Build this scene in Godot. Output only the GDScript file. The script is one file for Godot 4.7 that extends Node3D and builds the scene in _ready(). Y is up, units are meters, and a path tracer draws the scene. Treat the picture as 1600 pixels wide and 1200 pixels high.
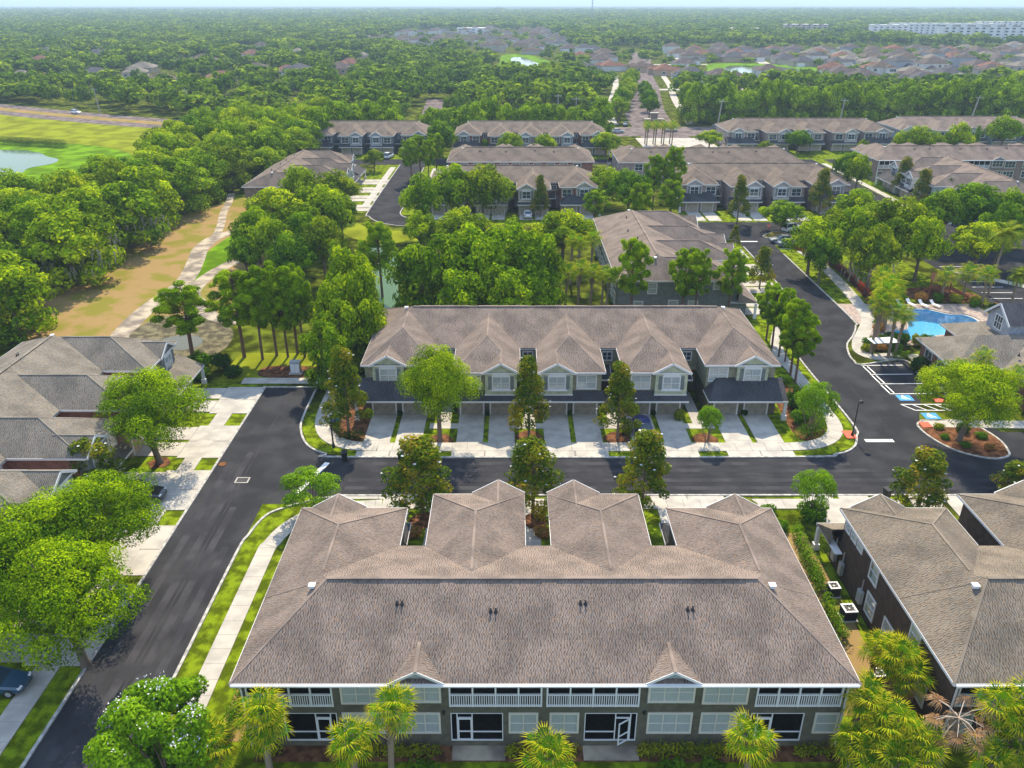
extends Node3D

var rng := RandomNumberGenerator.new()
var names := {}
var M := {}
var cache := {}

class Shape:
	var v := PackedVector3Array()
	var n := PackedVector3Array()
	var t := PackedVector2Array()
	var c := PackedColorArray()
	var tint := Color(1, 1, 1)
	func tri(a: Vector3, b: Vector3, d: Vector3, ua := Vector2(), ub := Vector2(), ud := Vector2()) -> void:
		var m := (b - a).cross(d - a).normalized()
		v.append_array([a, d, b]); n.append_array([m, m, m]); t.append_array([ua, ud, ub]); c.append_array([tint, tint, tint])
	func quad(a: Vector3, b: Vector3, d: Vector3, e: Vector3) -> void:
		tri(a, b, d); tri(a, d, e)
	func plane(p: Array, along: Vector3) -> void:   # a flat polygon, its corners counter-clockwise, with texture metres along the eave and up the slope
		var m: Vector3 = (p[1] - p[0]).cross(p[2] - p[0]).normalized()
		var up := m.cross(along).normalized()
		var q := []
		for k in p:
			q.append(Vector2(along.dot(k), up.dot(k - p[0])))
		for i in range(1, p.size() - 1):
			tri(p[0], p[i], p[i + 1], q[0], q[i], q[i + 1])
	func box(lo: Vector3, hi: Vector3) -> void:
		var a := Vector3(lo.x, lo.y, hi.z); var b := Vector3(hi.x, lo.y, hi.z); var d := Vector3(hi.x, hi.y, hi.z); var e := Vector3(lo.x, hi.y, hi.z)
		var f := Vector3(lo.x, lo.y, lo.z); var g := Vector3(hi.x, lo.y, lo.z); var h := Vector3(hi.x, hi.y, lo.z); var i := Vector3(lo.x, hi.y, lo.z)
		quad(a, b, d, e); quad(g, f, i, h); quad(f, a, e, i); quad(b, g, h, d); quad(e, d, h, i); quad(f, g, b, a)
	func cbox(at: Vector3, size: Vector3) -> void:
		box(at - size / 2, at + size / 2)
	func bar(p: Vector3, q: Vector3, w: float, h: float) -> void:   # a beam of width w and height h from p to q
		var d := (q - p).normalized()
		var s := d.cross(Vector3.UP)
		s = (Vector3.RIGHT if s.length() < 0.01 else s.normalized()) * w / 2
		var u := s.cross(d).normalized() * h / 2
		var k := [p - s - u, p + s - u, p + s + u, p - s + u, q - s - u, q + s - u, q + s + u, q - s + u]
		quad(k[0], k[1], k[2], k[3]); quad(k[5], k[4], k[7], k[6]); quad(k[4], k[0], k[3], k[7]); quad(k[1], k[5], k[6], k[2]); quad(k[3], k[2], k[6], k[7]); quad(k[4], k[5], k[1], k[0])
	func tube(p: Vector3, q: Vector3, r0: float, r1: float, sides := 7, cap := false) -> void:
		var d := (q - p).normalized()
		var s := d.cross(Vector3(0.31, 0.2, 0.93)).normalized()
		var u := d.cross(s)
		for i in sides:
			var a := TAU * i / sides; var b := TAU * (i + 1) / sides
			var da := s * cos(a) + u * sin(a); var db := s * cos(b) + u * sin(b)
			var k := [p + da * r0, p + db * r0, q + db * r1, q + da * r1]
			v.append_array([k[0], k[2], k[1], k[0], k[3], k[2]])
			n.append_array([da, db, db, da, da, db])
			for j in 6:
				t.append(Vector2(float(i) / sides, 0)); c.append(tint)
			if cap:
				tri(q, q + da * r1, q + db * r1)
	func lathe(at: Vector3, prof: Array, sides := 12) -> void:
		for j in prof.size() - 1:
			for i in sides:
				var a := TAU * i / sides; var b := TAU * (i + 1) / sides
				var p: Vector2 = prof[j]; var q: Vector2 = prof[j + 1]
				quad(at + Vector3(cos(b) * p.x, p.y, sin(b) * p.x), at + Vector3(cos(a) * p.x, p.y, sin(a) * p.x), at + Vector3(cos(a) * q.x, q.y, sin(a) * q.x), at + Vector3(cos(b) * q.x, q.y, sin(b) * q.x))
	func done() -> ArrayMesh:
		var m := ArrayMesh.new()
		if v.is_empty():
			return m
		var a := []
		a.resize(Mesh.ARRAY_MAX)
		a[Mesh.ARRAY_VERTEX] = v; a[Mesh.ARRAY_NORMAL] = n; a[Mesh.ARRAY_TEX_UV] = t; a[Mesh.ARRAY_COLOR] = c
		m.add_surface_from_arrays(Mesh.PRIMITIVE_TRIANGLES, a)
		return m

func numbered(called: String) -> String:
	var k: int = names.get(called, 0)
	names[called] = k + 1
	return called if k == 0 else "%s_%03d" % [called, k]

func tag(o: Node, label := "", category := "", group := "", kind := "") -> Node:
	if label: o.set_meta("label", label)
	if category: o.set_meta("category", category)
	if group: o.set_meta("group", group)
	if kind: o.set_meta("kind", kind)
	return o

func thing(called: String, label: String, category: String, at := Vector3.ZERO, turn := 0.0, group := "") -> Node3D:
	var o := Node3D.new()
	o.name = numbered(called)
	add_child(o)
	o.position = at
	o.rotation.y = turn
	tag(o, label, category, group)
	return o

func part(called: String, what, mat: Material, parent: Node, at := Vector3.ZERO, turn := 0.0) -> MeshInstance3D:
	var o := MeshInstance3D.new()
	var key := str(parent.get_instance_id()) + called
	var k: int = names.get(key, 0)
	names[key] = k + 1
	o.name = called if k == 0 else "%s_%03d" % [called, k]
	o.mesh = what.done() if what is Shape else what
	o.material_override = mat
	o.position = at
	o.rotation.y = turn
	parent.add_child(o, true)
	return o

func struct(called: String, what, mat: Material) -> MeshInstance3D:
	var o := part(numbered(called), what, mat, self)
	o.set_meta("kind", "structure")
	return o

# a copy of a thing with its parts, under the next number
func dup(o: Node3D, at: Vector3, turn := 0.0, label := "", grow := Vector3.ONE) -> Node3D:
	var r: Node3D = o.duplicate()
	r.name = numbered(String(o.name).rstrip("0123456789").trim_suffix("_"))
	add_child(r)
	r.position = at
	r.rotation.y = turn
	r.scale = grow
	if label: r.set_meta("label", label)
	return r

func lin(r: float, g: float, b: float, a := 1.0) -> Color:
	var k := Color(r, g, b).linear_to_srgb()
	k.a = a
	return k

func noise_tex(sd: int, freq: float, from: Color, to: Color, octaves := 4, size := 512, lo := 0.25, hi := 0.75) -> NoiseTexture2D:
	var f := FastNoiseLite.new()
	f.seed = sd; f.frequency = freq; f.fractal_octaves = octaves; f.noise_type = FastNoiseLite.TYPE_SIMPLEX_SMOOTH
	var g := Gradient.new()
	g.offsets = PackedFloat32Array([lo, hi]); g.colors = PackedColorArray([from, to])
	var x := NoiseTexture2D.new()
	x.width = size; x.height = size; x.seamless = true; x.noise = f; x.color_ramp = g
	return x

# a ground or wall material: a fine grain, and broad patches multiplied over it
func grain(called: String, from: Color, to: Color, metres: float, rough := 0.9, patch := 0.0, patch_metres := 20.0, sd := 1, freq := 0.03) -> StandardMaterial3D:
	var m := StandardMaterial3D.new()
	m.resource_name = called
	m.albedo_texture = noise_tex(sd, freq, from, to, 5)
	m.roughness = rough
	m.metallic_specular = 0.06
	m.uv1_triplanar = true; m.uv1_world_triplanar = true
	m.uv1_scale = Vector3.ONE / metres
	if patch > 0.0:
		m.detail_enabled = true
		m.detail_blend_mode = BaseMaterial3D.BLEND_MODE_MUL
		m.detail_albedo = noise_tex(sd + 50, 0.012, Color(1 - patch, 1 - patch, 1 - patch * 0.9), Color(1, 1, 1), 4, 512, 0.3, 0.7)
		m.detail_uv_layer = BaseMaterial3D.DETAIL_UV_2
		m.uv2_triplanar = true; m.uv2_world_triplanar = true
		m.uv2_scale = Vector3.ONE / patch_metres
	M[called] = m
	return m

func plain(called: String, col: Color, rough := 0.6, spec := 0.4, metal := 0.0) -> StandardMaterial3D:
	var m := StandardMaterial3D.new()
	m.resource_name = called
	m.albedo_color = col
	m.roughness = rough
	m.metallic_specular = spec
	m.metallic = metal
	M[called] = m
	return m

func shingle_maps() -> Array:
	var size := 512
	var rows := 32
	var r := RandomNumberGenerator.new()
	r.seed = 77
	var col := PackedByteArray(); col.resize(size * size * 3)
	var hgt := PackedByteArray(); hgt.resize(size * size)
	var rh := size / rows
	for j in rows:   # every course: a run of tabs, the dark ones short and about 0.2 m apart
		var start := r.randi() % size
		var x := 0
		while x < size:
			for dark in [false, true]:
				var w := mini(r.randi_range(6, 12) if dark else r.randi_range(6, 13), size - x)
				var tone := r.randf_range(0.88, 1.0) if not dark else r.randf_range(0.62, 0.82)
				var warm := r.randf_range(-0.035, 0.035)
				for i in range(x, x + w):
					var xi := (i + start) % size
					for y in rh:
						var at := (j * rh + y) * size + xi
						var g := tone * r.randf_range(0.9, 1.1)
						col[at * 3] = int(clampf(g + warm, 0, 1) * 255); col[at * 3 + 1] = int(clampf(g, 0, 1) * 252); col[at * 3 + 2] = int(clampf(g - warm, 0, 1) * 250)
						hgt[at] = clampi(120 + (0 if dark else 50) + (rh - y) * 4, 0, 255)
				x += w
	return [ImageTexture.create_from_image(Image.create_from_data(size, size, false, Image.FORMAT_RGB8, col)), ImageTexture.create_from_image(Image.create_from_data(size, size, false, Image.FORMAT_L8, hgt))]

func make_materials() -> void:
	grain("grass", lin(0.063, 0.090, 0.007), lin(0.162, 0.189, 0.013), 3.0, 0.95, 0.45, 24.0, 3, 0.04)
	grain("lawn", lin(0.106, 0.167, 0.005), lin(0.220, 0.282, 0.009), 2.2, 0.95, 0.35, 9.0, 4, 0.05)
	grain("dry_grass", lin(0.20, 0.145, 0.05), lin(0.33, 0.24, 0.10), 2.3, 0.95, 0.3, 70.0, 5, 0.06)
	grain("yellow_grass", lin(0.15, 0.20, 0.008), lin(0.27, 0.28, 0.018), 2.2, 0.95, 0.2, 64.0, 6, 0.03)
	grain("marsh_grass", lin(0.105, 0.225, 0.005), lin(0.165, 0.292, 0.007), 2.5, 0.95, 0.25, 50.0, 7, 0.03)
	M.dry_grass.detail_albedo = noise_tex(55, 0.02, Color(0.84, 0.93, 0.66), Color(1, 0.97, 1), 5, 512, 0.3, 0.55)
	grain("mulch", lin(0.104, 0.044, 0.020), lin(0.256, 0.128, 0.064), 1.6, 0.95, 0.3, 6.0, 8, 0.06)
	grain("sand", lin(0.359, 0.296, 0.211), lin(0.468, 0.406, 0.312), 1.8, 0.95, 0.3, 26.0, 9, 0.06)
	grain("mud", lin(0.128, 0.111, 0.064), lin(0.212, 0.187, 0.111), 4.0, 0.8, 0.3, 12.0, 10, 0.03)
	grain("asphalt", lin(0.038, 0.038, 0.042), lin(0.054, 0.054, 0.055), 0.9, 0.88, 0.16, 30.0, 11, 0.09)
	grain("worn_asphalt", lin(0.048, 0.048, 0.053), lin(0.065, 0.063, 0.068), 0.9, 0.88, 0.16, 22.0, 31, 0.09)
	grain("old_asphalt", lin(0.152, 0.120, 0.112), lin(0.240, 0.200, 0.184), 3.0, 0.9, 0.25, 26.0, 12, 0.05)
	grain("concrete", lin(0.421, 0.394, 0.343), lin(0.460, 0.429, 0.374), 0.8, 0.85, 0.1, 14.0, 13, 0.09)
	grain("paver", lin(0.336, 0.264, 0.216), lin(0.464, 0.376, 0.312), 1.0, 0.85, 0.15, 4.0, 14, 0.07)
	grain("kerb", lin(0.400, 0.384, 0.344), lin(0.528, 0.504, 0.456), 1.2, 0.85, 0.2, 5.0, 15, 0.06)
	grain("bark", lin(0.10, 0.075, 0.055), lin(0.22, 0.17, 0.13), 0.8, 0.95, 0.0, 5.0, 16, 0.05)
	grain("pine_bark", lin(0.10, 0.06, 0.045), lin(0.24, 0.15, 0.11), 0.7, 0.95, 0.0, 5.0, 17, 0.05)
	grain("palm_bark", lin(0.16, 0.12, 0.085), lin(0.36, 0.29, 0.21), 0.6, 0.95, 0.0, 5.0, 18, 0.07)
	plain("white_paint", lin(0.66, 0.66, 0.65), 0.5)
	plain("road_paint", lin(0.7, 0.69, 0.66), 0.7)
	plain("blue_paint", lin(0.03, 0.24, 0.55), 0.7)
	plain("red_paint", lin(0.55, 0.10, 0.05), 0.8)
	plain("cream", lin(0.56, 0.52, 0.43), 0.55)
	plain("trim", lin(0.62, 0.615, 0.60), 0.55)
	plain("dark_metal", lin(0.018, 0.018, 0.02), 0.45)
	plain("grey_metal", lin(0.35, 0.37, 0.38), 0.4, 0.5, 0.3)
	plain("vent_metal", lin(0.05, 0.05, 0.055), 0.6)
	plain("white_metal", lin(0.7, 0.7, 0.7), 0.45)
	plain("blind", lin(0.52, 0.52, 0.45), 0.75)
	plain("curtain", lin(0.22, 0.22, 0.22), 0.9)
	plain("rubber", lin(0.02, 0.02, 0.02), 0.8)
	plain("wood_pole", lin(0.30, 0.28, 0.25), 0.9)
	plain("play_wood", lin(0.28, 0.10, 0.045), 0.8)
	var pane := plain("pane", Color(0.55, 0.68, 0.75, 0.12), 0.06, 0.5)
	pane.transparency = BaseMaterial3D.TRANSPARENCY_ALPHA
	plain("dark_pane", lin(0.03, 0.05, 0.065), 0.08, 0.6)
	var scr := plain("screen", Color(0.03, 0.03, 0.035, 0.45), 0.9, 0.2)
	scr.transparency = BaseMaterial3D.TRANSPARENCY_ALPHA
	plain("door_paint", lin(0.13, 0.075, 0.055), 0.6)
	var maps := shingle_maps()
	for k in [["roof_brown", lin(0.285, 0.230, 0.194)], ["roof_grey", lin(0.277, 0.250, 0.207)], ["roof_taupe", lin(0.258, 0.219, 0.171)], ["roof_dark", lin(0.100, 0.100, 0.108)], ["roof_far", lin(0.244, 0.197, 0.161)], ["roof_slate", lin(0.114, 0.114, 0.129)], ["roof_red", lin(0.267, 0.128, 0.090)], ["roof_mauve", lin(0.150, 0.120, 0.113)], ["roof_umber", lin(0.160, 0.124, 0.098)]]:
		var m := plain(k[0], k[1], 0.92, 0.2)
		m.albedo_texture = maps[0]
		m.heightmap_enabled = true; m.heightmap_texture = maps[1]; m.heightmap_scale = 1.2
		m.uv1_scale = Vector3.ONE / 4.58
		m.detail_enabled = true
		m.detail_blend_mode = BaseMaterial3D.BLEND_MODE_MUL
		if not cache.has("roof_wear"): cache.roof_wear = noise_tex(90, 0.014, Color(0.84, 0.85, 0.86), Color(1, 1, 1), 5, 512, 0.3, 0.65)
		m.detail_albedo = cache.roof_wear
		m.detail_uv_layer = BaseMaterial3D.DETAIL_UV_2
		m.uv2_triplanar = true; m.uv2_world_triplanar = true
		m.uv2_scale = Vector3.ONE / 23.0
	for k in [["wall_door", 0.31, 0.275, 0.215], ["wall_olive", 0.125, 0.115, 0.080], ["wall_sage", 0.460, 0.483, 0.333], ["wall_moss", 0.273, 0.260, 0.176], ["wall_brown", 0.095, 0.066, 0.048], ["wall_umber", 0.231, 0.175, 0.138], ["wall_tan", 0.460, 0.340, 0.220], ["wall_brick", 0.250, 0.131, 0.094], ["wall_teal", 0.360, 0.430, 0.410], ["wall_blue", 0.340, 0.360, 0.390], ["wall_lilac", 0.440, 0.400, 0.400], ["wall_slate", 0.189, 0.208, 0.195], ["wall_white", 0.600, 0.580, 0.540], ["wall_beige", 0.460, 0.400, 0.320], ["wall_mauve", 0.338, 0.263, 0.237]]:
		var w := grain(k[0], lin(k[1] * 0.93, k[2] * 0.93, k[3] * 0.93), lin(k[1] * 1.07, k[2] * 1.07, k[3] * 1.07), 1.5, 0.85, 0.08, 5.0, 21, 0.04)
		w.albedo_texture = null
		w.albedo_color = lin(k[1], k[2], k[3])
		w.detail_albedo = M.concrete.detail_albedo
	# foliage: the colour lies in the vertices, each kind has a few tints
	for k in [["leaf_bright", 1.62, 1.45, 0.7], ["leaf_mid", 1.25, 1.25, 0.8], ["leaf_lime", 1.8, 1.5, 0.6], ["leaf_dark", 0.75, 0.92, 0.9], ["leaf_olive", 1.25, 1.08, 1.4], ["leaf_gold", 1.22, 1.2, 0.6], ["leaf_plain", 1.0, 1.0, 1.0], ["leaf_belt", 1.55, 1.5, 0.6]]:
		var l := plain(k[0], Color(1, 1, 1), 0.7, 0.08)
		l.albedo_color = lin(minf(k[1] * 0.55, 1), minf(k[2] * 0.55, 1), minf(k[3] * 0.55, 1))
		l.vertex_color_use_as_albedo = true
		l.backlight_enabled = true
		l.backlight = lin(0.75, 0.72, 0.18) if k[0] != "leaf_plain" else lin(0.3, 0.3, 0.25)
	var wat := plain("pond_water", lin(0.055, 0.11, 0.018), 0.06, 0.3)
	wat.normal_enabled = true
	var nt := NoiseTexture2D.new()
	var nf := FastNoiseLite.new(); nf.seed = 4; nf.frequency = 0.03
	nt.noise = nf; nt.seamless = true; nt.as_normal_map = true; nt.bump_strength = 1.0; nt.width = 256; nt.height = 256
	wat.normal_texture = nt; wat.normal_scale = 0.15
	wat.uv1_triplanar = true; wat.uv1_world_triplanar = true; wat.uv1_scale = Vector3.ONE / 6.0
	var mudw := plain("muddy_water", lin(0.105, 0.105, 0.07), 0.2, 0.3)
	mudw.normal_enabled = true; mudw.normal_texture = nt; mudw.normal_scale = 0.15; mudw.uv1_triplanar = true; mudw.uv1_world_triplanar = true; mudw.uv1_scale = Vector3.ONE / 6.0
	var pool := plain("pool_water", Color(0.75, 0.93, 1.0, 0.05), 0.05, 0.5)
	pool.transparency = BaseMaterial3D.TRANSPARENCY_ALPHA
	plain("pool_tile", lin(0.003, 0.30, 0.52), 0.6)

# ---------------------------------------------------------------- buildings
const EAVE := 5.65

func window_mesh(w: float, h: float, cols: int, rail: bool) -> Array:
	var key := "win%.2f_%.2f_%d_%s" % [w, h, cols, rail]
	if not cache.has(key):
		var f := Shape.new()
		var b := 0.13
		f.box(Vector3(-w / 2 - b, -h / 2 - b, 0), Vector3(w / 2 + b, -h / 2, 0.07))
		f.box(Vector3(-w / 2 - b, h / 2, 0), Vector3(w / 2 + b, h / 2 + b, 0.07))
		f.box(Vector3(-w / 2 - b, -h / 2, 0), Vector3(-w / 2, h / 2, 0.068))
		f.box(Vector3(w / 2, -h / 2, 0), Vector3(w / 2 + b, h / 2, 0.068))
		for i in range(1, cols):
			f.cbox(Vector3(-w / 2 + w * i / cols, 0, 0.036), Vector3(0.07, h, 0.05))
		if rail:
			f.cbox(Vector3(0, -0.02, 0.033), Vector3(w, 0.05, 0.046))
		var p := Shape.new()
		p.box(Vector3(-w / 2, -h / 2, 0.022), Vector3(w / 2, h / 2, 0.028))
		var bl := Shape.new()
		var k := int(h / 0.09)
		for i in k:   # the slats of the blind, each a little proud of the next
			var y := -h / 2 + h * i / k
			bl.quad(Vector3(-w / 2, y, 0.014), Vector3(w / 2, y, 0.014), Vector3(w / 2, y + h / k, 0.004), Vector3(-w / 2, y + h / k, 0.004))
		cache[key] = [f.done(), p.done(), bl.done()]
	return cache[key]

func window(o: Node3D, at: Vector3, turn: float, w: float, h: float, cols := 2, near := false, frame := "trim") -> MeshInstance3D:
	var m := window_mesh(w, h, cols, true)
	var f := part("window", m[0], M[frame], o, at, turn)
	part("pane", m[1], M.pane if near else M.dark_pane, f)
	if near:
		part("blind", m[2], M.blind, f)
	return f

func hip(s: Shape, x0: float, x1: float, z0: float, z1: float, e: float, p: Vector3, q: Vector3, along_x := true) -> void:
	var a := Vector3(x0, e, z0); var b := Vector3(x1, e, z0); var c := Vector3(x1, e, z1); var d := Vector3(x0, e, z1)
	if along_x:
		s.plane([b, a, p, q], Vector3.LEFT); s.plane([d, c, q, p], Vector3.RIGHT); s.plane([a, d, p], Vector3.BACK); s.plane([c, b, q], Vector3.FORWARD)
	else:   # the ridge runs from p at the z0 end to q at the z1 end
		s.plane([b, a, p], Vector3.LEFT); s.plane([d, c, q], Vector3.RIGHT); s.plane([a, d, q, p], Vector3.BACK); s.plane([c, b, p, q], Vector3.FORWARD)

func cap(s: Shape, p: Vector3, q: Vector3, w := 0.16, t := 0.02) -> void:   # shingled ridge cap
	s.bar(p + Vector3(0, t * 0.2, 0), q + Vector3(0, t * 0.2, 0), w, t)

func edge(list: Array, p: Vector3, q: Vector3) -> void:   # one board of the eaves
	var s := Shape.new()
	list.append(s)
	s.bar(p - Vector3(0, 0.1, 0), q - Vector3(0, 0.1, 0), 0.06, 0.2)

func garage(o: Node3D, at: Vector3, mat: Material, w := 2.45) -> void:
	var key := "garage%.2f" % w
	if not cache.has(key):
		var d := Shape.new()
		for i in 4:
			d.box(Vector3(-w / 2, 0.02 + i * 0.53, 0), Vector3(w / 2, 0.52 + i * 0.53, 0.06))
			for j in 4:
				d.cbox(Vector3(-w / 2 + w * (j + 0.5) / 4, 0.27 + i * 0.53, 0.065), Vector3(w / 4 - 0.14, 0.34, 0.02))
		d.box(Vector3(-w / 2, 0, 0), Vector3(w / 2, 2.14, 0.03))
		var f := Shape.new()
		f.box(Vector3(-w / 2 - 0.16, 0, 0), Vector3(-w / 2, 2.14, 0.12)); f.box(Vector3(w / 2, 0, 0), Vector3(w / 2 + 0.16, 2.14, 0.12))
		f.box(Vector3(-w / 2 - 0.16, 2.14, 0), Vector3(w / 2 + 0.16, 2.34, 0.118))
		cache[key] = [d.done(), f.done()]
	var g := part("garage_door", cache[key][0], mat, o, at)
	part("frame", cache[key][1], M.trim, g)

func dormer(o: Node3D, x: float, z: float, base: float, look: Dictionary, back: float, near: bool) -> void:
	var hw := 1.74
	var top := EAVE + 0.04
	var rise := 1.2
	var w := Shape.new()
	w.box(Vector3(x - hw, base, z - 0.9), Vector3(x + hw, top, z))
	w.tri(Vector3(x - hw, top, z), Vector3(x + hw, top, z), Vector3(x, top + rise * hw / 2.1, z))
	w.tri(Vector3(x + hw, top, z - 0.9), Vector3(x - hw, top, z - 0.9), Vector3(x, top + rise * hw / 2.1, z - 0.9))
	part("gable_wall", w, M[look.dormer], o)
	var r := Shape.new()
	var zf := z + 0.3
	var zb := z - back
	var pk := Vector3(x, top + rise, zf); var pb := Vector3(x, top + rise, zb)
	var ho := 2.12
	r.plane([Vector3(x - ho, top, zb), Vector3(x - ho, top, zf), pk, pb], Vector3.BACK)
	r.plane([Vector3(x + ho, top, zf), Vector3(x + ho, top, zb), pb, pk], Vector3.FORWARD)
	cap(r, pk, pb, 0.16)
	part("gable_roof", r, M[look.roof], o)
	var f := Shape.new()
	for k in [-1, 1]:
		var rk := Shape.new()
		rk.bar(Vector3(x + k * ho, top - 0.12, zf - 0.03 - k * 0.001), pk + Vector3(0, -0.12, -0.03 - k * 0.001), 0.07, 0.24)
		part("rake_board", rk, M.trim, o)
	for k in [-1, 1]:
		var rt := Shape.new()
		rt.box(Vector3(minf(x + k * hw, x + k * ho), top - 0.2, z - 0.8), Vector3(maxf(x + k * hw, x + k * ho), top - 0.02, zf - 0.07))
		part("eave_return", rt, M.trim, o)
	f.box(Vector3(x - hw - 0.05, base - 0.02, z - 0.3), Vector3(x + hw + 0.05, base + 0.1, z + 0.04))
	part("base_board", f, M.trim, o)
	var wn := window(o, Vector3(x, 4.42, z + 0.002), 0, 1.72, 1.4, 2, near)
	var ar := Shape.new()
	for i in 8:   # the arched head over the window
		var a := PI * i / 8; var b := PI * (i + 1) / 8
		var p := [Vector3(0.98 * cos(a), 0.42 * sin(a), 0.06), Vector3(0.98 * cos(b), 0.42 * sin(b), 0.06), Vector3(0, 0, 0.06)]
		ar.tri(p[2], p[0], p[1])
		ar.quad(p[0] - Vector3(0, 0, 0.06), p[1] - Vector3(0, 0, 0.06), p[1], p[0])
	part("arched_head", ar, M.trim, wn, Vector3(0, 0.83, 0))
	var sl := Shape.new()
	sl.box(Vector3(-1.15, -0.95, 0), Vector3(1.15, -0.83, 0.16))
	part("sill", sl, M.trim, wn)
	for k in [-1, 1]:
		var sh := Shape.new()
		sh.box(Vector3(-0.19, -0.78, 0), Vector3(0.19, 0.8, 0.045))
		for j in 13:
			sh.box(Vector3(-0.15, -0.72 + j * 0.115, 0.04), Vector3(0.15, -0.65 + j * 0.115, 0.06))
		part("shutter", sh, M[look.shutter], wn, Vector3(k * 1.21, 0, 0))

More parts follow.
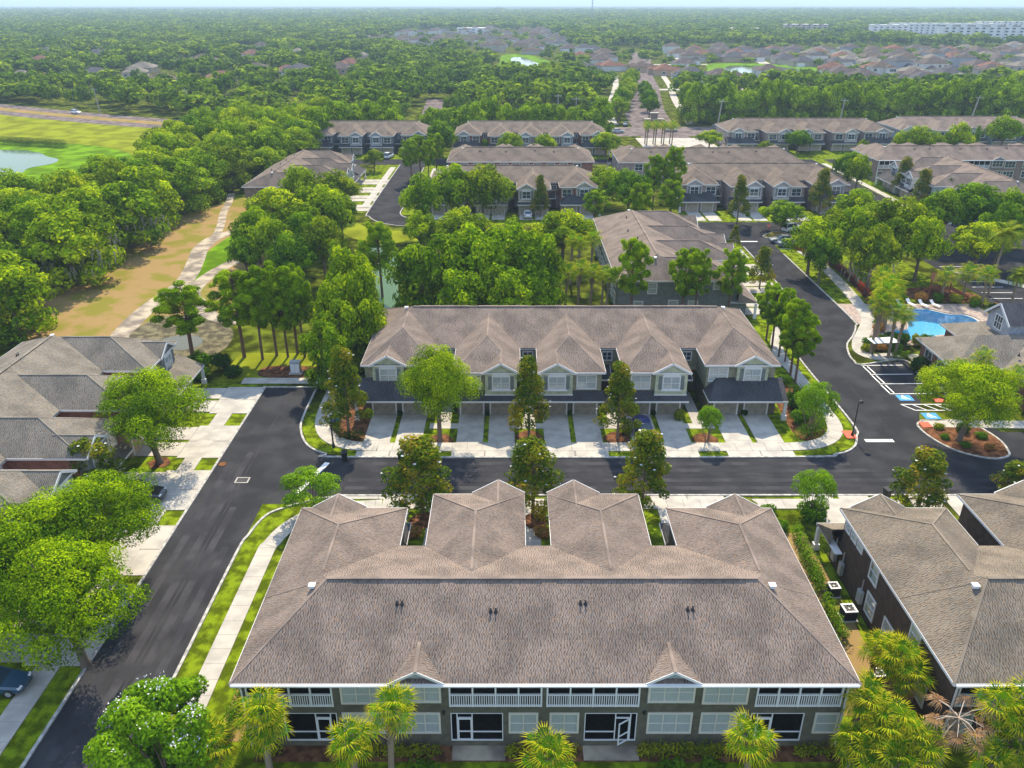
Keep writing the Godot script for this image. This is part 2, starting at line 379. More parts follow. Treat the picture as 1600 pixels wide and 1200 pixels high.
func townhouse(called: String, label: String, n: int, at: Vector3, turn: float, look: Dictionary, group := "") -> Node3D:
	var o := thing(called, label, "townhouses", at, turn, group)
	var L := 8.4 * 2 + 7.4 * (n - 2) + 1.9 * (n - 1)
	var near: bool = look.get("near", false)
	var rear: bool = look.get("rear", false)
	var zb := 13.35
	var zf := 20.25
	var ze := 18.25
	var rz := 6.4
	var rh := 8.27
	var sl := (rh - EAVE) / 4.7
	# main roof and its end wings
	var r := Shape.new()
	var P := Vector3(4.7, rh, rz); var Q := Vector3(L - 4.7, rh, rz)
	hip(r, 0, L, 0, zb, EAVE, P, Q)
	cap(r, P + Vector3(0, 0.02, 0), Q + Vector3(0, 0.02, 0), 0.26, 0.05)
	for c in [[Vector3(0, EAVE, 0), P], [Vector3(L, EAVE, 0), Q]]:
		cap(r, c[0], c[1])
	part("roof", r, M[look.roof], o)
	var vent := Shape.new()
	for k in range(0, n):
		var a := lerpf(P.x + 0.8, Q.x - 0.8, float(k) / n); var b := lerpf(P.x + 0.8, Q.x - 0.8, (k + 0.86) / n)
		vent.box(Vector3(a, rh + 0.02, rz - 0.15), Vector3(b, rh + 0.085, rz + 0.15))
	part("ridge_vent", vent, M[look.roof], o)
	var fas := []
	edge(fas, Vector3(0, EAVE, 0), Vector3(L, EAVE, 0))
	edge(fas, Vector3(0, EAVE, 0), Vector3(0, EAVE, ze)); edge(fas, Vector3(L, EAVE, 0), Vector3(L, EAVE, ze))
	var walls := Shape.new()
	var low := Shape.new()
	var sof := Shape.new()
	sof.box(Vector3(0.02, EAVE - 0.21, 0.02), Vector3(L - 0.02, EAVE - 0.17, zb - 0.02))
	if rear:
		low.box(Vector3(0.4, 0, 2.4), Vector3(L - 0.4, 2.7, zb - 0.42)); walls.box(Vector3(0.4, 2.7, 2.4), Vector3(L - 0.4, EAVE - 0.18, zb - 0.42))
	else:
		low.box(Vector3(0.4, 0, 0.4), Vector3(L - 0.4, 2.7, zb - 0.42)); walls.box(Vector3(0.4, 2.7, 0.4), Vector3(L - 0.4, EAVE - 0.18, zb - 0.42))
	var x := 0.0
	for i in n:
		var last := i == n - 1
		var end := i == 0 or last
		var w := 8.4 if end else 7.4
		var c := x + w / 2
		var s := 1.0 if (i % 2 == 1) else -1.0     # the side of the wing that carries the gabled bay
		if last: s = 1.0
		if i == 0: s = -1.0
		var f := ze if end else zf
		var wr := Shape.new()
		var e := EAVE + 0.015 + 0.004 * i
		var wh := e + w / 2 * (sl if end else 0.583)
		var pa := Vector3(c, wh, 6.7 if not end else 6.3); var pz := Vector3(c, wh, f - 5.5)
		hip(wr, x, x + w, 5.5 if not end else 7.5, f, e, pa, pz, false)
		cap(wr, pa + Vector3(0, 0, 1.2), pz, 0.18)
		cap(wr, Vector3(x, e, f), pz, 0.16); cap(wr, Vector3(x + w, e, f), pz, 0.16)
		part("wing_roof", wr, M[look.roof], o)
		sof.box(Vector3(x + 0.03, EAVE - 0.20 - 0.003 * i, zb - 0.3), Vector3(x + w - 0.03, EAVE - 0.16 - 0.003 * i, f - 0.02))
		edge(fas, Vector3(x, e, f), Vector3(x + w, e, f))
		if i > 0: edge(fas, Vector3(x, e, zb), Vector3(x, e, f))
		if not last: edge(fas, Vector3(x + w, e, zb), Vector3(x + w, e, f))
		walls.box(Vector3(x + 0.38, 2.65, 12.2), Vector3(x + w - 0.38, EAVE - 0.17, f - 0.5))
		low.box(Vector3(x + 0.37, 0, 12.1), Vector3(x + w - 0.37, 2.66, zf - 1.0))
		var xd := c + s * (1.6 if not end else 1.2)
		dormer(o, xd, f - (0.05 if not end else 0.1), 2.92 if not end else 3.45, look, 3.6, near)
		window(o, Vector3(c - s * (1.68 if not end else 2.5), 4.32, f - 0.498), 0, 1.95, 1.5, 2, near)
		# lean-to roof over the garages
		var sk := Shape.new()
		var y1 := 3.3 if not end else 3.95
		var z1 := f - 0.5
		var ye := 2.45
		var zo := zf + 0.5
		if end:
			var xo := x - 0.5 if i == 0 else x + w + 0.5
			var xi := x + w - 0.2 if i == 0 else x + 0.2
			var ins := -1.4 if i == 0 else 1.4
			if i == 0:
				sk.plane([Vector3(xo, ye, zo), Vector3(xi, ye, zo), Vector3(xi + ins, y1, z1), Vector3(xo, y1, z1)], Vector3.RIGHT)
				sk.plane([Vector3(xi, ye, zo), Vector3(xi, ye, z1), Vector3(xi + ins, y1, z1)], Vector3.FORWARD)
				sk.tri(Vector3(xo, ye, zo), Vector3(xo, y1, z1), Vector3(xo, ye, z1))
			else:
				sk.plane([Vector3(xi, ye, zo), Vector3(xo, ye, zo), Vector3(xo, y1, z1), Vector3(xi + ins, y1, z1)], Vector3.RIGHT)
				sk.plane([Vector3(xi, ye, z1), Vector3(xi, ye, zo), Vector3(xi + ins, y1, z1)], Vector3.BACK)
				sk.tri(Vector3(xo, ye, z1), Vector3(xo, y1, z1), Vector3(xo, ye, zo))
			edge(fas, Vector3(xi, ye, z1), Vector3(xi, ye, zo)); edge(fas, Vector3(xo, ye, zo), Vector3(xi, ye, zo))
			# the porch of the end unit: post and front door round the corner
			var px := x - 0.35 if i == 0 else x + w + 0.35
			var post := Shape.new()
			post.cbox(Vector3(px, 1.1, zf + 0.2), Vector3(0.3, 2.2, 0.3)); post.cbox(Vector3(px, 0.3, zf + 0.2), Vector3(0.5, 0.6, 0.5))
			part("porch_post", post, M.trim, o)
			var rr := Shape.new()
			var xs := x - 0.5 if i == 0 else x + w - 0.1
			rr.box(Vector3(xs, ye - 0.06, z1 - 1.2), Vector3(xs + 0.6, ye + 0.02, zo - 0.1))
			part("porch_ceiling", rr, M.trim, o)
		else:
			sk.plane([Vector3(x + 0.1, ye, zo), Vector3(x + w - 0.1, ye, zo), Vector3(x + w - 0.1, y1, z1), Vector3(x + 0.1, y1, z1)], Vector3.RIGHT)
			for k in [x + 0.1, x + w - 0.1]:
				sk.tri(Vector3(k, ye, z1), Vector3(k, ye, zo), Vector3(k, y1, z1)); sk.tri(Vector3(k, ye, zo), Vector3(k, ye, z1), Vector3(k, y1, z1))
			edge(fas, Vector3(x + 0.1, ye, zo), Vector3(x + w - 0.1, ye, zo))
		part("lean_to_roof", sk, M[look.get("lean", look.roof)], o)
		sof.box(Vector3(x + 0.3, ye - 0.24 - 0.003 * i, zf - 1.1), Vector3(x + w - 0.3, ye - 0.2 - 0.003 * i, zo - 0.06))
		for k in [-1, 1]:
			garage(o, Vector3(c + k * 1.68, 0.03, zf - 0.998), M[look.door])
		if not last:   # the entry court between two wings
			var xc := x + w + 0.95
			window(o, Vector3(xc, 4.5, zb - 0.418), 0, 1.0, 0.95, 2, false)
			var cr := Shape.new()
			cr.plane([Vector3(x + w - 0.3, 2.75, zb + 2.4), Vector3(x + w + 1.3, 2.75, zb + 2.4), Vector3(x + w + 1.3, 3.35, zb - 0.4), Vector3(x + w - 0.3, 3.35, zb - 0.4)], Vector3.RIGHT)
			edge(fas, Vector3(x + w - 0.3, 2.75, zb + 2.4), Vector3(x + w + 1.3, 2.75, zb + 2.4)); edge(fas, Vector3(x + w + 1.3, 2.75, zb + 2.4), Vector3(x + w + 1.3, 3.35, zb - 0.4))
			part("entry_roof", cr, M[look.get("lean", look.roof)], o)
			var dr := Shape.new()
			dr.box(Vector3(-0.46, 0, 0), Vector3(0.46, 2.05, 0.06)); dr.cbox(Vector3(0, 1.5, 0.07), Vector3(0.6, 0.7, 0.03)); dr.cbox(Vector3(0, 0.55, 0.07), Vector3(0.6, 0.7, 0.03))
			part("front_door", dr, M.door_paint, o, Vector3(xc, 0.05, zb - 0.418))
		x += w + 1.9
	# end walls: three small windows high up by the front, larger ones towards the rear
	for k in [0, 1]:
		var xw := 0.398 if k == 0 else L - 0.398
		var ty := -PI / 2 if k == 0 else PI / 2
		for zz in [17.0, 15.8, 14.6]:
			window(o, Vector3(xw - (0.02 if k == 0 else -0.02), 4.75, zz), ty, 0.75, 0.85, 1, near)
		for q in [[11.9, 4.3, 1.15, 1.5], [11.4, 1.6, 1.25, 1.6], [8.5, 1.7, 1.25, 1.6], [5.3, 4.4, 1.15, 1.5], [3.4, 1.6, 1.2, 1.5]]:
			window(o, Vector3(xw, q[1], q[0]), ty, q[2], q[3], 1, near)
	part("upper_wall", walls, M[look.wall], o)
	part("lower_wall", low, M[look.low], o)
	part("soffit", sof, M.trim, o)
	for b in fas:
		part("fascia_board", b, M.trim, o)
	if rear:
		rear_front(o, L, n, look, near)
	else:
		var mid := L / 2
		for k in [-1, 1]:
			for d in [1.2, 4.2, 7.6, 10.9, 14.3, 18.2]:
				if d < mid - 1.2:
					window(o, Vector3(mid + k * d, 4.4, 0.398), PI, 1.8, 1.5, 2)
					window(o, Vector3(mid + k * d, 1.7, 0.398), PI, 1.8, 1.5, 2)
	# roof vents
	var vr := RandomNumberGenerator.new()
	vr.seed = hash(label)
	for k in n + 2:
		var vx: float = (k + 0.25 + vr.randf() * 0.5) * L / (n + 2)
		if vx < 6 or vx > L - 6: continue
		var vz := 4.2 + vr.randf() * 0.9
		for j in 2:
			vent_pipe(o, Vector3(vx + j * 0.32, EAVE + vz * (rh - EAVE) / rz, vz))
	for k in [P + Vector3(-0.9, -0.42, -0.4), Q + Vector3(0.9, -0.42, -0.4)]:
		var b := Shape.new()
		b.cbox(Vector3(0, 0.1, 0), Vector3(0.34, 0.2, 0.3)); b.cbox(Vector3(0, 0.22, 0), Vector3(0.44, 0.05, 0.4))
		part("roof_vent", b, M.white_metal, o, k)
	return o

func vent_pipe(o: Node3D, at: Vector3) -> void:
	if not cache.has("pipe"):
		var p := Shape.new()
		p.tube(Vector3(0, -0.1, 0), Vector3(0, 0.34, 0), 0.06, 0.055, 8, true)
		p.tube(Vector3(0, -0.1, 0), Vector3(0, 0.12, 0), 0.18, 0.07, 8)
		cache.pipe = p.done()
	part("vent_pipe", cache.pipe, M.vent_metal, o, at)

# the garden side: screened porches below, balconies with railings above, windows and two small gables
func rear_front(o: Node3D, L: float, n: int, look: Dictionary, near: bool) -> void:
	var mid := L / 2
	var g := 0.0 if n == 4 else 4.65
	var low := Shape.new()
	var up := Shape.new()
	var ends := [mid - 0.4]
	for k in [-1, 1]:
		var lo_open := [[2.5, 5.7], [12.65 + g, 15.9 + g]]
		var up_open := [[0.13, 5.75], [12.75 + g, 17.95 + g]]
		for job in [[lo_open, low, 0.5, 2.84, 0.0, 2.95], [up_open, up, 3.41, 5.3, 2.95, 5.47]]:
			var d := 0.0
			for op in job[0] + [[mid - 0.4, mid - 0.4]]:
				if op[0] > d:
					_span(job[1], mid, k, d, op[0], job[4], job[5])
				if op[1] > op[0]:
					_span(job[1], mid, k, op[0], op[1], job[4], job[2]); _span(job[1], mid, k, op[0], op[1], job[3], job[5])
				d = op[1]
		for op in up_open:
			balcony(o, mid + k * (op[0] + op[1]) / 2, op[1] - op[0], 4)
		for j in 2:
			var op: Array = lo_open[j]
			screen_porch(o, mid + k * (op[0] + op[1]) / 2, op[1] - op[0], (1 if j == 0 else -1) * k, k == -1 and j == 0)
		for q in [[1.25, 2.03, 1.55, 1.45, 2], [7.7, 2.03, 2.5, 1.5, 3], [10.95 + g, 2.03, 2.5, 1.5, 3], [17.3 + g, 2.03, 1.25, 1.45, 1], [10.9 + g, 4.45, 2.5, 1.4, 3], [7.62, 4.72, 2.55, 1.45, 3]]:
			window(o, Vector3(mid + k * q[0], q[1], 0.398 if q[1] != 4.72 else 0.298), PI, q[2], q[3], q[4], near, "cream")
		if g > 0:
			for y in [2.03, 4.45]:
				window(o, Vector3(mid + k * 10.9, y, 0.398), PI, 2.5, 1.45, 3, near, "cream")
		# small gable above the paired window
		var x: float = mid + k * 7.62
		var top := EAVE + 0.02
		var pk := 6.62
		var gw := Shape.new()
		gw.box(Vector3(x - 1.42, 3.75, 0.3), Vector3(x + 1.42, top, 0.9))
		gw.tri(Vector3(x + 1.42, top, 0.3), Vector3(x - 1.42, top, 0.3), Vector3(x, pk - 0.12, 0.3))
		part("gable_wall", gw, M.wall_teal if near else M[look.dormer], o)
		var gr := Shape.new()
		gr.plane([Vector3(x + 1.66, top, 2.6), Vector3(x + 1.66, top, -0.06), Vector3(x, pk, -0.06), Vector3(x, pk, 2.6)], Vector3.FORWARD)
		gr.plane([Vector3(x - 1.66, top, -0.06), Vector3(x - 1.66, top, 2.6), Vector3(x, pk, 2.6), Vector3(x, pk, -0.06)], Vector3.BACK)
		cap(gr, Vector3(x, pk, -0.06), Vector3(x, pk, 2.5), 0.22)
		part("gable_roof", gr, M[look.roof], o)
		for e in [-1, 1]:
			var gf := Shape.new()
			gf.bar(Vector3(x + e * 1.66, top - 0.08, -0.03 + e * 0.001), Vector3(x, pk - 0.09, -0.03 + e * 0.001), 0.05, 0.16)
			part("rake_board", gf, M.trim, o)
		var lampa := Shape.new()
		lampa.cbox(Vector3(0, 0, 0), Vector3(0.16, 0.22, 0.16))
		part("wall_lamp", lampa, M.dark_metal, o, Vector3(mid + k * 6.1, 2.95, 0.33))
	part("rear_wall", low, M[look.low], o)
	part("rear_wall", up, M[look.wall], o)
	var deck := Shape.new()
	deck.box(Vector3(0.42, 2.96, 0.5), Vector3(L - 0.42, 3.1, 2.41))
	part("balcony_floor", deck, M.concrete, o)
	var gut := Shape.new()
	gut.box(Vector3(0.1, EAVE - 0.16, -0.16), Vector3(L - 0.1, EAVE - 0.03, -0.04))
	for k in int(L / 1.6):
		gut.cbox(Vector3(0.8 + k * 1.6, EAVE - 0.05, -0.14), Vector3(0.06, 0.07, 0.1))
	for k in [0.5, L - 0.5]:
		gut.bar(Vector3(k, EAVE - 0.1, -0.1), Vector3(k, EAVE - 0.7, 0.3), 0.09, 0.09); gut.bar(Vector3(k, EAVE - 0.7, 0.3), Vector3(k, 0.1, 0.33), 0.09, 0.09)
	part("gutter", gut, M.white_metal, o)

func _span(s: Shape, mid: float, k: int, a: float, b: float, y0: float, y1: float) -> void:
	var p := mid + k * a; var q := mid + k * b
	s.box(Vector3(minf(p, q), y0, 0.4), Vector3(maxf(p, q), y1, 2.42))

func balcony(o: Node3D, x: float, w: float, bays: int) -> void:
	var rail := Shape.new()
	rail.cbox(Vector3(0, 4.36, 0.4), Vector3(w, 0.08, 0.1)); rail.cbox(Vector3(0, 3.46, 0.4), Vector3(w, 0.1, 0.1))
	var k := int(w / 0.135)
	for i in k:
		rail.cbox(Vector3(-w / 2 + w * (i + 0.5) / k, 3.9, 0.4), Vector3(0.055, 0.85, 0.05))
	part("railing", rail, M.white_paint, o, Vector3(x, 0, 0))
	for i in bays + 1:
		var p := Shape.new()
		p.box(Vector3(-0.05, 3.4, 0.34), Vector3(0.05, 5.31, 0.45))
		part("balcony_post", p, M.white_paint, o, Vector3(x - (w - 0.1) / 2 + (w - 0.1) * i / bays, 0, 0))
	var s := Shape.new()
	s.box(Vector3(-w / 2, 4.4, 0.5), Vector3(w / 2, 5.3, 0.505))
	part("insect_screen", s, M.screen, o, Vector3(x, 0, 0))
	var cu := Shape.new()
	for i in 24:
		if i % 6 < 4:
			cu.cbox(Vector3(-w / 2 + w * (i + 0.5) / 24, 4.3, 2.3 + 0.03 * (i % 2)), Vector3(w / 26, 1.9, 0.03))
	part("curtain", cu, M.curtain, o, Vector3(x, 0, 0))

func screen_porch(o: Node3D, x: float, w: float, side: int, ajar: bool) -> void:
	var f := Shape.new()
	f.cbox(Vector3(-w / 2 + 0.025, 1.67, 0.42), Vector3(0.05, 2.34, 0.08)); f.cbox(Vector3(w / 2 - 0.025, 1.67, 0.42), Vector3(0.05, 2.34, 0.08))
	f.cbox(Vector3(0, 2.82, 0.42), Vector3(w - 0.1, 0.04, 0.08)); f.cbox(Vector3(0, 0.53, 0.42), Vector3(w - 0.1, 0.05, 0.08))
	var dx := side * (w / 2 - 0.85)
	f.cbox(Vector3(dx - 0.46, 1.67, 0.421), Vector3(0.06, 2.2, 0.08)); f.cbox(Vector3(dx + 0.46, 1.67, 0.421), Vector3(0.06, 2.2, 0.08))
	f.cbox(Vector3(dx, 2.42, 0.42), Vector3(0.84, 0.06, 0.08))
	var a := -w / 2 + 0.08 if side > 0 else dx + 0.5
	var b := dx - 0.5 if side > 0 else w / 2 - 0.08
	f.box(Vector3(a, 1.22, 0.39), Vector3(b, 1.28, 0.45))
	part("screen_frame", f, M.white_paint, o, Vector3(x, 0, 0))
	var d := Shape.new()
	d.box(Vector3(0, 0.56, -0.03), Vector3(0.07, 2.39, 0.03)); d.box(Vector3(0.77, 0.56, -0.03), Vector3(0.84, 2.39, 0.03))
	for y in [0.56, 1.24, 2.29]:
		d.box(Vector3(0.07, y, -0.028), Vector3(0.77, y + 0.07, 0.028))
	part("screen_door", d, M.white_paint, o, Vector3(x + dx - 0.42, 0, 0.42), 0.55 if ajar else 0.0)
	var s := Shape.new()
	s.box(Vector3(-w / 2, 0.55, 0.5), Vector3(w / 2, 2.8, 0.505))
	part("insect_screen", s, M.screen, o, Vector3(x, 0, 0))

# ---------------------------------------------------------------- plants
# A crown of leaf-sized faces: each leaf is a small pointed blade set on one of the crown's clumps, facing roughly outwards.
func leaves(sd: int, clumps: Array, count: int, size: float, colors: Array, centre: Vector3, long := 1.0, thin := 0.55, loose := 0.75) -> ArrayMesh:
	var r := RandomNumberGenerator.new()
	r.seed = sd
	var v := PackedVector3Array(); v.resize(count * 4)
	var n := PackedVector3Array(); n.resize(count * 4)
	var c := PackedColorArray(); c.resize(count * 4)
	var ix := PackedInt32Array(); ix.resize(count * 6)
	var share := PackedFloat32Array()
	var total := 0.0
	for k in clumps:
		total += k[1] * k[1]
		share.append(total)
	var tones := []
	for k in clumps:
		tones.append(r.randf())
	for i in count:
		var at := share.bsearch(r.randf() * total)
		if at >= clumps.size(): at = clumps.size() - 1
		var p: Vector3 = clumps[at][0]
		var rad: float = clumps[at][1]
		var d := Vector3(r.randfn(), r.randfn() + 0.25, r.randfn()).normalized()
		var spot := p + d * rad * (0.55 + 0.45 * sqrt(r.randf())) * Vector3(1, 0.8, 1)
		var face := (d + (spot - centre).normalized() * 0.5 + Vector3(r.randfn(), r.randfn() + 0.4, r.randfn()) * loose * 0.6).normalized()
		var s := face.cross(Vector3(r.randfn(), r.randfn(), r.randfn())).normalized()
		var u := s.cross(face)
		var l := size * r.randf_range(0.7, 1.3)
		s *= l * long * 0.5
		u *= l * thin * 0.5
		var b := i * 4
		v[b] = spot - s; v[b + 1] = spot + u + face * l * 0.08; v[b + 2] = spot + s; v[b + 3] = spot - u + face * l * 0.08
		n[b] = face; n[b + 1] = face; n[b + 2] = face; n[b + 3] = face
		var q: float = clampf(0.6 * tones[at] + 0.4 * r.randf() + r.randfn() * 0.12, 0.0, 1.0) * (colors.size() - 1)
		var ci := mini(int(q), colors.size() - 2)
		var col: Color = colors[ci].lerp(colors[ci + 1], q - ci)
		c[b] = col; c[b + 1] = col; c[b + 2] = col; c[b + 3] = col
		var j := i * 6
		ix[j] = b; ix[j + 1] = b + 2; ix[j + 2] = b + 1; ix[j + 3] = b; ix[j + 4] = b + 3; ix[j + 5] = b + 2
	var a := []
	a.resize(Mesh.ARRAY_MAX)
	a[Mesh.ARRAY_VERTEX] = v; a[Mesh.ARRAY_NORMAL] = n; a[Mesh.ARRAY_COLOR] = c; a[Mesh.ARRAY_INDEX] = ix
	var mesh := ArrayMesh.new()
	mesh.add_surface_from_arrays(Mesh.PRIMITIVE_TRIANGLES, a)
	return mesh

func g3(r: float, g: float, b: float) -> Color:
	return Color(r / 0.55, g / 0.55, b / 0.55)

# a broad crown, nominally 5 m in radius and 10 m high, with a forked trunk
func oak(sd: int, count: int, size: float, clump_count := 46, low := false, colors := []) -> Array:
	var r := RandomNumberGenerator.new()
	r.seed = sd
	if colors.is_empty():
		colors = [g3(0.026, 0.062, 0.003), g3(0.115, 0.215, 0.004), g3(0.38, 0.50, 0.006)]
	var cl := []
	var tr := Shape.new()
	var fork := Vector3(r.randfn() * 0.2, 3.2, r.randfn() * 0.2)
	tr.tube(Vector3(0, -0.2, 0), Vector3(0, 0.4, 0), 0.5, 0.3, 8)
	tr.tube(Vector3(0, 0.3, 0), fork, 0.3, 0.24, 8)
	for i in clump_count:
		var y := 1.0 - 1.25 * (i + 0.5) / clump_count
		var a := i * 2.39996 + r.randfn() * 0.35
		var rad := sqrt(maxf(0.05, 1 - y * y)) * r.randf_range(0.55, 1.14)
		var p := Vector3(cos(a) * rad * 4.0, 5.6 + y * 3.3 * r.randf_range(0.75, 1.2), sin(a) * rad * 4.0)
		cl.append([p, r.randf_range(0.6, 1.45)])
		if i % 5 == 2:
			var mid := fork.lerp(p, 0.5) + Vector3(0, 0.5, 0)
			tr.tube(fork, mid, 0.17, 0.10, 6); tr.tube(mid, p, 0.10, 0.03, 5)
	if low:
		for i in 16:
			var a := i * 2.39996
			cl.append([Vector3(cos(a) * r.randf_range(2.2, 3.9), r.randf_range(0.9, 3.4), sin(a) * r.randf_range(2.2, 3.9)), r.randf_range(1.0, 1.6)])
	for i in 6:
		cl.append([Vector3(r.randfn() * 1.2, 5.5 + r.randfn() * 1.0, r.randfn() * 1.2), 1.7])
	return [leaves(sd + 1, cl, count, size, colors, Vector3(0, 5.0, 0)), tr.done()]

# grey moss hanging from the boughs of an oak of nominal size
func moss() -> ArrayMesh:
	if not cache.has("moss"):
		var r := RandomNumberGenerator.new()
		r.seed = 44
		var s := Shape.new()
		for i in 170:
			var a := r.randf() * TAU
			var d := r.randf_range(2.4, 4.7)
			var p := Vector3(cos(a) * d, r.randf_range(2.8, 5.2), sin(a) * d)
			var w := Vector3(cos(a * 7.0), 0, sin(a * 7.0)) * r.randf_range(0.06, 0.14)
			var drop := Vector3(r.randfn() * 0.1, -r.randf_range(0.4, 1.3), r.randfn() * 0.1)
			var g := r.randf_range(0.16, 0.30)
			s.tint = g3(g, g * 1.02, g * 0.8)
			s.tri(p - w, p + drop, p + w)
		cache.moss = s.done()
	return cache.moss

# a slash pine, nominally 3 m in radius and 11 m high: a bare pole below tufts of long needles
func pine(sd: int, count: int, size: float) -> Array:
	var r := RandomNumberGenerator.new()
	r.seed = sd
	var cl := []
	var tr := Shape.new()
	var lean := Vector3(r.randfn() * 0.25, 0, r.randfn() * 0.25)
	tr.tube(Vector3(0, -0.2, 0), Vector3(0, 5, 0) + lean * 0.5, 0.2, 0.15, 8)
	tr.tube(Vector3(0, 5, 0) + lean * 0.5, Vector3(0, 10.4, 0) + lean, 0.15, 0.04, 7)
	for i in 62:
		var h := 4.7 + 5.9 * (i + r.randf()) / 62.0
		var a := i * 2.39996 + r.randfn() * 0.4
		var reach := (2.5 - absf(h - 7.2) * 0.36) * r.randf_range(0.35, 1.15)
		var root := Vector3(0, h - 0.7, 0) + lean * h / 11
		var p := Vector3(cos(a) * reach, h, sin(a) * reach) + lean * h / 11
		tr.tube(root, p, 0.05, 0.02, 4)
		cl.append([p, r.randf_range(0.28, 0.62)])
	return [leaves(sd + 1, cl, count, size, [g3(0.045, 0.10, 0.004), g3(0.17, 0.29, 0.006), g3(0.36, 0.48, 0.010)], Vector3(0, 6.5, 0), 1.7, 0.22, 1.4), tr.done()]

# a magnolia, nominally 2.6 m in radius and 8.5 m high: a dense cone of large leaves with bronze undersides, and pale flowers
func magnolia(sd: int, count: int, size: float) -> Array:
	var r := RandomNumberGenerator.new()
	r.seed = sd
	var cl := []
	var tr := Shape.new()
	tr.tube(Vector3(0, -0.2, 0), Vector3(0, 8.0, 0), 0.16, 0.03, 7)
	var fl := Shape.new()
	for i in 44:
		var h := 1.7 + 6.5 * (i + r.randf()) / 44.0
		var a := i * 2.39996 + r.randfn() * 0.4
		var reach := 2.25 * pow(maxf(0.0, 1 - (h - 1.2) / 7.6), 0.7) * r.randf_range(0.6, 1.12)
		var p := Vector3(cos(a) * reach, h, sin(a) * reach)
		tr.tube(Vector3(0, h - 0.5, 0), p, 0.04, 0.015, 4)
		cl.append([p, r.randf_range(0.45, 0.85)])
		if i % 3 == 0:
			var q := p + Vector3(cos(a), 0.3, sin(a)) * 0.62
			for k in 6:
				var b := TAU * k / 6
				fl.tri(q, q + Vector3(cos(b), 0.7, sin(b)) * 0.1, q + Vector3(cos(b + 0.9), 0.7, sin(b + 0.9)) * 0.1)
	return [leaves(sd + 1, cl, count, size, [g3(0.025, 0.06, 0.006), g3(0.07, 0.12, 0.008), g3(0.17, 0.19, 0.010), g3(0.33, 0.22, 0.025)], Vector3(0, 4.0, 0), 1.0, 0.5, 0.9), tr.done(), fl.done()]

# a many-stemmed small tree, nominally 2.4 m in radius and 4.6 m high
func myrtle(sd: int, count: int, size: float, white := false) -> Array:
	var r := RandomNumberGenerator.new()
	r.seed = sd
	var cl := []
	var tr := Shape.new()
	var fl := Shape.new()
	for i in 26:
		var y := 1.0 - 1.3 * (i + 0.5) / 26
		var a := i * 2.39996 + r.randfn() * 0.3
		var rad := sqrt(maxf(0.05, 1 - y * y)) * r.randf_range(0.65, 1.05)
		var p := Vector3(cos(a) * rad * 1.95, 2.9 + y * 1.4, sin(a) * rad * 1.95)
		cl.append([p, r.randf_range(0.45, 0.75)])
		if i % 3 == 0:
			tr.tube(Vector3(cos(a) * 0.12, -0.1, sin(a) * 0.12), p, 0.06, 0.02, 5)
		if white and i % 2 == 0:
			for k in (60 if i % 4 == 0 else 14):
				var q := p + Vector3(r.randfn() * 0.2, 0.5 + r.randfn() * 0.14, r.randfn() * 0.2)
				var d := Vector3(r.randfn(), r.randfn(), r.randfn()).normalized() * 0.07
				fl.tri(q, q + d, q + d.cross(Vector3(r.randfn(), 1, r.randfn())).normalized() * 0.07)
	return [leaves(sd + 1, cl, count, size, [g3(0.06, 0.14, 0.006), g3(0.12, 0.24, 0.010), g3(0.20, 0.33, 0.014)], Vector3(0, 2.5, 0), 1.0, 0.5, 1.0), tr.done(), fl.done()]

func cypress(sd: int, count: int, size: float) -> Array:
	var r := RandomNumberGenerator.new()
	r.seed = sd
	var cl := []
	for i in 40:
		var h := 1.2 + 10.3 * (i + r.randf()) / 40.0
		var a := i * 2.39996
		var reach := 1.35 * (1 - (h - 0.8) / 11.6) * r.randf_range(0.6, 1.1)
		cl.append([Vector3(cos(a) * reach, h, sin(a) * reach), 0.35 + 0.4 * (1 - h / 12)])
	var tr := Shape.new()
	tr.tube(Vector3(0, -0.2, 0), Vector3(0, 11, 0), 0.2, 0.03, 7)
	return [leaves(sd + 1, cl, count, size, [g3(0.08, 0.17, 0.008), g3(0.16, 0.28, 0.012)], Vector3(0, 5, 0), 1.2, 0.4, 1.0), tr.done()]

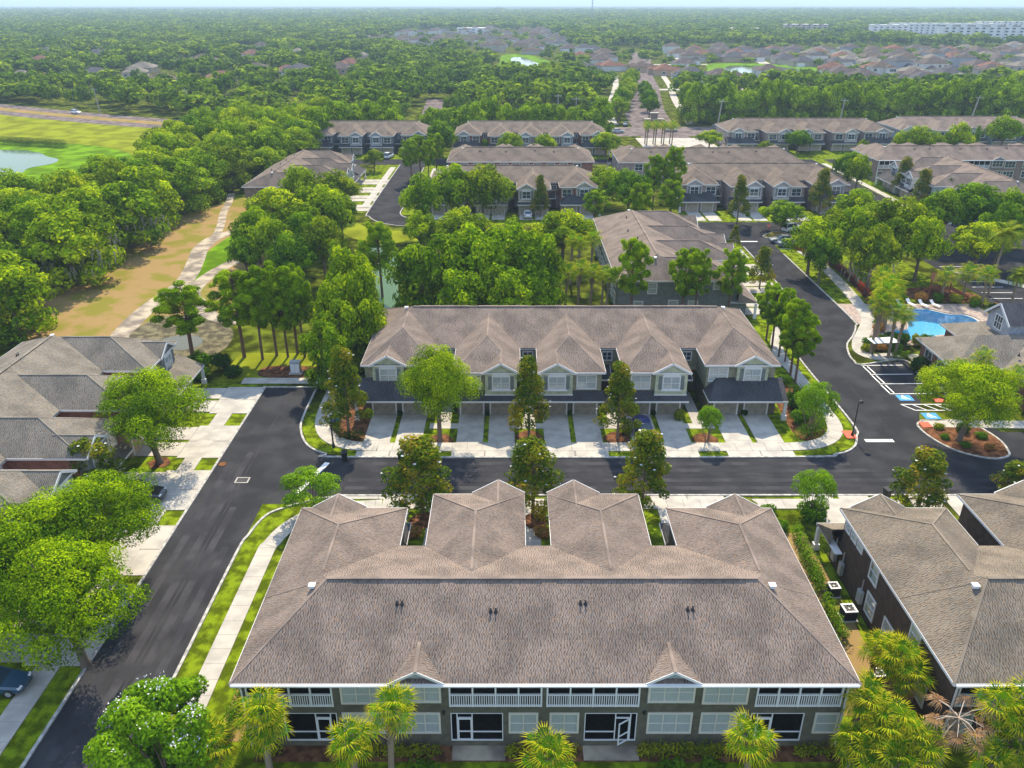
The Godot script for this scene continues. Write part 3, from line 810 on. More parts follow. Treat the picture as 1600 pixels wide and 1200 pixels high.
# a fan-shaped palm leaf on its arching stalk, growing along +x
func frond(sd: int, stalk: float, blade: float, dead := false) -> ArrayMesh:
	var r := RandomNumberGenerator.new()
	r.seed = sd
	var s := Shape.new()
	var g0 := g3(0.05, 0.15, 0.008)
	var g1 := g3(0.14, 0.28, 0.012)
	var tip := g3(0.52, 0.43, 0.03)
	if dead:
		g0 = g3(0.30, 0.17, 0.08); g1 = g3(0.30, 0.17, 0.08); tip = g3(0.42, 0.27, 0.15)
	s.tint = g1 if not dead else g3(0.55, 0.45, 0.36)
	var m := Vector3(stalk * 0.55, stalk * 0.12, 0)
	var e := Vector3(stalk, 0, 0)
	s.tube(Vector3.ZERO, m, 0.035, 0.028, 4); s.tube(m, e, 0.028, 0.02, 4)
	var k := 20
	for i in k:
		var a := lerpf(-2.25, 2.25, (i + 0.5) / k) + r.randfn() * 0.03
		var len := blade * (1.0 - 0.16 * absf(a) / 2.25) * r.randf_range(0.88, 1.06)
		var d := Vector3(cos(a), 0, sin(a))
		var root := e + Vector3(cos(a) * 0.05 - 0.1 * blade * (1 - cos(a)), 0.0, 0)
		var fall := -len * (0.12 + 0.40 * r.randf()) * (1.0 if not dead else 1.6)
		var mid := root + d * len * 0.55 + Vector3(0, len * 0.10 + fall * 0.15, 0)
		var end := root + d * len + Vector3(0, fall, 0)
		var side := d.cross(Vector3.UP) * len * 0.042
		s.tint = g0.lerp(g1, r.randf())
		s.tri(root, mid - side, mid + Vector3(0, 0.02, 0)); s.tri(root, mid + Vector3(0, 0.02, 0), mid + side)
		s.tint = s.tint.lerp(tip, 0.35 + 0.4 * r.randf())
		s.tri(mid - side, end, mid + Vector3(0, 0.02, 0)); s.tri(mid + Vector3(0, 0.02, 0), end, mid + side)
	return s.done()

# the feather leaf of a tall slim palm, growing along +x
func feather(sd: int, len: float) -> ArrayMesh:
	var r := RandomNumberGenerator.new()
	r.seed = sd
	var s := Shape.new()
	var last := Vector3.ZERO
	for i in 14:
		var f := (i + 1) / 14.0
		var p := Vector3(len * f * (1 - 0.12 * f), len * 0.22 * sin(f * PI * 0.9) - len * 0.34 * f * f, 0)
		s.tint = g3(0.17, 0.24, 0.02)
		s.tube(last, p, 0.03, 0.025, 3)
		for side in [-1, 1]:
			s.tint = g3(0.06, 0.14, 0.012).lerp(g3(0.30, 0.32, 0.03), r.randf())
			var l := len * 0.36 * sin(PI * (0.12 + 0.8 * f))
			var q := p + Vector3(l * 0.5, -l * 0.25, side * l)
			s.tri(last, q, p)
		last = p
	return s.done()

func palm_trunk(h: float, r0: float, r1: float, boots: bool) -> ArrayMesh:
	var s := Shape.new()
	var sway := Vector3(0.12, 0, 0.06)
	var k := 6
	for i in k:
		var a := float(i) / k; var b := float(i + 1) / k
		s.tube(Vector3(0, h * a, 0) + sway * a * a * h * 0.4, Vector3(0, h * b, 0) + sway * b * b * h * 0.4, lerpf(r0, r1, a), lerpf(r0, r1, b), 9)
	if boots:   # old leaf bases crossing one another below the crown
		for i in 36:
			var y := h * (0.62 + 0.38 * i / 36.0)
			var an := i * 2.39996
			var c := Vector3(cos(an), 0, sin(an))
			var o := Vector3(0, y, 0) + sway * pow(y / h, 2) * h * 0.4
			s.bar(o + c * r1 * 0.8, o + c * (r1 + 0.16) + Vector3(0, 0.34, 0), 0.09, 0.04)
	return s.done()

func top_of(h: float) -> Vector3:
	return Vector3(0, h, 0) + Vector3(0.12, 0, 0.06) * h * 0.4

# a cabbage palm whose fan leaves are each a part
func sabal(label: String, at: Vector3, h: float, grow: float, fans: int, group: String, tint := "leaf_gold", sd := 0) -> Node3D:
	var o := thing("cabbage_palm", label, "palm", at, sd * 1.7, group)
	if not cache.has("fans"):
		cache.fans = [frond(1, 0.95, 1.0), frond(2, 0.8, 0.95), frond(3, 1.1, 1.05)]
	var key := "ptr%.1f" % h
	if not cache.has(key):
		cache[key] = palm_trunk(h, 0.2, 0.17, true)
	part("trunk", cache[key], M.palm_bark, o)
	var r := RandomNumberGenerator.new()
	r.seed = sd + 100
	for i in fans:
		var el := lerpf(1.35, -0.75, pow((i + 0.5) / fans, 0.85))
		var f := part("frond", cache.fans[i % 3], M[tint], o, top_of(h) + Vector3(0, 0.1, 0))
		f.basis = Basis(Vector3.UP, i * 2.39996 + r.randfn() * 0.15) * Basis(Vector3.BACK, el) * Basis(Vector3.RIGHT, r.randfn() * 0.3)
		f.scale = Vector3.ONE * grow * r.randf_range(0.88, 1.1)
	if not cache.has("dry_fan"): cache.dry_fan = frond(8, 0.7, 0.8, true)
	for i in 3:   # dry leaves hanging under the crown
		var f := part("dry_frond", cache.dry_fan, M.leaf_plain, o, top_of(h) + Vector3(0, -0.1, 0))
		f.basis = Basis(Vector3.UP, i * 2.2 + sd) * Basis(Vector3.BACK, -1.15 - 0.15 * i)
	return o

# one mesh for the crown of a palm too far off to tell its leaves apart
func far_crown(kind: String) -> ArrayMesh:
	if cache.has("fc" + kind):
		return cache["fc" + kind]
	var st := SurfaceTool.new()
	var r := RandomNumberGenerator.new()
	r.seed = 9
	var fans := 20 if kind == "sabal" else 22
	var one: ArrayMesh = frond(5, 0.95, 1.0) if kind == "sabal" else feather(6, 2.3)
	for i in fans:
		var el := lerpf(1.3, -0.8, pow((i + 0.5) / fans, 0.85))
		st.append_from(one, 0, Transform3D(Basis(Vector3.UP, i * 2.39996) * Basis(Vector3.BACK, el) * Basis(Vector3.RIGHT, r.randfn() * 0.3), Vector3.ZERO))
	cache["fc" + kind] = st.commit()
	return cache["fc" + kind]

func far_palm(label: String, at: Vector3, h: float, rad: float, kind: String, group := "", tint := "leaf_mid") -> Node3D:
	var o := thing("cabbage_palm" if kind == "sabal" else "tall_palm", label, "palm", at, h * 3.3, group)
	var key := "fpt%s%.1f" % [kind, h]
	if not cache.has(key):
		cache[key] = palm_trunk(h, 0.2, 0.15, kind == "sabal")
	part("trunk", cache[key], M.palm_bark, o)
	var f := part("crown", far_crown(kind), M[tint], o, top_of(h))
	f.scale = Vector3.ONE * rad / 1.75
	return o

# one proto per kind and variant; each tree after the first is a copy with its own size, turn and tint
var protos := {}
func proto(kind: String, variant: int) -> Array:
	var key := kind + str(variant)
	if not protos.has(key):
		match kind:
			"oak": protos[key] = oak(200 + variant * 7, 34000, 0.18, 66)
			"mid": protos[key] = oak(300 + variant * 7, 7000, 0.46, 52)
			"belt": protos[key] = oak(350 + variant * 7, 7000, 0.52, 44, true)
			"far": protos[key] = oak(400 + variant * 7, 700, 1.35, 26)
			"pine": protos[key] = pine(500 + variant * 7, 9000, 0.38)
			"magnolia": protos[key] = magnolia(600 + variant * 7, 6500, 0.27)
			"myrtle": protos[key] = myrtle(700 + variant * 7, 5200, 0.19)
			"blossom": protos[key] = myrtle(760 + variant * 7, 15000, 0.17, true)
			"cypress": protos[key] = cypress(800 + variant * 7, 2600, 0.42)
	return protos[key]

const NOMINAL := {"belt": [5.0, 10.0], "oak": [5.0, 10.0], "mid": [5.0, 10.0], "far": [5.0, 10.0], "pine": [3.0, 11.0], "magnolia": [2.6, 8.5], "myrtle": [2.4, 4.6], "blossom": [2.4, 4.6], "cypress": [1.5, 12.0]}
const CALLED := {"belt": "oak_tree", "oak": "oak_tree", "mid": "oak_tree", "far": "oak_tree", "pine": "pine_tree", "magnolia": "magnolia_tree", "myrtle": "myrtle_tree", "blossom": "myrtle_tree", "cypress": "conifer_tree"}

var tree_seed := 0
func tree(kind: String, label: String, x: float, z: float, h: float, r: float, tint := "", group := "") -> Node3D:
	tree_seed += 1
	var variants: int = {"oak": 3, "mid": 4, "far": 3, "pine": 3, "magnolia": 3, "belt": 2}.get(kind, 1)
	var p := proto(kind, tree_seed % variants)
	var o := thing(CALLED[kind], label, "tree", Vector3(x, 0, z), tree_seed * 1.9, group)
	var sc := Vector3(r / NOMINAL[kind][0], h / NOMINAL[kind][1], r / NOMINAL[kind][0])
	if tint == "":
		tint = ["leaf_mid", "leaf_bright", "leaf_mid", "leaf_lime", "leaf_olive", "leaf_dark", "leaf_bright"][(tree_seed * 5) % 7] if kind in ["oak", "mid"] else "leaf_belt" if kind == "belt" and tree_seed % 3 > 0 else "leaf_mid"
	part("trunk", p[1], M.pine_bark if kind == "pine" else M.bark, o).scale = sc
	part("crown", p[0], M[tint], o).scale = sc
	if group == "oaks of the west wood" or "mossy" in label:
		var ms := part("moss", moss(), M.leaf_plain, o)
		ms.scale = sc
		ms.set_meta("kind", "stuff")
	if p.size() > 2 and (kind == "magnolia" or kind == "blossom"):
		part("blossom", p[2], M.white_paint, o).scale = sc
	return o

func bush_mesh(sd: int, count: int, size: float, colors: Array, flat := 0.8) -> ArrayMesh:
	var r := RandomNumberGenerator.new()
	r.seed = sd
	var cl := []
	for i in 9:
		var a := i * 2.39996
		cl.append([Vector3(cos(a) * 0.5 * sqrt(i / 9.0), 0.45 + r.randf() * 0.2, sin(a) * 0.5 * sqrt(i / 9.0)) * Vector3(1, flat, 1), 0.42])
	return leaves(sd, cl, count, size, colors, Vector3(0, 0.2, 0))

func bush(label: String, x: float, z: float, r: float, h: float, look := "green", group := "") -> Node3D:
	var key := "bush" + look
	if not cache.has(key):
		var cols: Array = {"green": [g3(0.045, 0.11, 0.006), g3(0.11, 0.21, 0.01)], "gold": [g3(0.10, 0.15, 0.012), g3(0.30, 0.30, 0.02)], "dark": [g3(0.015, 0.045, 0.01), g3(0.04, 0.09, 0.014)], "red": [g3(0.20, 0.02, 0.02), g3(0.36, 0.05, 0.03), g3(0.08, 0.09, 0.01)], "rust": [g3(0.22, 0.09, 0.04), g3(0.36, 0.20, 0.10), g3(0.06, 0.09, 0.015)]}[look]
		cache[key] = bush_mesh(hash(look), 900, 0.2, cols)
	var o := thing("shrub", label, "shrub", Vector3(x, 0, z), x * 3.1 + z, group)
	part("foliage", cache[key], M.leaf_mid, o).scale = Vector3(r, h, r)
	return o

# a clipped hedge along a line: one body of small leaves
func hedge(label: String, pts: Array, w: float, h: float, look := "green") -> Node3D:
	var o := thing("hedge", label, "hedge", Vector3(pts[0].x, 0, pts[0].y))
	var cl := []
	var len := 0.0
	for i in pts.size() - 1:
		var d: float = pts[i].distance_to(pts[i + 1])
		var k := int(d / (w * 0.45)) + 1
		for j in k:
			var p: Vector2 = pts[i].lerp(pts[i + 1], float(j) / k) - pts[0]
			var b := RandomNumberGenerator.new(); b.seed = hash(p)
			for q in [0.3, 0.72]:
				cl.append([Vector3(p.x + b.randfn() * 0.06, h * q, p.y + b.randfn() * 0.06), w * 0.5 * b.randf_range(0.8, 1.15)])
		len += d
	var cols: Array = {"green": [g3(0.045, 0.11, 0.006), g3(0.1, 0.2, 0.01), g3(0.17, 0.26, 0.01)], "red": [g3(0.25, 0.015, 0.02), g3(0.4, 0.04, 0.03), g3(0.06, 0.10, 0.012)], "gold": [g3(0.10, 0.15, 0.012), g3(0.28, 0.28, 0.02)], "dark": [g3(0.015, 0.05, 0.01), g3(0.045, 0.10, 0.014)]}[look]
	part("foliage", leaves(hash(label), cl, int(len * (h + w) * 130), 0.17, cols, Vector3(0, -200, 0)), M.leaf_mid, o)
	return o

# ---------------------------------------------------------------- ground pieces
func V(a: Array) -> PackedVector2Array:
	var p := PackedVector2Array()
	for i in range(0, a.size(), 2):
		p.append(Vector2(a[i], a[i + 1]))
	return p

func sheet(called: String, pts: PackedVector2Array, y: float, mat: String, kind := "structure") -> MeshInstance3D:
	var s := Shape.new()
	var ix := Geometry2D.triangulate_polygon(pts)
	for i in range(0, ix.size(), 3):
		var a := Vector3(pts[ix[i]].x, y, pts[ix[i]].y); var b := Vector3(pts[ix[i + 1]].x, y, pts[ix[i + 1]].y); var c := Vector3(pts[ix[i + 2]].x, y, pts[ix[i + 2]].y)
		if (b - a).cross(c - a).y > 0: s.tri(a, b, c)
		else: s.tri(a, c, b)
	var o := part(numbered(called), s, M[mat], self)
	o.set_meta("kind", kind)
	return o

func rect(called: String, x0: float, z0: float, x1: float, z1: float, y: float, mat: String) -> MeshInstance3D:
	return sheet(called, V([x0, z0, x1, z0, x1, z1, x0, z1]), y, mat)

func smooth(pts: PackedVector2Array, closed := false, k := 5) -> PackedVector2Array:
	var out := PackedVector2Array()
	var n := pts.size()
	for i in (n if closed else n - 1):
		var a := pts[(i - 1 + n) % n] if closed or i > 0 else pts[0]
		var d := pts[(i + 2) % n] if closed or i + 2 < n else pts[n - 1]
		for j in k:
			out.append(pts[i].cubic_interpolate(pts[(i + 1) % n], a, d, float(j) / k))
	if not closed: out.append(pts[n - 1])
	return out

func side_of(pts: PackedVector2Array, i: int) -> Vector2:
	var a := pts[maxi(i - 1, 0)]; var b := pts[mini(i + 1, pts.size() - 1)]
	return (b - a).normalized().orthogonal()

func ribbon(pts: PackedVector2Array, off0: float, off1: float, y0: float, y1: float) -> Shape:
	var s := Shape.new()
	for i in pts.size() - 1:
		var na := side_of(pts, i); var nb := side_of(pts, i + 1)
		var a := pts[i] + na * off0; var b := pts[i] + na * off1; var c := pts[i + 1] + nb * off1; var d := pts[i + 1] + nb * off0
		var q := [Vector3(a.x, y1, a.y), Vector3(b.x, y1, b.y), Vector3(c.x, y1, c.y), Vector3(d.x, y1, d.y)]
		if (q[1] - q[0]).cross(q[2] - q[0]).y < 0: q.reverse()
		s.quad(q[0], q[1], q[2], q[3])
		if y1 - y0 > 0.01:
			for k in 4:
				var u: Vector3 = q[k]; var w: Vector3 = q[(k + 1) % 4]
				s.quad(Vector3(u.x, y0, u.z), Vector3(w.x, y0, w.z), w, u)
	return s

func kerb(pts: PackedVector2Array, called := "kerb") -> void:
	struct(called, ribbon(pts, -0.1, 0.12, 0.0, 0.13), M.kerb)

# a path of concrete slabs with open joints between them
func walk(called: String, pts: PackedVector2Array, w: float, y := 0.1, step := 1.55, mat := "concrete") -> void:
	var o := thing(called, "", "", Vector3.ZERO)
	o.set_meta("kind", "structure")
	var line := PackedVector2Array()
	for i in pts.size() - 1:   # resample by length
		var d := pts[i].distance_to(pts[i + 1])
		var k := maxi(1, int(round(d / step)))
		for j in k:
			line.append(pts[i].lerp(pts[i + 1], float(j) / k))
	line.append(pts[pts.size() - 1])
	for i in line.size() - 1:
		var a := line[i]; var b := line[i + 1]
		var gap := (b - a).normalized() * 0.012
		var na := side_of(line, i) * w / 2; var nb := side_of(line, i + 1) * w / 2
		var s := Shape.new()
		var q := [a + gap - na, a + gap + na, b - gap + nb, b - gap - na.lerp(nb, 1.0)]
		var top := []
		for p in q:
			top.append(Vector3(p.x, y, p.y))
		if (top[1] - top[0]).cross(top[2] - top[0]).y < 0: top.reverse()
		s.quad(top[0], top[1], top[2], top[3])
		for k in 4:
			var u: Vector3 = top[k]; var v: Vector3 = top[(k + 1) % 4]
			s.quad(Vector3(u.x, 0.02, u.z), Vector3(v.x, 0.02, v.z), v, u)
		part("slab", s, M[mat], o)

# the driveways in front of a row: two concrete panels each
func drives(at: Vector3, turn: float, n: int, reach: float, walk_from := 0.0, walk_to := 0.0) -> void:
	var b := Basis(Vector3.UP, turn)
	var x := 0.0
	for i in n:
		var end := i == 0 or i == n - 1
		var w := 8.4 if end else 7.4
		for k in [-1, 1]:
			var o := thing("driveway", "", "", at + b * Vector3(x + w / 2 + k * 1.68, 0, 0), turn)
			o.set_meta("kind", "structure")
			var cuts := [19.3, 22.3, 25.3, walk_from, walk_to, 19.3 + reach] if walk_from > 25.3 else [19.3, 19.3 + reach / 2, 19.3 + reach]
			for j in cuts.size() - 1:
				if walk_from > 0 and is_equal_approx(cuts[j], walk_from): continue
				var s := Shape.new()
				var out := 0.35 if j == cuts.size() - 2 and walk_from > 0 else 0.0
				s.box(Vector3(-1.4 - out, 0.02, cuts[j] + 0.012), Vector3(1.4 + out, 0.1 if out == 0.0 else 0.085, cuts[j + 1] - 0.012))
				part("slab", s, M.concrete, o)
		x += w + 1.9

# ---------------------------------------------------------------- vehicles and street furniture
func car(label: String, at: Vector3, turn: float, paint: String, suv := false) -> Node3D:
	var o := thing("car", label, "car", at, turn)
	var key := "car%s" % suv
	if not cache.has(key):
		var L := 2.3
		# stations along the length: x, half width, sill, shoulder height
		var st := [[-L, 0.66, 0.42, 0.72], [-L + 0.1, 0.82, 0.30, 0.90], [-1.6, 0.89, 0.26, 0.98 if not suv else 1.06], [-0.6, 0.91, 0.24, 0.98 if not suv else 1.06], [0.7, 0.91, 0.24, 0.95 if not suv else 1.04], [1.3, 0.89, 0.24, 0.90 if not suv else 1.02], [L - 0.25, 0.80, 0.26, 0.76 if not suv else 0.92], [L, 0.62, 0.38, 0.60 if not suv else 0.74]]
		var body := Shape.new()
		var ring := func(s: Array) -> Array:
			return [Vector3(s[0], s[2], s[1] * 0.9), Vector3(s[0], s[2] + 0.16, s[1]), Vector3(s[0], s[3] - 0.14, s[1]), Vector3(s[0], s[3], s[1] * 0.86), Vector3(s[0], s[3] + 0.03, 0), Vector3(s[0], s[3], -s[1] * 0.86), Vector3(s[0], s[3] - 0.14, -s[1]), Vector3(s[0], s[2] + 0.16, -s[1]), Vector3(s[0], s[2], -s[1] * 0.9)]
		for i in st.size() - 1:
			var a: Array = ring.call(st[i]); var b: Array = ring.call(st[i + 1])
			for k in 8:
				body.quad(a[k], b[k], b[k + 1], a[k + 1])
			body.quad(a[8], b[8], b[0], a[0])
		for e in [0, st.size() - 1]:
			var a: Array = ring.call(st[e])
			for k in range(1, 8):
				if e == 0: body.tri(a[0], a[k], a[k + 1])
				else: body.tri(a[0], a[k + 1], a[k])
		var y0 := 0.94 if not suv else 1.02
		var y1 := 1.44 if not suv else 1.72
		var xb0 := -1.75 if not suv else -2.15
		var xb1 := -1.1 if not suv else -1.9
		var xf1 := 0.1; var xf0 := 0.95
		var glass := Shape.new()
		var roof := Shape.new()
		var bl := [Vector3(xb0, y0, 0.78), Vector3(xf0, y0, 0.78), Vector3(xf0, y0, -0.78), Vector3(xb0, y0, -0.78)]
		var tl := [Vector3(xb1, y1, 0.6), Vector3(xf1, y1, 0.6), Vector3(xf1, y1, -0.6), Vector3(xb1, y1, -0.6)]
		for k in 4:
			glass.quad(bl[k], bl[(k + 1) % 4], tl[(k + 1) % 4], tl[k])
		var mid := Vector3((xb1 + xf1) / 2, y1 + 0.06, 0)
		for k in 4:
			roof.tri(tl[k] + Vector3(0, 0.012, 0), tl[(k + 1) % 4] + Vector3(0, 0.012, 0), mid)
		for s in [0, 1]:   # pillars
			var z0 := 0.785 if s == 0 else -0.785; var z1 := 0.605 if s == 0 else -0.605
			for xx in [[xb0, xb1], [xf0, xf1], [-0.35, -0.45]]:
				roof.bar(Vector3(xx[0], y0, z0), Vector3(xx[1], y1 + 0.015, z1), 0.07, 0.05)
			roof.bar(Vector3(xb1, y1 + 0.01, z1), Vector3(xf1, y1 + 0.01, z1), 0.06, 0.04)
		var tyre := Shape.new()
		var rim := Shape.new()
		for k in 14:
			var a := TAU * k / 14; var b := TAU * (k + 1) / 14
			var pa := Vector3(cos(a), sin(a), 0) * 0.34; var pb := Vector3(cos(b), sin(b), 0) * 0.34
			var zz := Vector3(0, 0, 0.11)
			tyre.quad(pb - zz, pa - zz, pa + zz, pb + zz)
			tyre.quad(pa + zz, pa * 0.6 + zz, pb * 0.6 + zz, pb + zz); tyre.quad(pb - zz, pb * 0.6 - zz, pa * 0.6 - zz, pa - zz)
			rim.tri(Vector3(0, 0, 0.085), pa * 0.62 + zz * 0.9, pb * 0.62 + zz * 0.9); rim.tri(Vector3(0, 0, -0.085), pb * 0.62 - zz * 0.9, pa * 0.62 - zz * 0.9)
		var lt := Shape.new()
		lt.cbox(Vector3.ZERO, Vector3(0.16, 0.14, 0.34))
		cache[key] = [body.done(), glass.done(), roof.done(), tyre.done(), rim.done(), lt.done()]
	if not M.has("paint_" + paint):
		var cols := {"white": lin(0.7, 0.7, 0.7), "black": lin(0.012, 0.012, 0.014), "blue": lin(0.01, 0.02, 0.12), "steel": lin(0.10, 0.16, 0.22), "silver": lin(0.42, 0.45, 0.48), "red": lin(0.40, 0.015, 0.02), "grey": lin(0.12, 0.13, 0.14), "teal": lin(0.02, 0.06, 0.10)}
		var m := plain("paint_" + paint, cols[paint], 0.3, 0.5)
		m.clearcoat_enabled = true; m.clearcoat = 0.8; m.clearcoat_roughness = 0.08
		plain("tail_light", lin(0.4, 0.01, 0.01), 0.2); plain("head_light", lin(0.7, 0.7, 0.7), 0.15)
	var c: Array = cache[key]
	part("body", c[0], M["paint_" + paint], o)
	part("windows", c[1], M.dark_pane, o)
	part("roof", c[2], M["paint_" + paint], o)
	for x in [-1.4, 1.42]:
		for z in [-0.8, 0.8]:
			var w := part("wheel", c[3], M.rubber, o, Vector3(x, 0.34, z))
			part("rim", c[4], M.grey_metal, w)
	for z in [-0.62, 0.62]:
		part("headlight", c[5], M.head_light, o, Vector3(2.13, 0.66 if not suv else 0.8, z * 0.98), 0.35 * (-1 if z > 0 else 1))
		part("tail_light", c[5], M.tail_light, o, Vector3(-2.2, 0.78 if not suv else 0.9, z * 0.98), 0.3 * (1 if z > 0 else -1))
	return o

func street_lamp(label: String, x: float, z: float, h := 4.2) -> Node3D:
	var o := thing("street_lamp", label, "street lamp", Vector3(x, 0, z), 0.0, "black street lamps of the estate")
	var p := Shape.new()
	p.tube(Vector3.ZERO, Vector3(0, h - 0.6, 0), 0.07, 0.05, 8)
	p.lathe(Vector3.ZERO, [Vector2(0.0, 0.0), Vector2(0.18, 0.01), Vector2(0.16, 0.3), Vector2(0.09, 0.5), Vector2(0.06, 0.9)], 10)
	part("post", p, M.dark_metal, o)
	var a := Shape.new()
	a.bar(Vector3(0, h - 0.6, 0), Vector3(0.25, h - 0.2, 0), 0.05, 0.05)
	part("bracket", a, M.dark_metal, o)
	var l := Shape.new()
	l.lathe(Vector3(0.25, h - 0.45, 0), [Vector2(0.0, 0.0), Vector2(0.16, 0.02), Vector2(0.30, 0.12), Vector2(0.28, 0.2), Vector2(0.1, 0.34), Vector2(0.0, 0.38)], 12)
	part("lantern", l, M.dark_metal, o)
	return o

func bin(label: String, x: float, z: float, turn := 0.0, mat := "dark_metal") -> void:
	var o := thing("wheeled_bin", label, "bin", Vector3(x, 0.03, z), turn)
	var b := Shape.new()
	var lo := 0.22; var hi := 0.3
	for k in 4:
		var q := [Vector3(-lo, 0.1, lo), Vector3(lo, 0.1, lo), Vector3(lo, 0.1, -lo), Vector3(-lo, 0.1, -lo)]
		var t := [Vector3(-hi, 1.0, hi), Vector3(hi, 1.0, hi), Vector3(hi, 1.0, -hi), Vector3(-hi, 1.0, -hi)]
		b.quad(q[k], q[(k + 1) % 4], t[(k + 1) % 4], t[k])
	part("body", b, M[mat], o)
	var l := Shape.new()
	l.bar(Vector3(0, 1.03, 0.34), Vector3(0, 1.08, -0.36), 0.64, 0.06); l.bar(Vector3(-0.25, 1.0, -0.36), Vector3(0.25, 1.0, -0.36), 0.05, 0.05)
	part("lid", l, M[mat], o)
	for s in [-0.22, 0.22]:
		var w := Shape.new()
		w.tube(Vector3(s - 0.03, 0.12, -0.26), Vector3(s + 0.03, 0.12, -0.26), 0.12, 0.12, 10, true)
		part("wheel", w, M.rubber, o)

func air_conditioner(label: String, x: float, z: float, size := 0.8) -> void:
	var o := thing("air_conditioner", label, "air conditioner", Vector3(x, 0, z), 0.06, "condensers beside the dark brown building")
	var p := Shape.new()
	p.box(Vector3(-size * 0.65, 0, -size * 0.65), Vector3(size * 0.65, 0.12, size * 0.65))
	part("pad", p, M.concrete, o)
	var b := Shape.new()
	b.box(Vector3(-size / 2, 0.12, -size / 2), Vector3(size / 2, 0.9, size / 2))
	for i in 9:
		for s in [-1, 1]:
			b.cbox(Vector3(0, 0.2 + i * 0.075, s * size / 2), Vector3(size * 0.96, 0.025, 0.03)); b.cbox(Vector3(s * size / 2, 0.2 + i * 0.075, 0), Vector3(0.03, 0.025, size * 0.96))
	part("casing", b, M.dark_metal, o)
	var t := Shape.new()
	for s in [-1, 1]:
		t.cbox(Vector3(s * size * 0.45, 0.93, 0), Vector3(size * 0.14, 0.06, size * 1.04)); t.cbox(Vector3(0, 0.932, s * size * 0.45), Vector3(size * 0.78, 0.056, size * 0.14))
	for k in 8:   # rounded corners of the fan opening
		var a := TAU * (k + 0.5) / 8
		if k % 2 == 0 or true:
			t.cbox(Vector3(cos(a) * size * 0.43, 0.925, sin(a) * size * 0.43), Vector3(size * 0.12, 0.05, size * 0.12))
	part("top_cover", t, M.white_metal, o)
	var f := Shape.new()
	for k in 4:
		var a := TAU * k / 4
		f.bar(Vector3(0, 0.87, 0), Vector3(cos(a), 0, sin(a)) * size * 0.34 + Vector3(0, 0.89, 0), 0.13, 0.02)
	f.tube(Vector3(0, 0.84, 0), Vector3(0, 0.92, 0), 0.09, 0.09, 8, true)
	part("fan", f, M.grey_metal, o)

func text(o: Node3D, words: String, at: Vector3, turn: float, size: float, mat: Material) -> void:
	var t := TextMesh.new()
	var f := SystemFont.new()
	f.font_names = PackedStringArray(["Droid Sans"])
	t.font = f; t.text = words; t.font_size = 48; t.pixel_size = size / 48.0; t.depth = 0.01
	part("lettering", t, mat, o, at, turn)

func stop_sign(label: String, x: float, z: float, turn: float) -> void:
	var o := thing("stop_sign", label, "stop sign", Vector3(x, 0, z), turn)
	var p := Shape.new()
	p.tube(Vector3.ZERO, Vector3(0, 2.5, 0), 0.04, 0.04, 8)
	part("post", p, M.dark_metal, o)
	var s := Shape.new()
	for k in 8:
		var a := TAU * (k + 0.5) / 8; var b := TAU * (k + 1.5) / 8
		var pa := Vector3(cos(a) * 0.38, 2.3 + sin(a) * 0.38, 0.07); var pb := Vector3(cos(b) * 0.38, 2.3 + sin(b) * 0.38, 0.07)
		s.tri(Vector3(0, 2.3, 0.07), pa, pb); s.tri(Vector3(0, 2.3, 0.045), pb - Vector3(0, 0, 0.025), pa - Vector3(0, 0, 0.025)); s.quad(pa - Vector3(0, 0, 0.025), pb - Vector3(0, 0, 0.025), pb, pa)
	part("plate", s, M.red_paint, o)
	text(o, "STOP", Vector3(0, 2.3, 0.08), 0, 0.28, M.white_paint)

func utility_pole(label: String, x: float, z: float, h: float, lean: float) -> void:
	var o := thing("utility_pole", label, "utility pole", Vector3(x, 0, z), 0.0, "power poles along the highway")
	var p := Shape.new()
	p.tube(Vector3(0, -0.2, 0), Vector3(lean, h, 0), 0.28, 0.16, 9, true)
	part("post", p, M.wood_pole, o)
	var c := Shape.new()
	c.bar(Vector3(lean - 1.2, h - 0.7, 0), Vector3(lean + 1.2, h - 0.7, 0), 0.12, 0.14)
	for k in [-1.1, 0, 1.1]:
		c.tube(Vector3(lean + k, h - 0.6, 0), Vector3(lean + k, h - 0.3, 0), 0.06, 0.05, 6)
	part("crossarm", c, M.grey_metal, o)

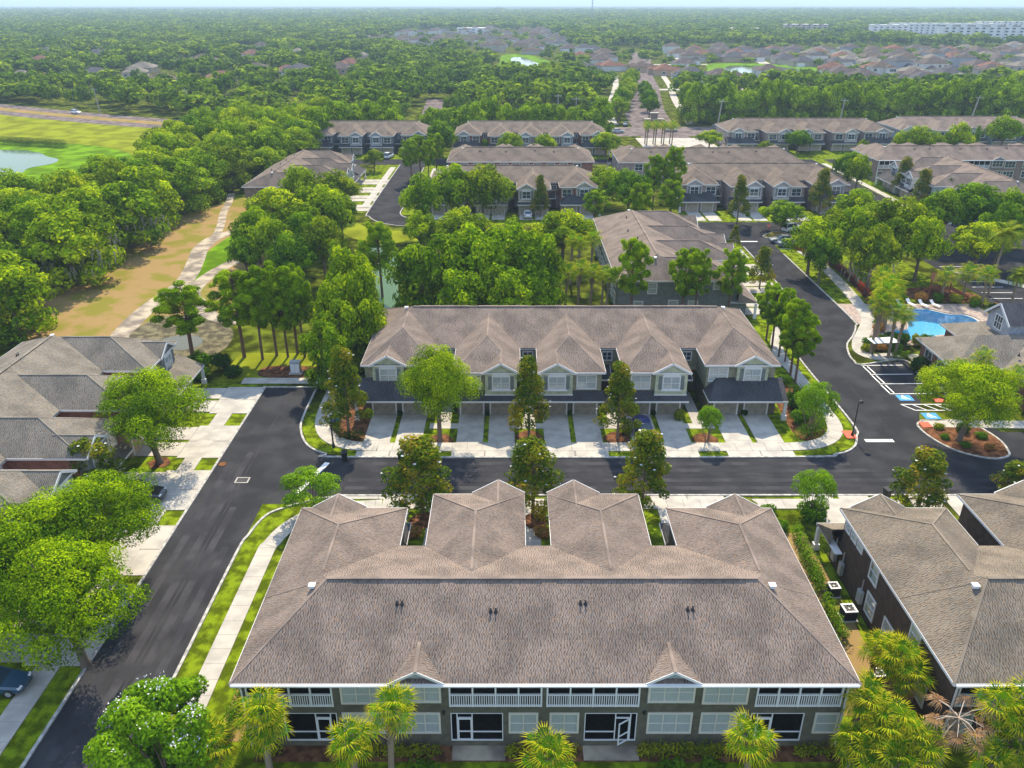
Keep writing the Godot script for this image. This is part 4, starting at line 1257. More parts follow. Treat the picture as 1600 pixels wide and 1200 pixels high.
# ---------------------------------------------------------------- detached houses of the far estates
func house_meshes(k: int) -> Array:
	var key := "house%d" % k
	if cache.has(key): return cache[key]
	var two := k % 3 == 1
	var w: float = [15.0, 13.0, 16.0, 14.0][k % 4]
	var d: float = [12.0, 11.0, 13.0, 12.0][k % 4]
	var e := 5.4 if two else 2.9
	var s := Shape.new()
	var rise := d * 0.24
	hip(s, -w / 2, w / 2, -d / 2, d / 2, e, Vector3(-w / 2 + d / 2, e + rise, 0), Vector3(w / 2 - d / 2, e + rise, 0))
	var gx := -w * 0.22 if k % 2 == 0 else w * 0.22
	hip(s, gx - 3.2, gx + 3.2, 0, d / 2 + 3, e + 0.02 if not two else 2.92, Vector3(gx, (e if not two else 2.9) + 1.6, 0), Vector3(gx, (e if not two else 2.9) + 1.6, d / 2 + 0.2), false)
	hip(s, -gx - 3, -gx + 3, -d / 2 - 2.6, 0, e + 0.03, Vector3(-gx, e + 1.45, -d / 2 + 0.2), Vector3(-gx, e + 1.45, 0), false)
	var wl := Shape.new()
	wl.box(Vector3(-w / 2 + 0.4, 0, -d / 2 + 0.4), Vector3(w / 2 - 0.4, e - 0.02, d / 2 - 0.4))
	wl.box(Vector3(gx - 2.8, 0, 0.1), Vector3(gx + 2.8, minf(e, 2.9), d / 2 + 2.6)); wl.box(Vector3(-gx - 2.6, 0, -d / 2 - 2.2), Vector3(-gx + 2.6, e - 0.01, -0.1))
	var g := Shape.new()
	g.box(Vector3(gx - 2.3, 0, d / 2 + 2.59), Vector3(gx + 2.3, 2.2, d / 2 + 2.66))
	var wins := []
	for y in ([1.5, 4.1] if two else [1.5]):
		for x in [-gx - 1.6, -gx + 1.6]:
			wins.append([Vector3(x, y, d / 2 - 0.398), 0.0])
		for x in [-w / 2 + 2.0, w / 2 - 2.0, -gx]:
			wins.append([Vector3(x, y, -d / 2 + 0.398 if absf(x + gx) > 2.6 else -d / 2 - 2.202), PI])
		for sd in [-1, 1]:
			wins.append([Vector3(sd * (w / 2 - 0.398), y, -1.0), sd * PI / 2])
	cache[key] = [s.done(), wl.done(), g.done(), wins]
	return cache[key]

var house_protos := {}
func house(label: String, k: int, x: float, z: float, turn: float, roof: String, wall: String, group := "") -> Node3D:
	var far := z < -575.0
	var key := "%d%s%s%s" % [k, roof, wall, far]
	if house_protos.has(key):
		var r := dup(house_protos[key], Vector3(x, 0, z), turn, label, Vector3.ONE * (1.16 if x > -60 else 1.1))
		r.set_meta("group", group)
		return r
	var m := house_meshes(k)
	var o := thing("detached_house", label, "house", Vector3(x, 0, z), turn, group)
	part("wall", m[1], M[wall], o)
	part("roof", m[0], M[roof], o)
	part("garage_door", m[2], M.trim, o)
	for q in (m[3] if not far else []):
		var f := part("window", window_mesh(1.5, 1.3, 2, false)[0], M.trim, o, q[0], q[1])
		part("pane", window_mesh(1.5, 1.3, 2, false)[1], M.dark_pane, f)
	house_protos[key] = o
	o.scale = Vector3.ONE * (1.16 if x > -60 else 1.1)
	return o

func plant_trees() -> void:
	tree("oak", "round bright oak on the lawn by the left road, beside the tan garage wall", -35.5, -69.8, 10.3, 5.5, "leaf_mid")
	tree("oak", "big oak overhanging the left driveway, nearest the black SUV", -31.9, -51.6, 9.5, 5.2, "leaf_mid")
	tree("oak", "big oak at the left edge of the frame above the pavement", -34.9, -47.0, 10.5, 5.6, "leaf_mid")
	tree("oak", "big oak whose shadow falls on the left road", -29.8, -42.4, 10.0, 5.0, "leaf_mid")
	tree("oak", "dark oak filling the gap between the big trees at the left edge", -34.0, -45.9, 9.0, 4.4, "leaf_dark")
	tree("magnolia", "white-flowered magnolia against the brown gable of the left building", -38.0, -62.8, 6.8, 3.1, "")
	tree("myrtle", "small round crape myrtle at the corner of the front building by the junction", -18.1, -60.7, 4.5, 2.9, "")
	tree("magnolia", "flowering magnolia between the two leftmost front wings", -8.1, -60.9, 7.9, 3.8, "")
	tree("magnolia", "flowering magnolia at the central recess of the front building", 1.9, -60.7, 8.0, 3.1, "")
	tree("magnolia", "flowering magnolia at the right recess of the front building", 11.8, -61.2, 8.4, 3.0, "")
	tree("magnolia", "flowering magnolia on the verge below the parking island", 36.9, -61.2, 6.5, 3.0, "")
	tree("magnolia", "flowering magnolia cut by the right edge of the frame", 47.6, -63.9, 3.5, 2.6, "")
	tree("magnolia", "tall dark magnolia at the left end of the middle building", -17.4, -75.3, 10.3, 2.8, "leaf_mid")
	tree("oak", "bright green oak in front of the middle building", -7.6, -74.2, 10.9, 4.3, "leaf_bright")
	tree("magnolia", "bronze magnolia second along the middle building front", 1.8, -75.1, 9.4, 2.5, "")
	tree("magnolia", "bronze magnolia beside the blue car", 11.2, -74.8, 8.8, 2.5, "")
	tree("myrtle", "young sapling on a mulch ring by the end driveways", 20.5, -74.0, 4.2, 1.5, "")
	tree("oak", "spreading oak on the kerbed parking island", 47.2, -74.2, 9.5, 5.4, "")
	tree("myrtle", "light crape myrtle between the front building and the dark brown one", 27.0, -60.4, 4.6, 2.1, "leaf_mid")
	tree("blossom", "white-flowering crape myrtle at the bottom left beside the kerb", -20.6, -33.6, 6.4, 3.9, "")
	tree("myrtle", "purple-leaved tree in the shrub bed at the right end of the middle building", 31.9, -75.6, 6.1, 2.4, "")
	tree("pine", "lone pine at the edge of the dry pond", -41.6, -96.2, 10.2, 4.3, "leaf_mid")
	tree("pine", "pine leftmost of the row by the utility box", -35.0, -96.6, 12.0, 3.8, "leaf_mid")
	tree("pine", "second pine of the row by the utility box", -32.4, -95.8, 11.3, 2.8, "leaf_mid")
	tree("pine", "third pine of the row by the utility box", -30.9, -97.1, 12.7, 3.1, "leaf_mid")
	tree("pine", "fourth pine of the row, a thin one", -29.3, -96.6, 10.3, 2.5, "leaf_mid")
	tree("pine", "fifth pine of the row behind the utility box", -28.3, -97.7, 12.3, 3.0, "leaf_mid")
	tree("pine", "rightmost pine of the row by the utility box", -27.1, -96.6, 11.6, 2.5, "leaf_mid")
	tree("belt", "tall bright pine left of the middle roof", -21.7, -104.2, 13.0, 4.0, "leaf_bright")
	tree("belt", "bright pine beside the left end of the middle roof", -22.1, -95.1, 12.0, 3.5, "leaf_bright")
	tree("belt", "bright pine at the canal bank", -19.0, -95.8, 13.0, 3.2, "leaf_bright")
	tree("pine", "pine standing over the canal", -20.4, -120.3, 12.0, 3.4, "leaf_mid")
	tree("cypress", "narrow cypress among the bright pines", -25.2, -110.4, 12.0, 1.5, "leaf_bright")
	tree("belt", "low pine behind the tall dark magnolia", -21.8, -86.6, 9.0, 2.9, "leaf_mid")
	tree("mid", "dark round oak beside the sandy track", -34.8, -122.7, 9.5, 4.0, "leaf_dark")
	tree("mid", "small oak on the bank of the dry pond", -44.4, -130.1, 7.0, 3.2, "")
	tree("mid", "wide oak in front of the north-west townhouse row", -42.5, -145.3, 12.0, 6.9, "")
	tree("mid", "second wide oak in front of the north-west townhouse row", -35.7, -148.1, 12.0, 6.4, "")
	tree("mid", "bright oak against the north-west townhouse roof", -44.5, -170.5, 11.5, 4.6, "leaf_bright")
	tree("mid", "oak at the cul-de-sac kerb", -37.7, -171.7, 10.0, 5.4, "")
	tree("mid", "oak on the lawn west of the cul-de-sac", -32.4, -151.3, 10.0, 3.6, "")
	tree("mid", "oak at the head of the brown clearing", -44.8, -138.5, 10.0, 4.7, "")
	tree("belt", "bright tree touching the left end of the middle roof", -17.4, -92.3, 10.0, 2.7, "leaf_bright")
	tree("belt", "bright tree between the pine row and the middle roof", -20.7, -91.2, 10.0, 3.1, "leaf_bright")
	tree("mid", "oak on the slope above the dark round oak", -36.0, -136.2, 10.0, 4.4, "leaf_dark")
	tree("mid", "oak above the sandy edge of the clearing", -40.2, -131.8, 10.0, 4.2, "")
	tree("mid", "broad oak upstream of the canal", -30.9, -128.0, 11.0, 4.1, "")
	tree("mid", "oak at the bend of the cul-de-sac", -17.3, -156.9, 12.0, 4.3, "")
	tree("mid", "tall oak left of the centre townhouse row", -12.2, -163.7, 13.0, 5.4, "")
	tree("mid", "tall mossy oak against the centre townhouse row", -5.8, -163.7, 13.0, 5.8, "leaf_olive")
	tree("mid", "round oak below the centre townhouse row", -9.1, -142.5, 9.0, 5.1, "")
	tree("mid", "small oak at the cul-de-sac kerb end", -16.7, -143.9, 8.0, 3.5, "")
	tree("belt", "dark round tree on the canal bank", -13.8, -109.7, 12.0, 4.6, "leaf_mid")
	tree("belt", "left of the broad canopy trees behind the middle roof", -9.9, -110.7, 13.0, 5.1, "")
	tree("belt", "broad canopy tree directly behind the middle roof", -4.9, -110.6, 14.0, 5.6, "")
	tree("belt", "broad canopy tree behind the middle roof, second from its right", 0.0, -114.2, 14.0, 5.8, "")
	tree("belt", "right of the broad canopy trees behind the middle roof", 3.4, -110.7, 13.0, 4.8, "")
	tree("mid", "flat-topped oak near the side building roof", 8.8, -137.1, 10.0, 5.8, "")
	tree("belt", "low rounded tree against the middle roof ridge", -6.9, -103.8, 10.0, 4.1, "")
	tree("belt", "low rounded tree behind the ridge, right of its twin", -0.9, -104.7, 10.0, 4.7, "")
	tree("belt", "low rounded tree next to the cabbage palms", 3.5, -106.8, 9.0, 3.7, "")
	far_palm("cabbage palm of the upper clump beside the side building", Vector3(9.6, 0, -126.7), 7.4, 1.5, "sabal", "cabbage palms of the upper clump")
	far_palm("cabbage palm of the upper clump beside the side building", Vector3(10.7, 0, -125.6), 7.4, 1.5, "sabal", "cabbage palms of the upper clump")
	far_palm("cabbage palm of the upper clump beside the side building", Vector3(13.0, 0, -127.9), 7.4, 1.8, "sabal", "cabbage palms of the upper clump")
	far_palm("cabbage palm of the lower clump behind the middle roof", Vector3(8.0, 0, -114.2), 5.9, 1.7, "sabal", "cabbage palms of the lower clump")
	far_palm("cabbage palm of the lower clump behind the middle roof", Vector3(10.1, 0, -116.4), 5.9, 1.7, "sabal", "cabbage palms of the lower clump")
	far_palm("cabbage palm of the lower clump behind the middle roof", Vector3(11.8, 0, -114.5), 5.9, 1.6, "sabal", "cabbage palms of the lower clump")
	far_palm("cabbage palm of the lower clump behind the middle roof", Vector3(13.3, 0, -113.2), 5.9, 1.6, "sabal", "cabbage palms of the lower clump")
	far_palm("cabbage palm of the lower clump behind the middle roof", Vector3(13.9, 0, -112.0), 5.9, 1.5, "sabal", "cabbage palms of the lower clump")
	tree("pine", "slash pine in front of the side building, leftmost", 17.0, -108.2, 12.8, 3.2, "leaf_mid")
	tree("pine", "slash pine in front of the side building, second", 24.3, -108.2, 11.5, 2.8, "leaf_mid")
	tree("pine", "slash pine in front of the side building, third", 26.3, -108.7, 11.2, 2.3, "leaf_mid")
	tree("pine", "slash pine in front of the side building, rightmost", 31.5, -110.2, 10.7, 2.8, "leaf_mid")
	tree("magnolia", "dark magnolia at the road corner of the side building", 40.0, -124.2, 7.2, 2.4, "leaf_mid")
	tree("magnolia", "small bronze magnolia by the stop sign junction", 41.8, -148.1, 4.4, 1.4, "")
	tree("pine", "slash pine at the bend of the footpath, farthest", 34.9, -102.4, 8.3, 2.2, "leaf_mid")
	tree("pine", "slash pine second along the curving footpath", 34.8, -99.4, 8.9, 2.3, "leaf_mid")
	tree("pine", "slash pine third along the curving footpath", 34.9, -96.6, 9.5, 2.1, "leaf_mid")
	tree("pine", "slash pine fourth along the curving footpath", 35.2, -95.0, 8.4, 1.8, "leaf_mid")
	tree("pine", "slash pine fifth along the curving footpath", 34.0, -89.2, 10.6, 2.4, "leaf_mid")
	tree("pine", "slash pine nearest the lamp along the curving footpath", 34.4, -88.4, 9.1, 2.5, "leaf_mid")
	tree("mid", "oak left of the purple townhouse row", 21.3, -181.8, 9.0, 5.0, "")
	tree("mid", "dense oak group left of the purple townhouse row", 24.4, -168.2, 11.0, 5.3, "leaf_dark")
	tree("pine", "pine beside the dense oaks", 24.5, -155.4, 11.0, 3.1, "leaf_mid")
	tree("pine", "tall pine over the purple townhouse roof", 35.3, -178.7, 14.0, 3.2, "leaf_mid")
	tree("pine", "pine beside the tall one over the purple roof", 31.4, -179.3, 12.0, 3.2, "leaf_mid")
	tree("pine", "low pine at the end of the purple townhouse row", 32.1, -163.1, 10.0, 3.2, "leaf_mid")
	tree("pine", "low pine by the beige gable", 16.8, -162.8, 8.0, 3.2, "leaf_mid")
	tree("magnolia", "bronze magnolia before the centre townhouse row", 6.1, -172.4, 9.0, 2.3, "")
	tree("magnolia", "dark magnolia before the purple townhouse row", 47.0, -166.3, 10.0, 2.6, "leaf_mid")
	tree("magnolia", "dark magnolia near the red car", 66.9, -174.6, 10.0, 2.9, "leaf_mid")
	tree("mid", "round street oak on the stop sign island", 54.4, -160.3, 6.1, 4.6, "")
	tree("mid", "street oak on the diagonal footpath", 81.4, -197.9, 9.8, 4.0, "")
	tree("mid", "second street oak on the diagonal footpath", 82.4, -194.3, 9.8, 3.0, "")
	tree("myrtle", "small tree at the end of the purple townhouse row", 77.5, -181.0, 4.3, 2.4, "")
	tree("magnolia", "dark magnolia beside the balcony block", 93.2, -193.8, 9.0, 3.0, "leaf_mid")
	tree("magnolia", "dark magnolia left of the pale townhouse", 91.0, -179.5, 9.0, 2.7, "leaf_mid")
	tree("magnolia", "small dark magnolia at the pale townhouse gable", 96.3, -179.1, 7.0, 2.3, "leaf_mid")
	tree("mid", "oak at the upper right edge", 149.8, -253.8, 11.0, 5.8, "")
	tree("cypress", "dark conical tree near the upper right roofs", 139.4, -249.7, 9.0, 1.7, "leaf_mid")
	tree("mid", "dense oak at the end of the far left row", -21.0, -243.9, 11.0, 4.8, "leaf_dark")
	tree("mid", "oak beside the far left row", -20.8, -247.0, 9.0, 4.7, "")
	tree("mid", "bright round oak in front of the far centre row", -0.4, -245.5, 7.5, 4.3, "leaf_bright")
	tree("mid", "second bright round oak in front of the far centre row", 9.4, -244.5, 7.0, 3.6, "leaf_bright")
	tree("mid", "bright round oak at the junction", 28.0, -246.0, 7.5, 4.9, "leaf_bright")
	tree("mid", "grey-green olive tree on the cul-de-sac", -37.7, -224.5, 6.0, 3.0, "leaf_olive")
	tree("mid", "low bush tree behind the centre roof", -8.4, -254.8, 4.0, 2.6, "")
	tree("mid", "bright oak below the cul-de-sac lamp", -2.1, -179.1, 7.0, 4.2, "leaf_bright")
	tree("pine", "slim pine of the group beside the cul-de-sac", -25.7, -208.4, 11.0, 3.2, "leaf_mid", "slim pines by the cul-de-sac")
	tree("pine", "slim pine of the group beside the cul-de-sac", -24.1, -215.8, 11.0, 3.3, "leaf_mid", "slim pines by the cul-de-sac")
	tree("pine", "slim pine of the group beside the cul-de-sac", -21.2, -208.4, 11.0, 2.7, "leaf_mid", "slim pines by the cul-de-sac")
	tree("pine", "slim pine of the group beside the cul-de-sac", -20.2, -219.1, 11.0, 3.0, "leaf_mid", "slim pines by the cul-de-sac")
	tree("mid", "bright bushy tree at the entrance of the purple rows", 61.9, -260.5, 6.0, 4.6, "leaf_bright")
	tree("mid", "round oak before the north-east row", 87.5, -253.8, 7.0, 4.5, "")
	tree("mid", "olive bush tree before the north-east row", 75.0, -245.0, 5.0, 2.8, "leaf_olive")
	tree("mid", "olive bush tree at the end of the north-east row", 102.2, -241.3, 6.0, 2.2, "leaf_olive")
	tree("mid", "oak at the head of the red hedge", 50.3, -131.8, 10.0, 4.8, "")
	tree("mid", "second oak along the red hedge", 56.1, -137.6, 10.0, 4.4, "")
	tree("mid", "oak behind the park lawn", 58.6, -134.6, 11.0, 4.3, "")
	tree("mid", "bright oak beside the parking court", 66.0, -152.9, 10.0, 5.1, "leaf_bright")
	tree("mid", "low oak beside the pool fence", 50.4, -126.7, 8.0, 3.1, "")
	tree("mid", "great mossy oak on the park lawn", 64.7, -133.5, 13.0, 6.4, "leaf_olive")
	tree("mid", "oak behind the playset", 66.8, -128.0, 11.0, 4.6, "")
	tree("mid", "left limb tree of the mossy oak", 56.2, -122.0, 11.0, 4.4, "leaf_olive")
	tree("mid", "dark dense oak beyond the parking", 86.8, -150.9, 12.0, 6.5, "leaf_dark")
	tree("mid", "oak beyond the parking at the edge", 93.0, -149.7, 11.0, 4.7, "")
	tree("mid", "oak beside the parking lane", 80.5, -149.7, 11.0, 4.7, "")
	tree("mid", "oak at the right edge above the parking", 84.7, -136.9, 11.0, 3.8, "")
	tree("mid", "street oak on the parking island by the playset", 79.9, -134.5, 8.6, 5.2, "")
	far_palm("tall slim palm on the park lawn", Vector3(57.6, 0, -124.2), 8.2, 1.5, "slim")
	far_palm("tall slim palm beside the parking bays", Vector3(75.3, 0, -121.0), 9.7, 2.2, "slim")
	far_palm("tall slim palm by the pool deck corner", Vector3(75.5, 0, -115.1), 5.2, 1.5, "slim")
	far_palm("cabbage palm left of the pool", Vector3(47.4, 0, -97.9), 7.2, 1.8, "sabal")
	far_palm("cabbage palm behind the pool gate", Vector3(48.3, 0, -98.8), 8.2, 1.9, "sabal")
	far_palm("cabbage palm at the pool edge", Vector3(50.3, 0, -97.1), 5.6, 1.5, "sabal")
	far_palm("leaning palm among the pool shrubs", Vector3(52.2, 0, -105.2), 6.9, 2.2, "sabal")
	far_palm("palm in front of the clubhouse gable", Vector3(53.6, 0, -84.2), 5.4, 1.5, "sabal")
	far_palm("short palm against the clubhouse wall", Vector3(50.6, 0, -82.8), 4.4, 1.5, "sabal")
	far_palm("palm at the clubhouse edge of frame", Vector3(56.3, 0, -81.1), 4.4, 1.5, "sabal")
	tree("mid", "thin oak over the balcony block roof, first of a row", 109.8, -233.8, 9.7, 3.1, "leaf_bright")
	tree("mid", "oak over the balcony block roof, second of the row", 114.0, -233.8, 10.9, 4.5, "leaf_bright")
	tree("mid", "oak over the balcony block roof, third of the row", 118.9, -233.8, 9.1, 4.0, "leaf_bright")
	tree("mid", "gold-green oak over the balcony block roof, last of the row", 125.3, -233.8, 11.9, 4.3, "leaf_bright")

func plant_palms() -> void:
	sabal("cabbage palm with dead skirt beside the corner balcony of the front building", Vector3(-14.4, 0, -33.4), 5.5, 0.92, 20, "", "leaf_gold", 0)
	sabal("short palm head leaning at the corner of the front building", Vector3(-14.2, 0, -32.8), 4.7, 0.92, 20, "", "leaf_gold", 1)
	sabal("low cabbage palm beside the white-flowering tree", Vector3(-17.2, 0, -33.0), 2.9, 0.92, 20, "", "leaf_gold", 2)
	sabal("cabbage palm in front of the leftmost screened porch", Vector3(-9.1, 0, -32.6), 4.2, 0.92, 20, "", "leaf_gold", 3)
	sabal("tall cabbage palm before the left paired windows", Vector3(-7.0, 0, -32.4), 6.6, 0.92, 20, "", "leaf_gold", 4)
	sabal("cabbage palm at the middle of the rear lawn", Vector3(2.2, 0, -32.0), 3.3, 0.92, 20, "", "leaf_gold", 5)
	sabal("cabbage palm before the right screened porch", Vector3(13.6, 0, -32.4), 4.4, 0.92, 20, "", "leaf_gold", 6)
	sabal("cabbage palm crowded between the front building and the dark brown one", Vector3(24.1, 0, -40.5), 3.4, 0.92, 15, "cabbage palms crowded between the front and the dark brown building", "leaf_gold", 7)
	sabal("cabbage palm crowded between the front building and the dark brown one", Vector3(25.0, 0, -39.8), 3.4, 0.92, 15, "cabbage palms crowded between the front and the dark brown building", "leaf_gold", 8)
	sabal("cabbage palm crowded between the front building and the dark brown one", Vector3(25.0, 0, -38.8), 3.6, 0.92, 15, "cabbage palms crowded between the front and the dark brown building", "leaf_gold", 9)
	sabal("cabbage palm crowded between the front building and the dark brown one", Vector3(25.0, 0, -39.3), 4.0, 0.92, 15, "cabbage palms crowded between the front and the dark brown building", "leaf_gold", 10)
	sabal("cabbage palm crowded between the front building and the dark brown one", Vector3(25.0, 0, -38.0), 3.3, 0.92, 15, "cabbage palms crowded between the front and the dark brown building", "leaf_gold", 11)
	sabal("cabbage palm crowded between the front building and the dark brown one", Vector3(21.1, 0, -35.5), 4.1, 0.92, 15, "cabbage palms crowded between the front and the dark brown building", "leaf_gold", 12)
	sabal("cabbage palm crowded between the front building and the dark brown one", Vector3(21.6, 0, -34.8), 4.3, 0.92, 15, "cabbage palms crowded between the front and the dark brown building", "leaf_gold", 13)
	sabal("cabbage palm crowded between the front building and the dark brown one", Vector3(20.1, 0, -33.6), 2.7, 0.92, 15, "cabbage palms crowded between the front and the dark brown building", "leaf_gold", 14)
	sabal("cabbage palm crowded between the front building and the dark brown one", Vector3(21.1, 0, -33.5), 3.6, 0.92, 15, "cabbage palms crowded between the front and the dark brown building", "leaf_gold", 15)
	sabal("cabbage palm crowded between the front building and the dark brown one", Vector3(20.7, 0, -32.6), 2.6, 0.92, 15, "cabbage palms crowded between the front and the dark brown building", "leaf_gold", 16)
	sabal("cabbage palm crowded between the front building and the dark brown one", Vector3(22.6, 0, -34.2), 4.1, 0.92, 15, "cabbage palms crowded between the front and the dark brown building", "leaf_gold", 17)
	sabal("cabbage palm crowded between the front building and the dark brown one", Vector3(23.5, 0, -33.4), 3.2, 0.92, 15, "cabbage palms crowded between the front and the dark brown building", "leaf_gold", 18)
	sabal("cabbage palm crowded between the front building and the dark brown one", Vector3(23.4, 0, -32.3), 2.7, 0.92, 15, "cabbage palms crowded between the front and the dark brown building", "leaf_gold", 19)
	sabal("cabbage palm crowded between the front building and the dark brown one", Vector3(21.8, 0, -32.0), 2.8, 0.92, 15, "cabbage palms crowded between the front and the dark brown building", "leaf_gold", 20)
	sabal("cabbage palm crowded between the front building and the dark brown one", Vector3(28.2, 0, -34.0), 5.4, 0.92, 15, "cabbage palms crowded between the front and the dark brown building", "leaf_gold", 21)
	sabal("cabbage palm crowded between the front building and the dark brown one", Vector3(28.9, 0, -33.4), 4.8, 0.92, 15, "cabbage palms crowded between the front and the dark brown building", "leaf_gold", 22)
	sabal("cabbage palm crowded between the front building and the dark brown one", Vector3(28.7, 0, -32.6), 3.4, 0.92, 15, "cabbage palms crowded between the front and the dark brown building", "leaf_gold", 23)
	sabal("cabbage palm crowded between the front building and the dark brown one", Vector3(27.4, 0, -31.8), 3.1, 0.92, 15, "cabbage palms crowded between the front and the dark brown building", "leaf_gold", 24)
	sabal("cabbage palm crowded between the front building and the dark brown one", Vector3(29.7, 0, -34.4), 5.5, 0.92, 15, "cabbage palms crowded between the front and the dark brown building", "leaf_gold", 25)

func inside(p: Vector2, poly: PackedVector2Array) -> bool:
	return Geometry2D.is_point_in_polygon(p, poly)

func _ready() -> void:
	rng.seed = 20
	var cam := Camera3D.new()
	cam.name = "camera"
	add_child(cam)
	cam.position = Vector3(0, 42, 0)
	cam.rotation_degrees = Vector3(-25.405, 0, 0)
	cam.fov = 51.03
	cam.near = 0.5
	cam.far = 20000
	var env := Environment.new()
	env.background_mode = Environment.BG_SKY
	var sky := Sky.new()
	var ps := ProceduralSkyMaterial.new()
	ps.sky_top_color = Color(0.58, 0.67, 0.81)
	ps.sky_horizon_color = Color(0.88, 0.93, 0.97)
	ps.sky_curve = 0.12
	ps.ground_bottom_color = Color(0.35, 0.40, 0.32)
	ps.ground_horizon_color = Color(0.80, 0.86, 0.88)
	ps.sun_angle_max = 8.0
	sky.sky_material = ps
	env.sky = sky
	env.background_energy_multiplier = 1.3
	env.tonemap_mode = Environment.TONE_MAPPER_LINEAR
	env.tonemap_exposure = 1.75
	env.fog_enabled = true
	env.fog_density = 0.00020
	env.fog_light_color = Color(0.80, 0.91, 1.0)
	env.sdfgi_enabled = true
	env.ssao_enabled = true
	env.ssil_enabled = true
	var we := WorldEnvironment.new()
	we.name = "environment"
	we.environment = env
	add_child(we)
	var sun := DirectionalLight3D.new()
	sun.name = "sun"
	sun.light_color = Color(1.0, 0.94, 0.83)
	sun.light_energy = 1.6
	sun.light_angular_distance = 0.5
	sun.shadow_enabled = true
	sun.directional_shadow_max_distance = 800.0
	add_child(sun)
	sun.rotation_degrees = Vector3(-46, 178, 0)   # shines towards the camera from beyond the roofs

	make_materials()
	ground()
	roads()
	townhouses()
	clubhouse()
	far_estates()
	plant_trees()
	plant_palms()
	plant_woods()
	hedges()
	street_things()

func ground() -> void:
	var s := Shape.new()
	var far := 9000.0
	# one sheet with an opening for the swimming pool
	var hx0 := 50.0; var hx1 := 71.0; var hz0 := -117.0; var hz1 := -100.5
	for q in [[-far, -far, far, hz0], [-far, hz1, far, far], [-far, hz0, hx0, hz1], [hx1, hz0, far, hz1]]:
		s.quad(Vector3(q[0], 0, q[3]), Vector3(q[2], 0, q[3]), Vector3(q[2], 0, q[1]), Vector3(q[0], 0, q[1]))
	struct("ground", s, M.grass)
	# open grass and bare ground
	sheet("meadow", smooth(V([-260, -372, -190, -340, -127, -304, -112, -270, -100, -215, -112, -196, -135, -200, -180, -225, -270, -250]), true), 0.02, "yellow_grass")
	sheet("marsh", smooth(V([-260, -285, -175, -277, -135, -268, -108, -240, -98, -205, -105, -185, -135, -190, -180, -210, -270, -230]), true), 0.04, "marsh_grass")
	sheet("pond", smooth(V([-260, -258, -166, -260, -148, -256, -140, -248, -134, -243, -132, -236, -135, -229, -133, -220, -138, -212, -152, -204, -260, -218]), true), 0.06, "pond_water")
	sheet("clearing", smooth(V([-55, -200, -60, -196, -66, -187, -73, -172, -80, -150, -78, -130, -72, -110, -62, -99, -54, -97, -46, -104, -42, -118, -44, -140, -44, -160, -48, -185]), true), 0.02, "dry_grass")
	struct("sandy_track", ribbon(smooth(V([-44, -161, -49, -163, -54.5, -161.5, -58.4, -156, -58.6, -148, -57.0, -141, -55.2, -133, -54.4, -126, -55.2, -116, -54.8, -107, -53.4, -98])), -1.5, 1.5, 0.046, 0.046), M.sand)
	struct("faint_track", ribbon(smooth(V([-68, -196, -65.5, -186, -63.5, -176, -60.5, -165, -58.8, -157])), -0.8, 0.8, 0.04, 0.04), M.sand)
	sheet("green_swale", smooth(V([-50, -165, -55, -160, -56.5, -146, -54.5, -134, -52.6, -128, -51, -136, -49, -146, -45, -156]), true), 0.045, "marsh_grass")
	struct("sandy_edge", ribbon(smooth(V([-44, -156, -49.5, -140, -51.5, -130, -51, -122, -48, -117, -44, -111, -40, -108])), -1.3, 1.3, 0.05, 0.05), M.sand)
	sheet("dry_pond_bank", smooth(V([-53, -103, -53, -109, -50.5, -112, -44, -110, -39.5, -106, -38.5, -99, -42, -95.6, -49, -97]), true), 0.05, "mud")
	sheet("dry_pond", smooth(V([-48.5, -100.8, -48, -102.8, -45.6, -104.2, -43, -103.2, -42.2, -100.4, -44, -98.8, -47, -99.4]), true), 0.07, "muddy_water")
	sheet("canal", smooth(V([-24, -150, -20.5, -140, -18.4, -124, -16, -115, -10, -112, 2, -112, 2, -104, -14, -104, -22, -108, -24.5, -122, -27, -146]), true), 0.05, "pond_water")
	sheet("lawn", V([-36, -98, -22, -98, -22, -89.2, -36, -89.2]), 0.03, "yellow_grass")
	sheet("mulch_bed", smooth(V([-31, -93.6, -24, -93.2, -23.4, -90.4, -31, -90.4]), true), 0.05, "mulch")
	sheet("lawn", smooth(V([-35.5, -172, -30, -164, -22, -160.5, -15, -160, -13, -156, -20, -152, -30, -154, -36, -164]), true), 0.03, "yellow_grass")
	sheet("lawn", V([-23.3, -81, -22.9, -77, -21.4, -73.6, -19.1, -71.7, -15.3, -71.05, 28.1, -71.1, 33.1, -71.65, 35.5, -73, 36.7, -75.2, 37.35, -78.3, 37.3, -81]), 0.03, "lawn")
	for q in [[-20.0, -56.0, 37.0, -63.7], [-23.1, -20.0, -16.9, -62.5], [-41, -20.0, -29.8, -88.5], [-20, -20, 30, -35.7], [20.5, -20, 26.4, -63.7], [30.3, -81, 37.3, -112], [35, -113, 43.7, -152], [50.1, -118, 70, -150], [-38.5, -176, -32, -234], [-24.3, -174, -18, -232], [37, -178, 76, -168], [77, -262, 80, -178], [88.6, -262, 92, -170], [-64, -249, 30, -243], [60, -262, 120, -243], [-19, -176, 19, -165], [63, -36, 100, -62], [92, -205, 140, -212]]:
		rect("lawn", q[0], q[1], q[2], q[3], 0.03, "lawn")

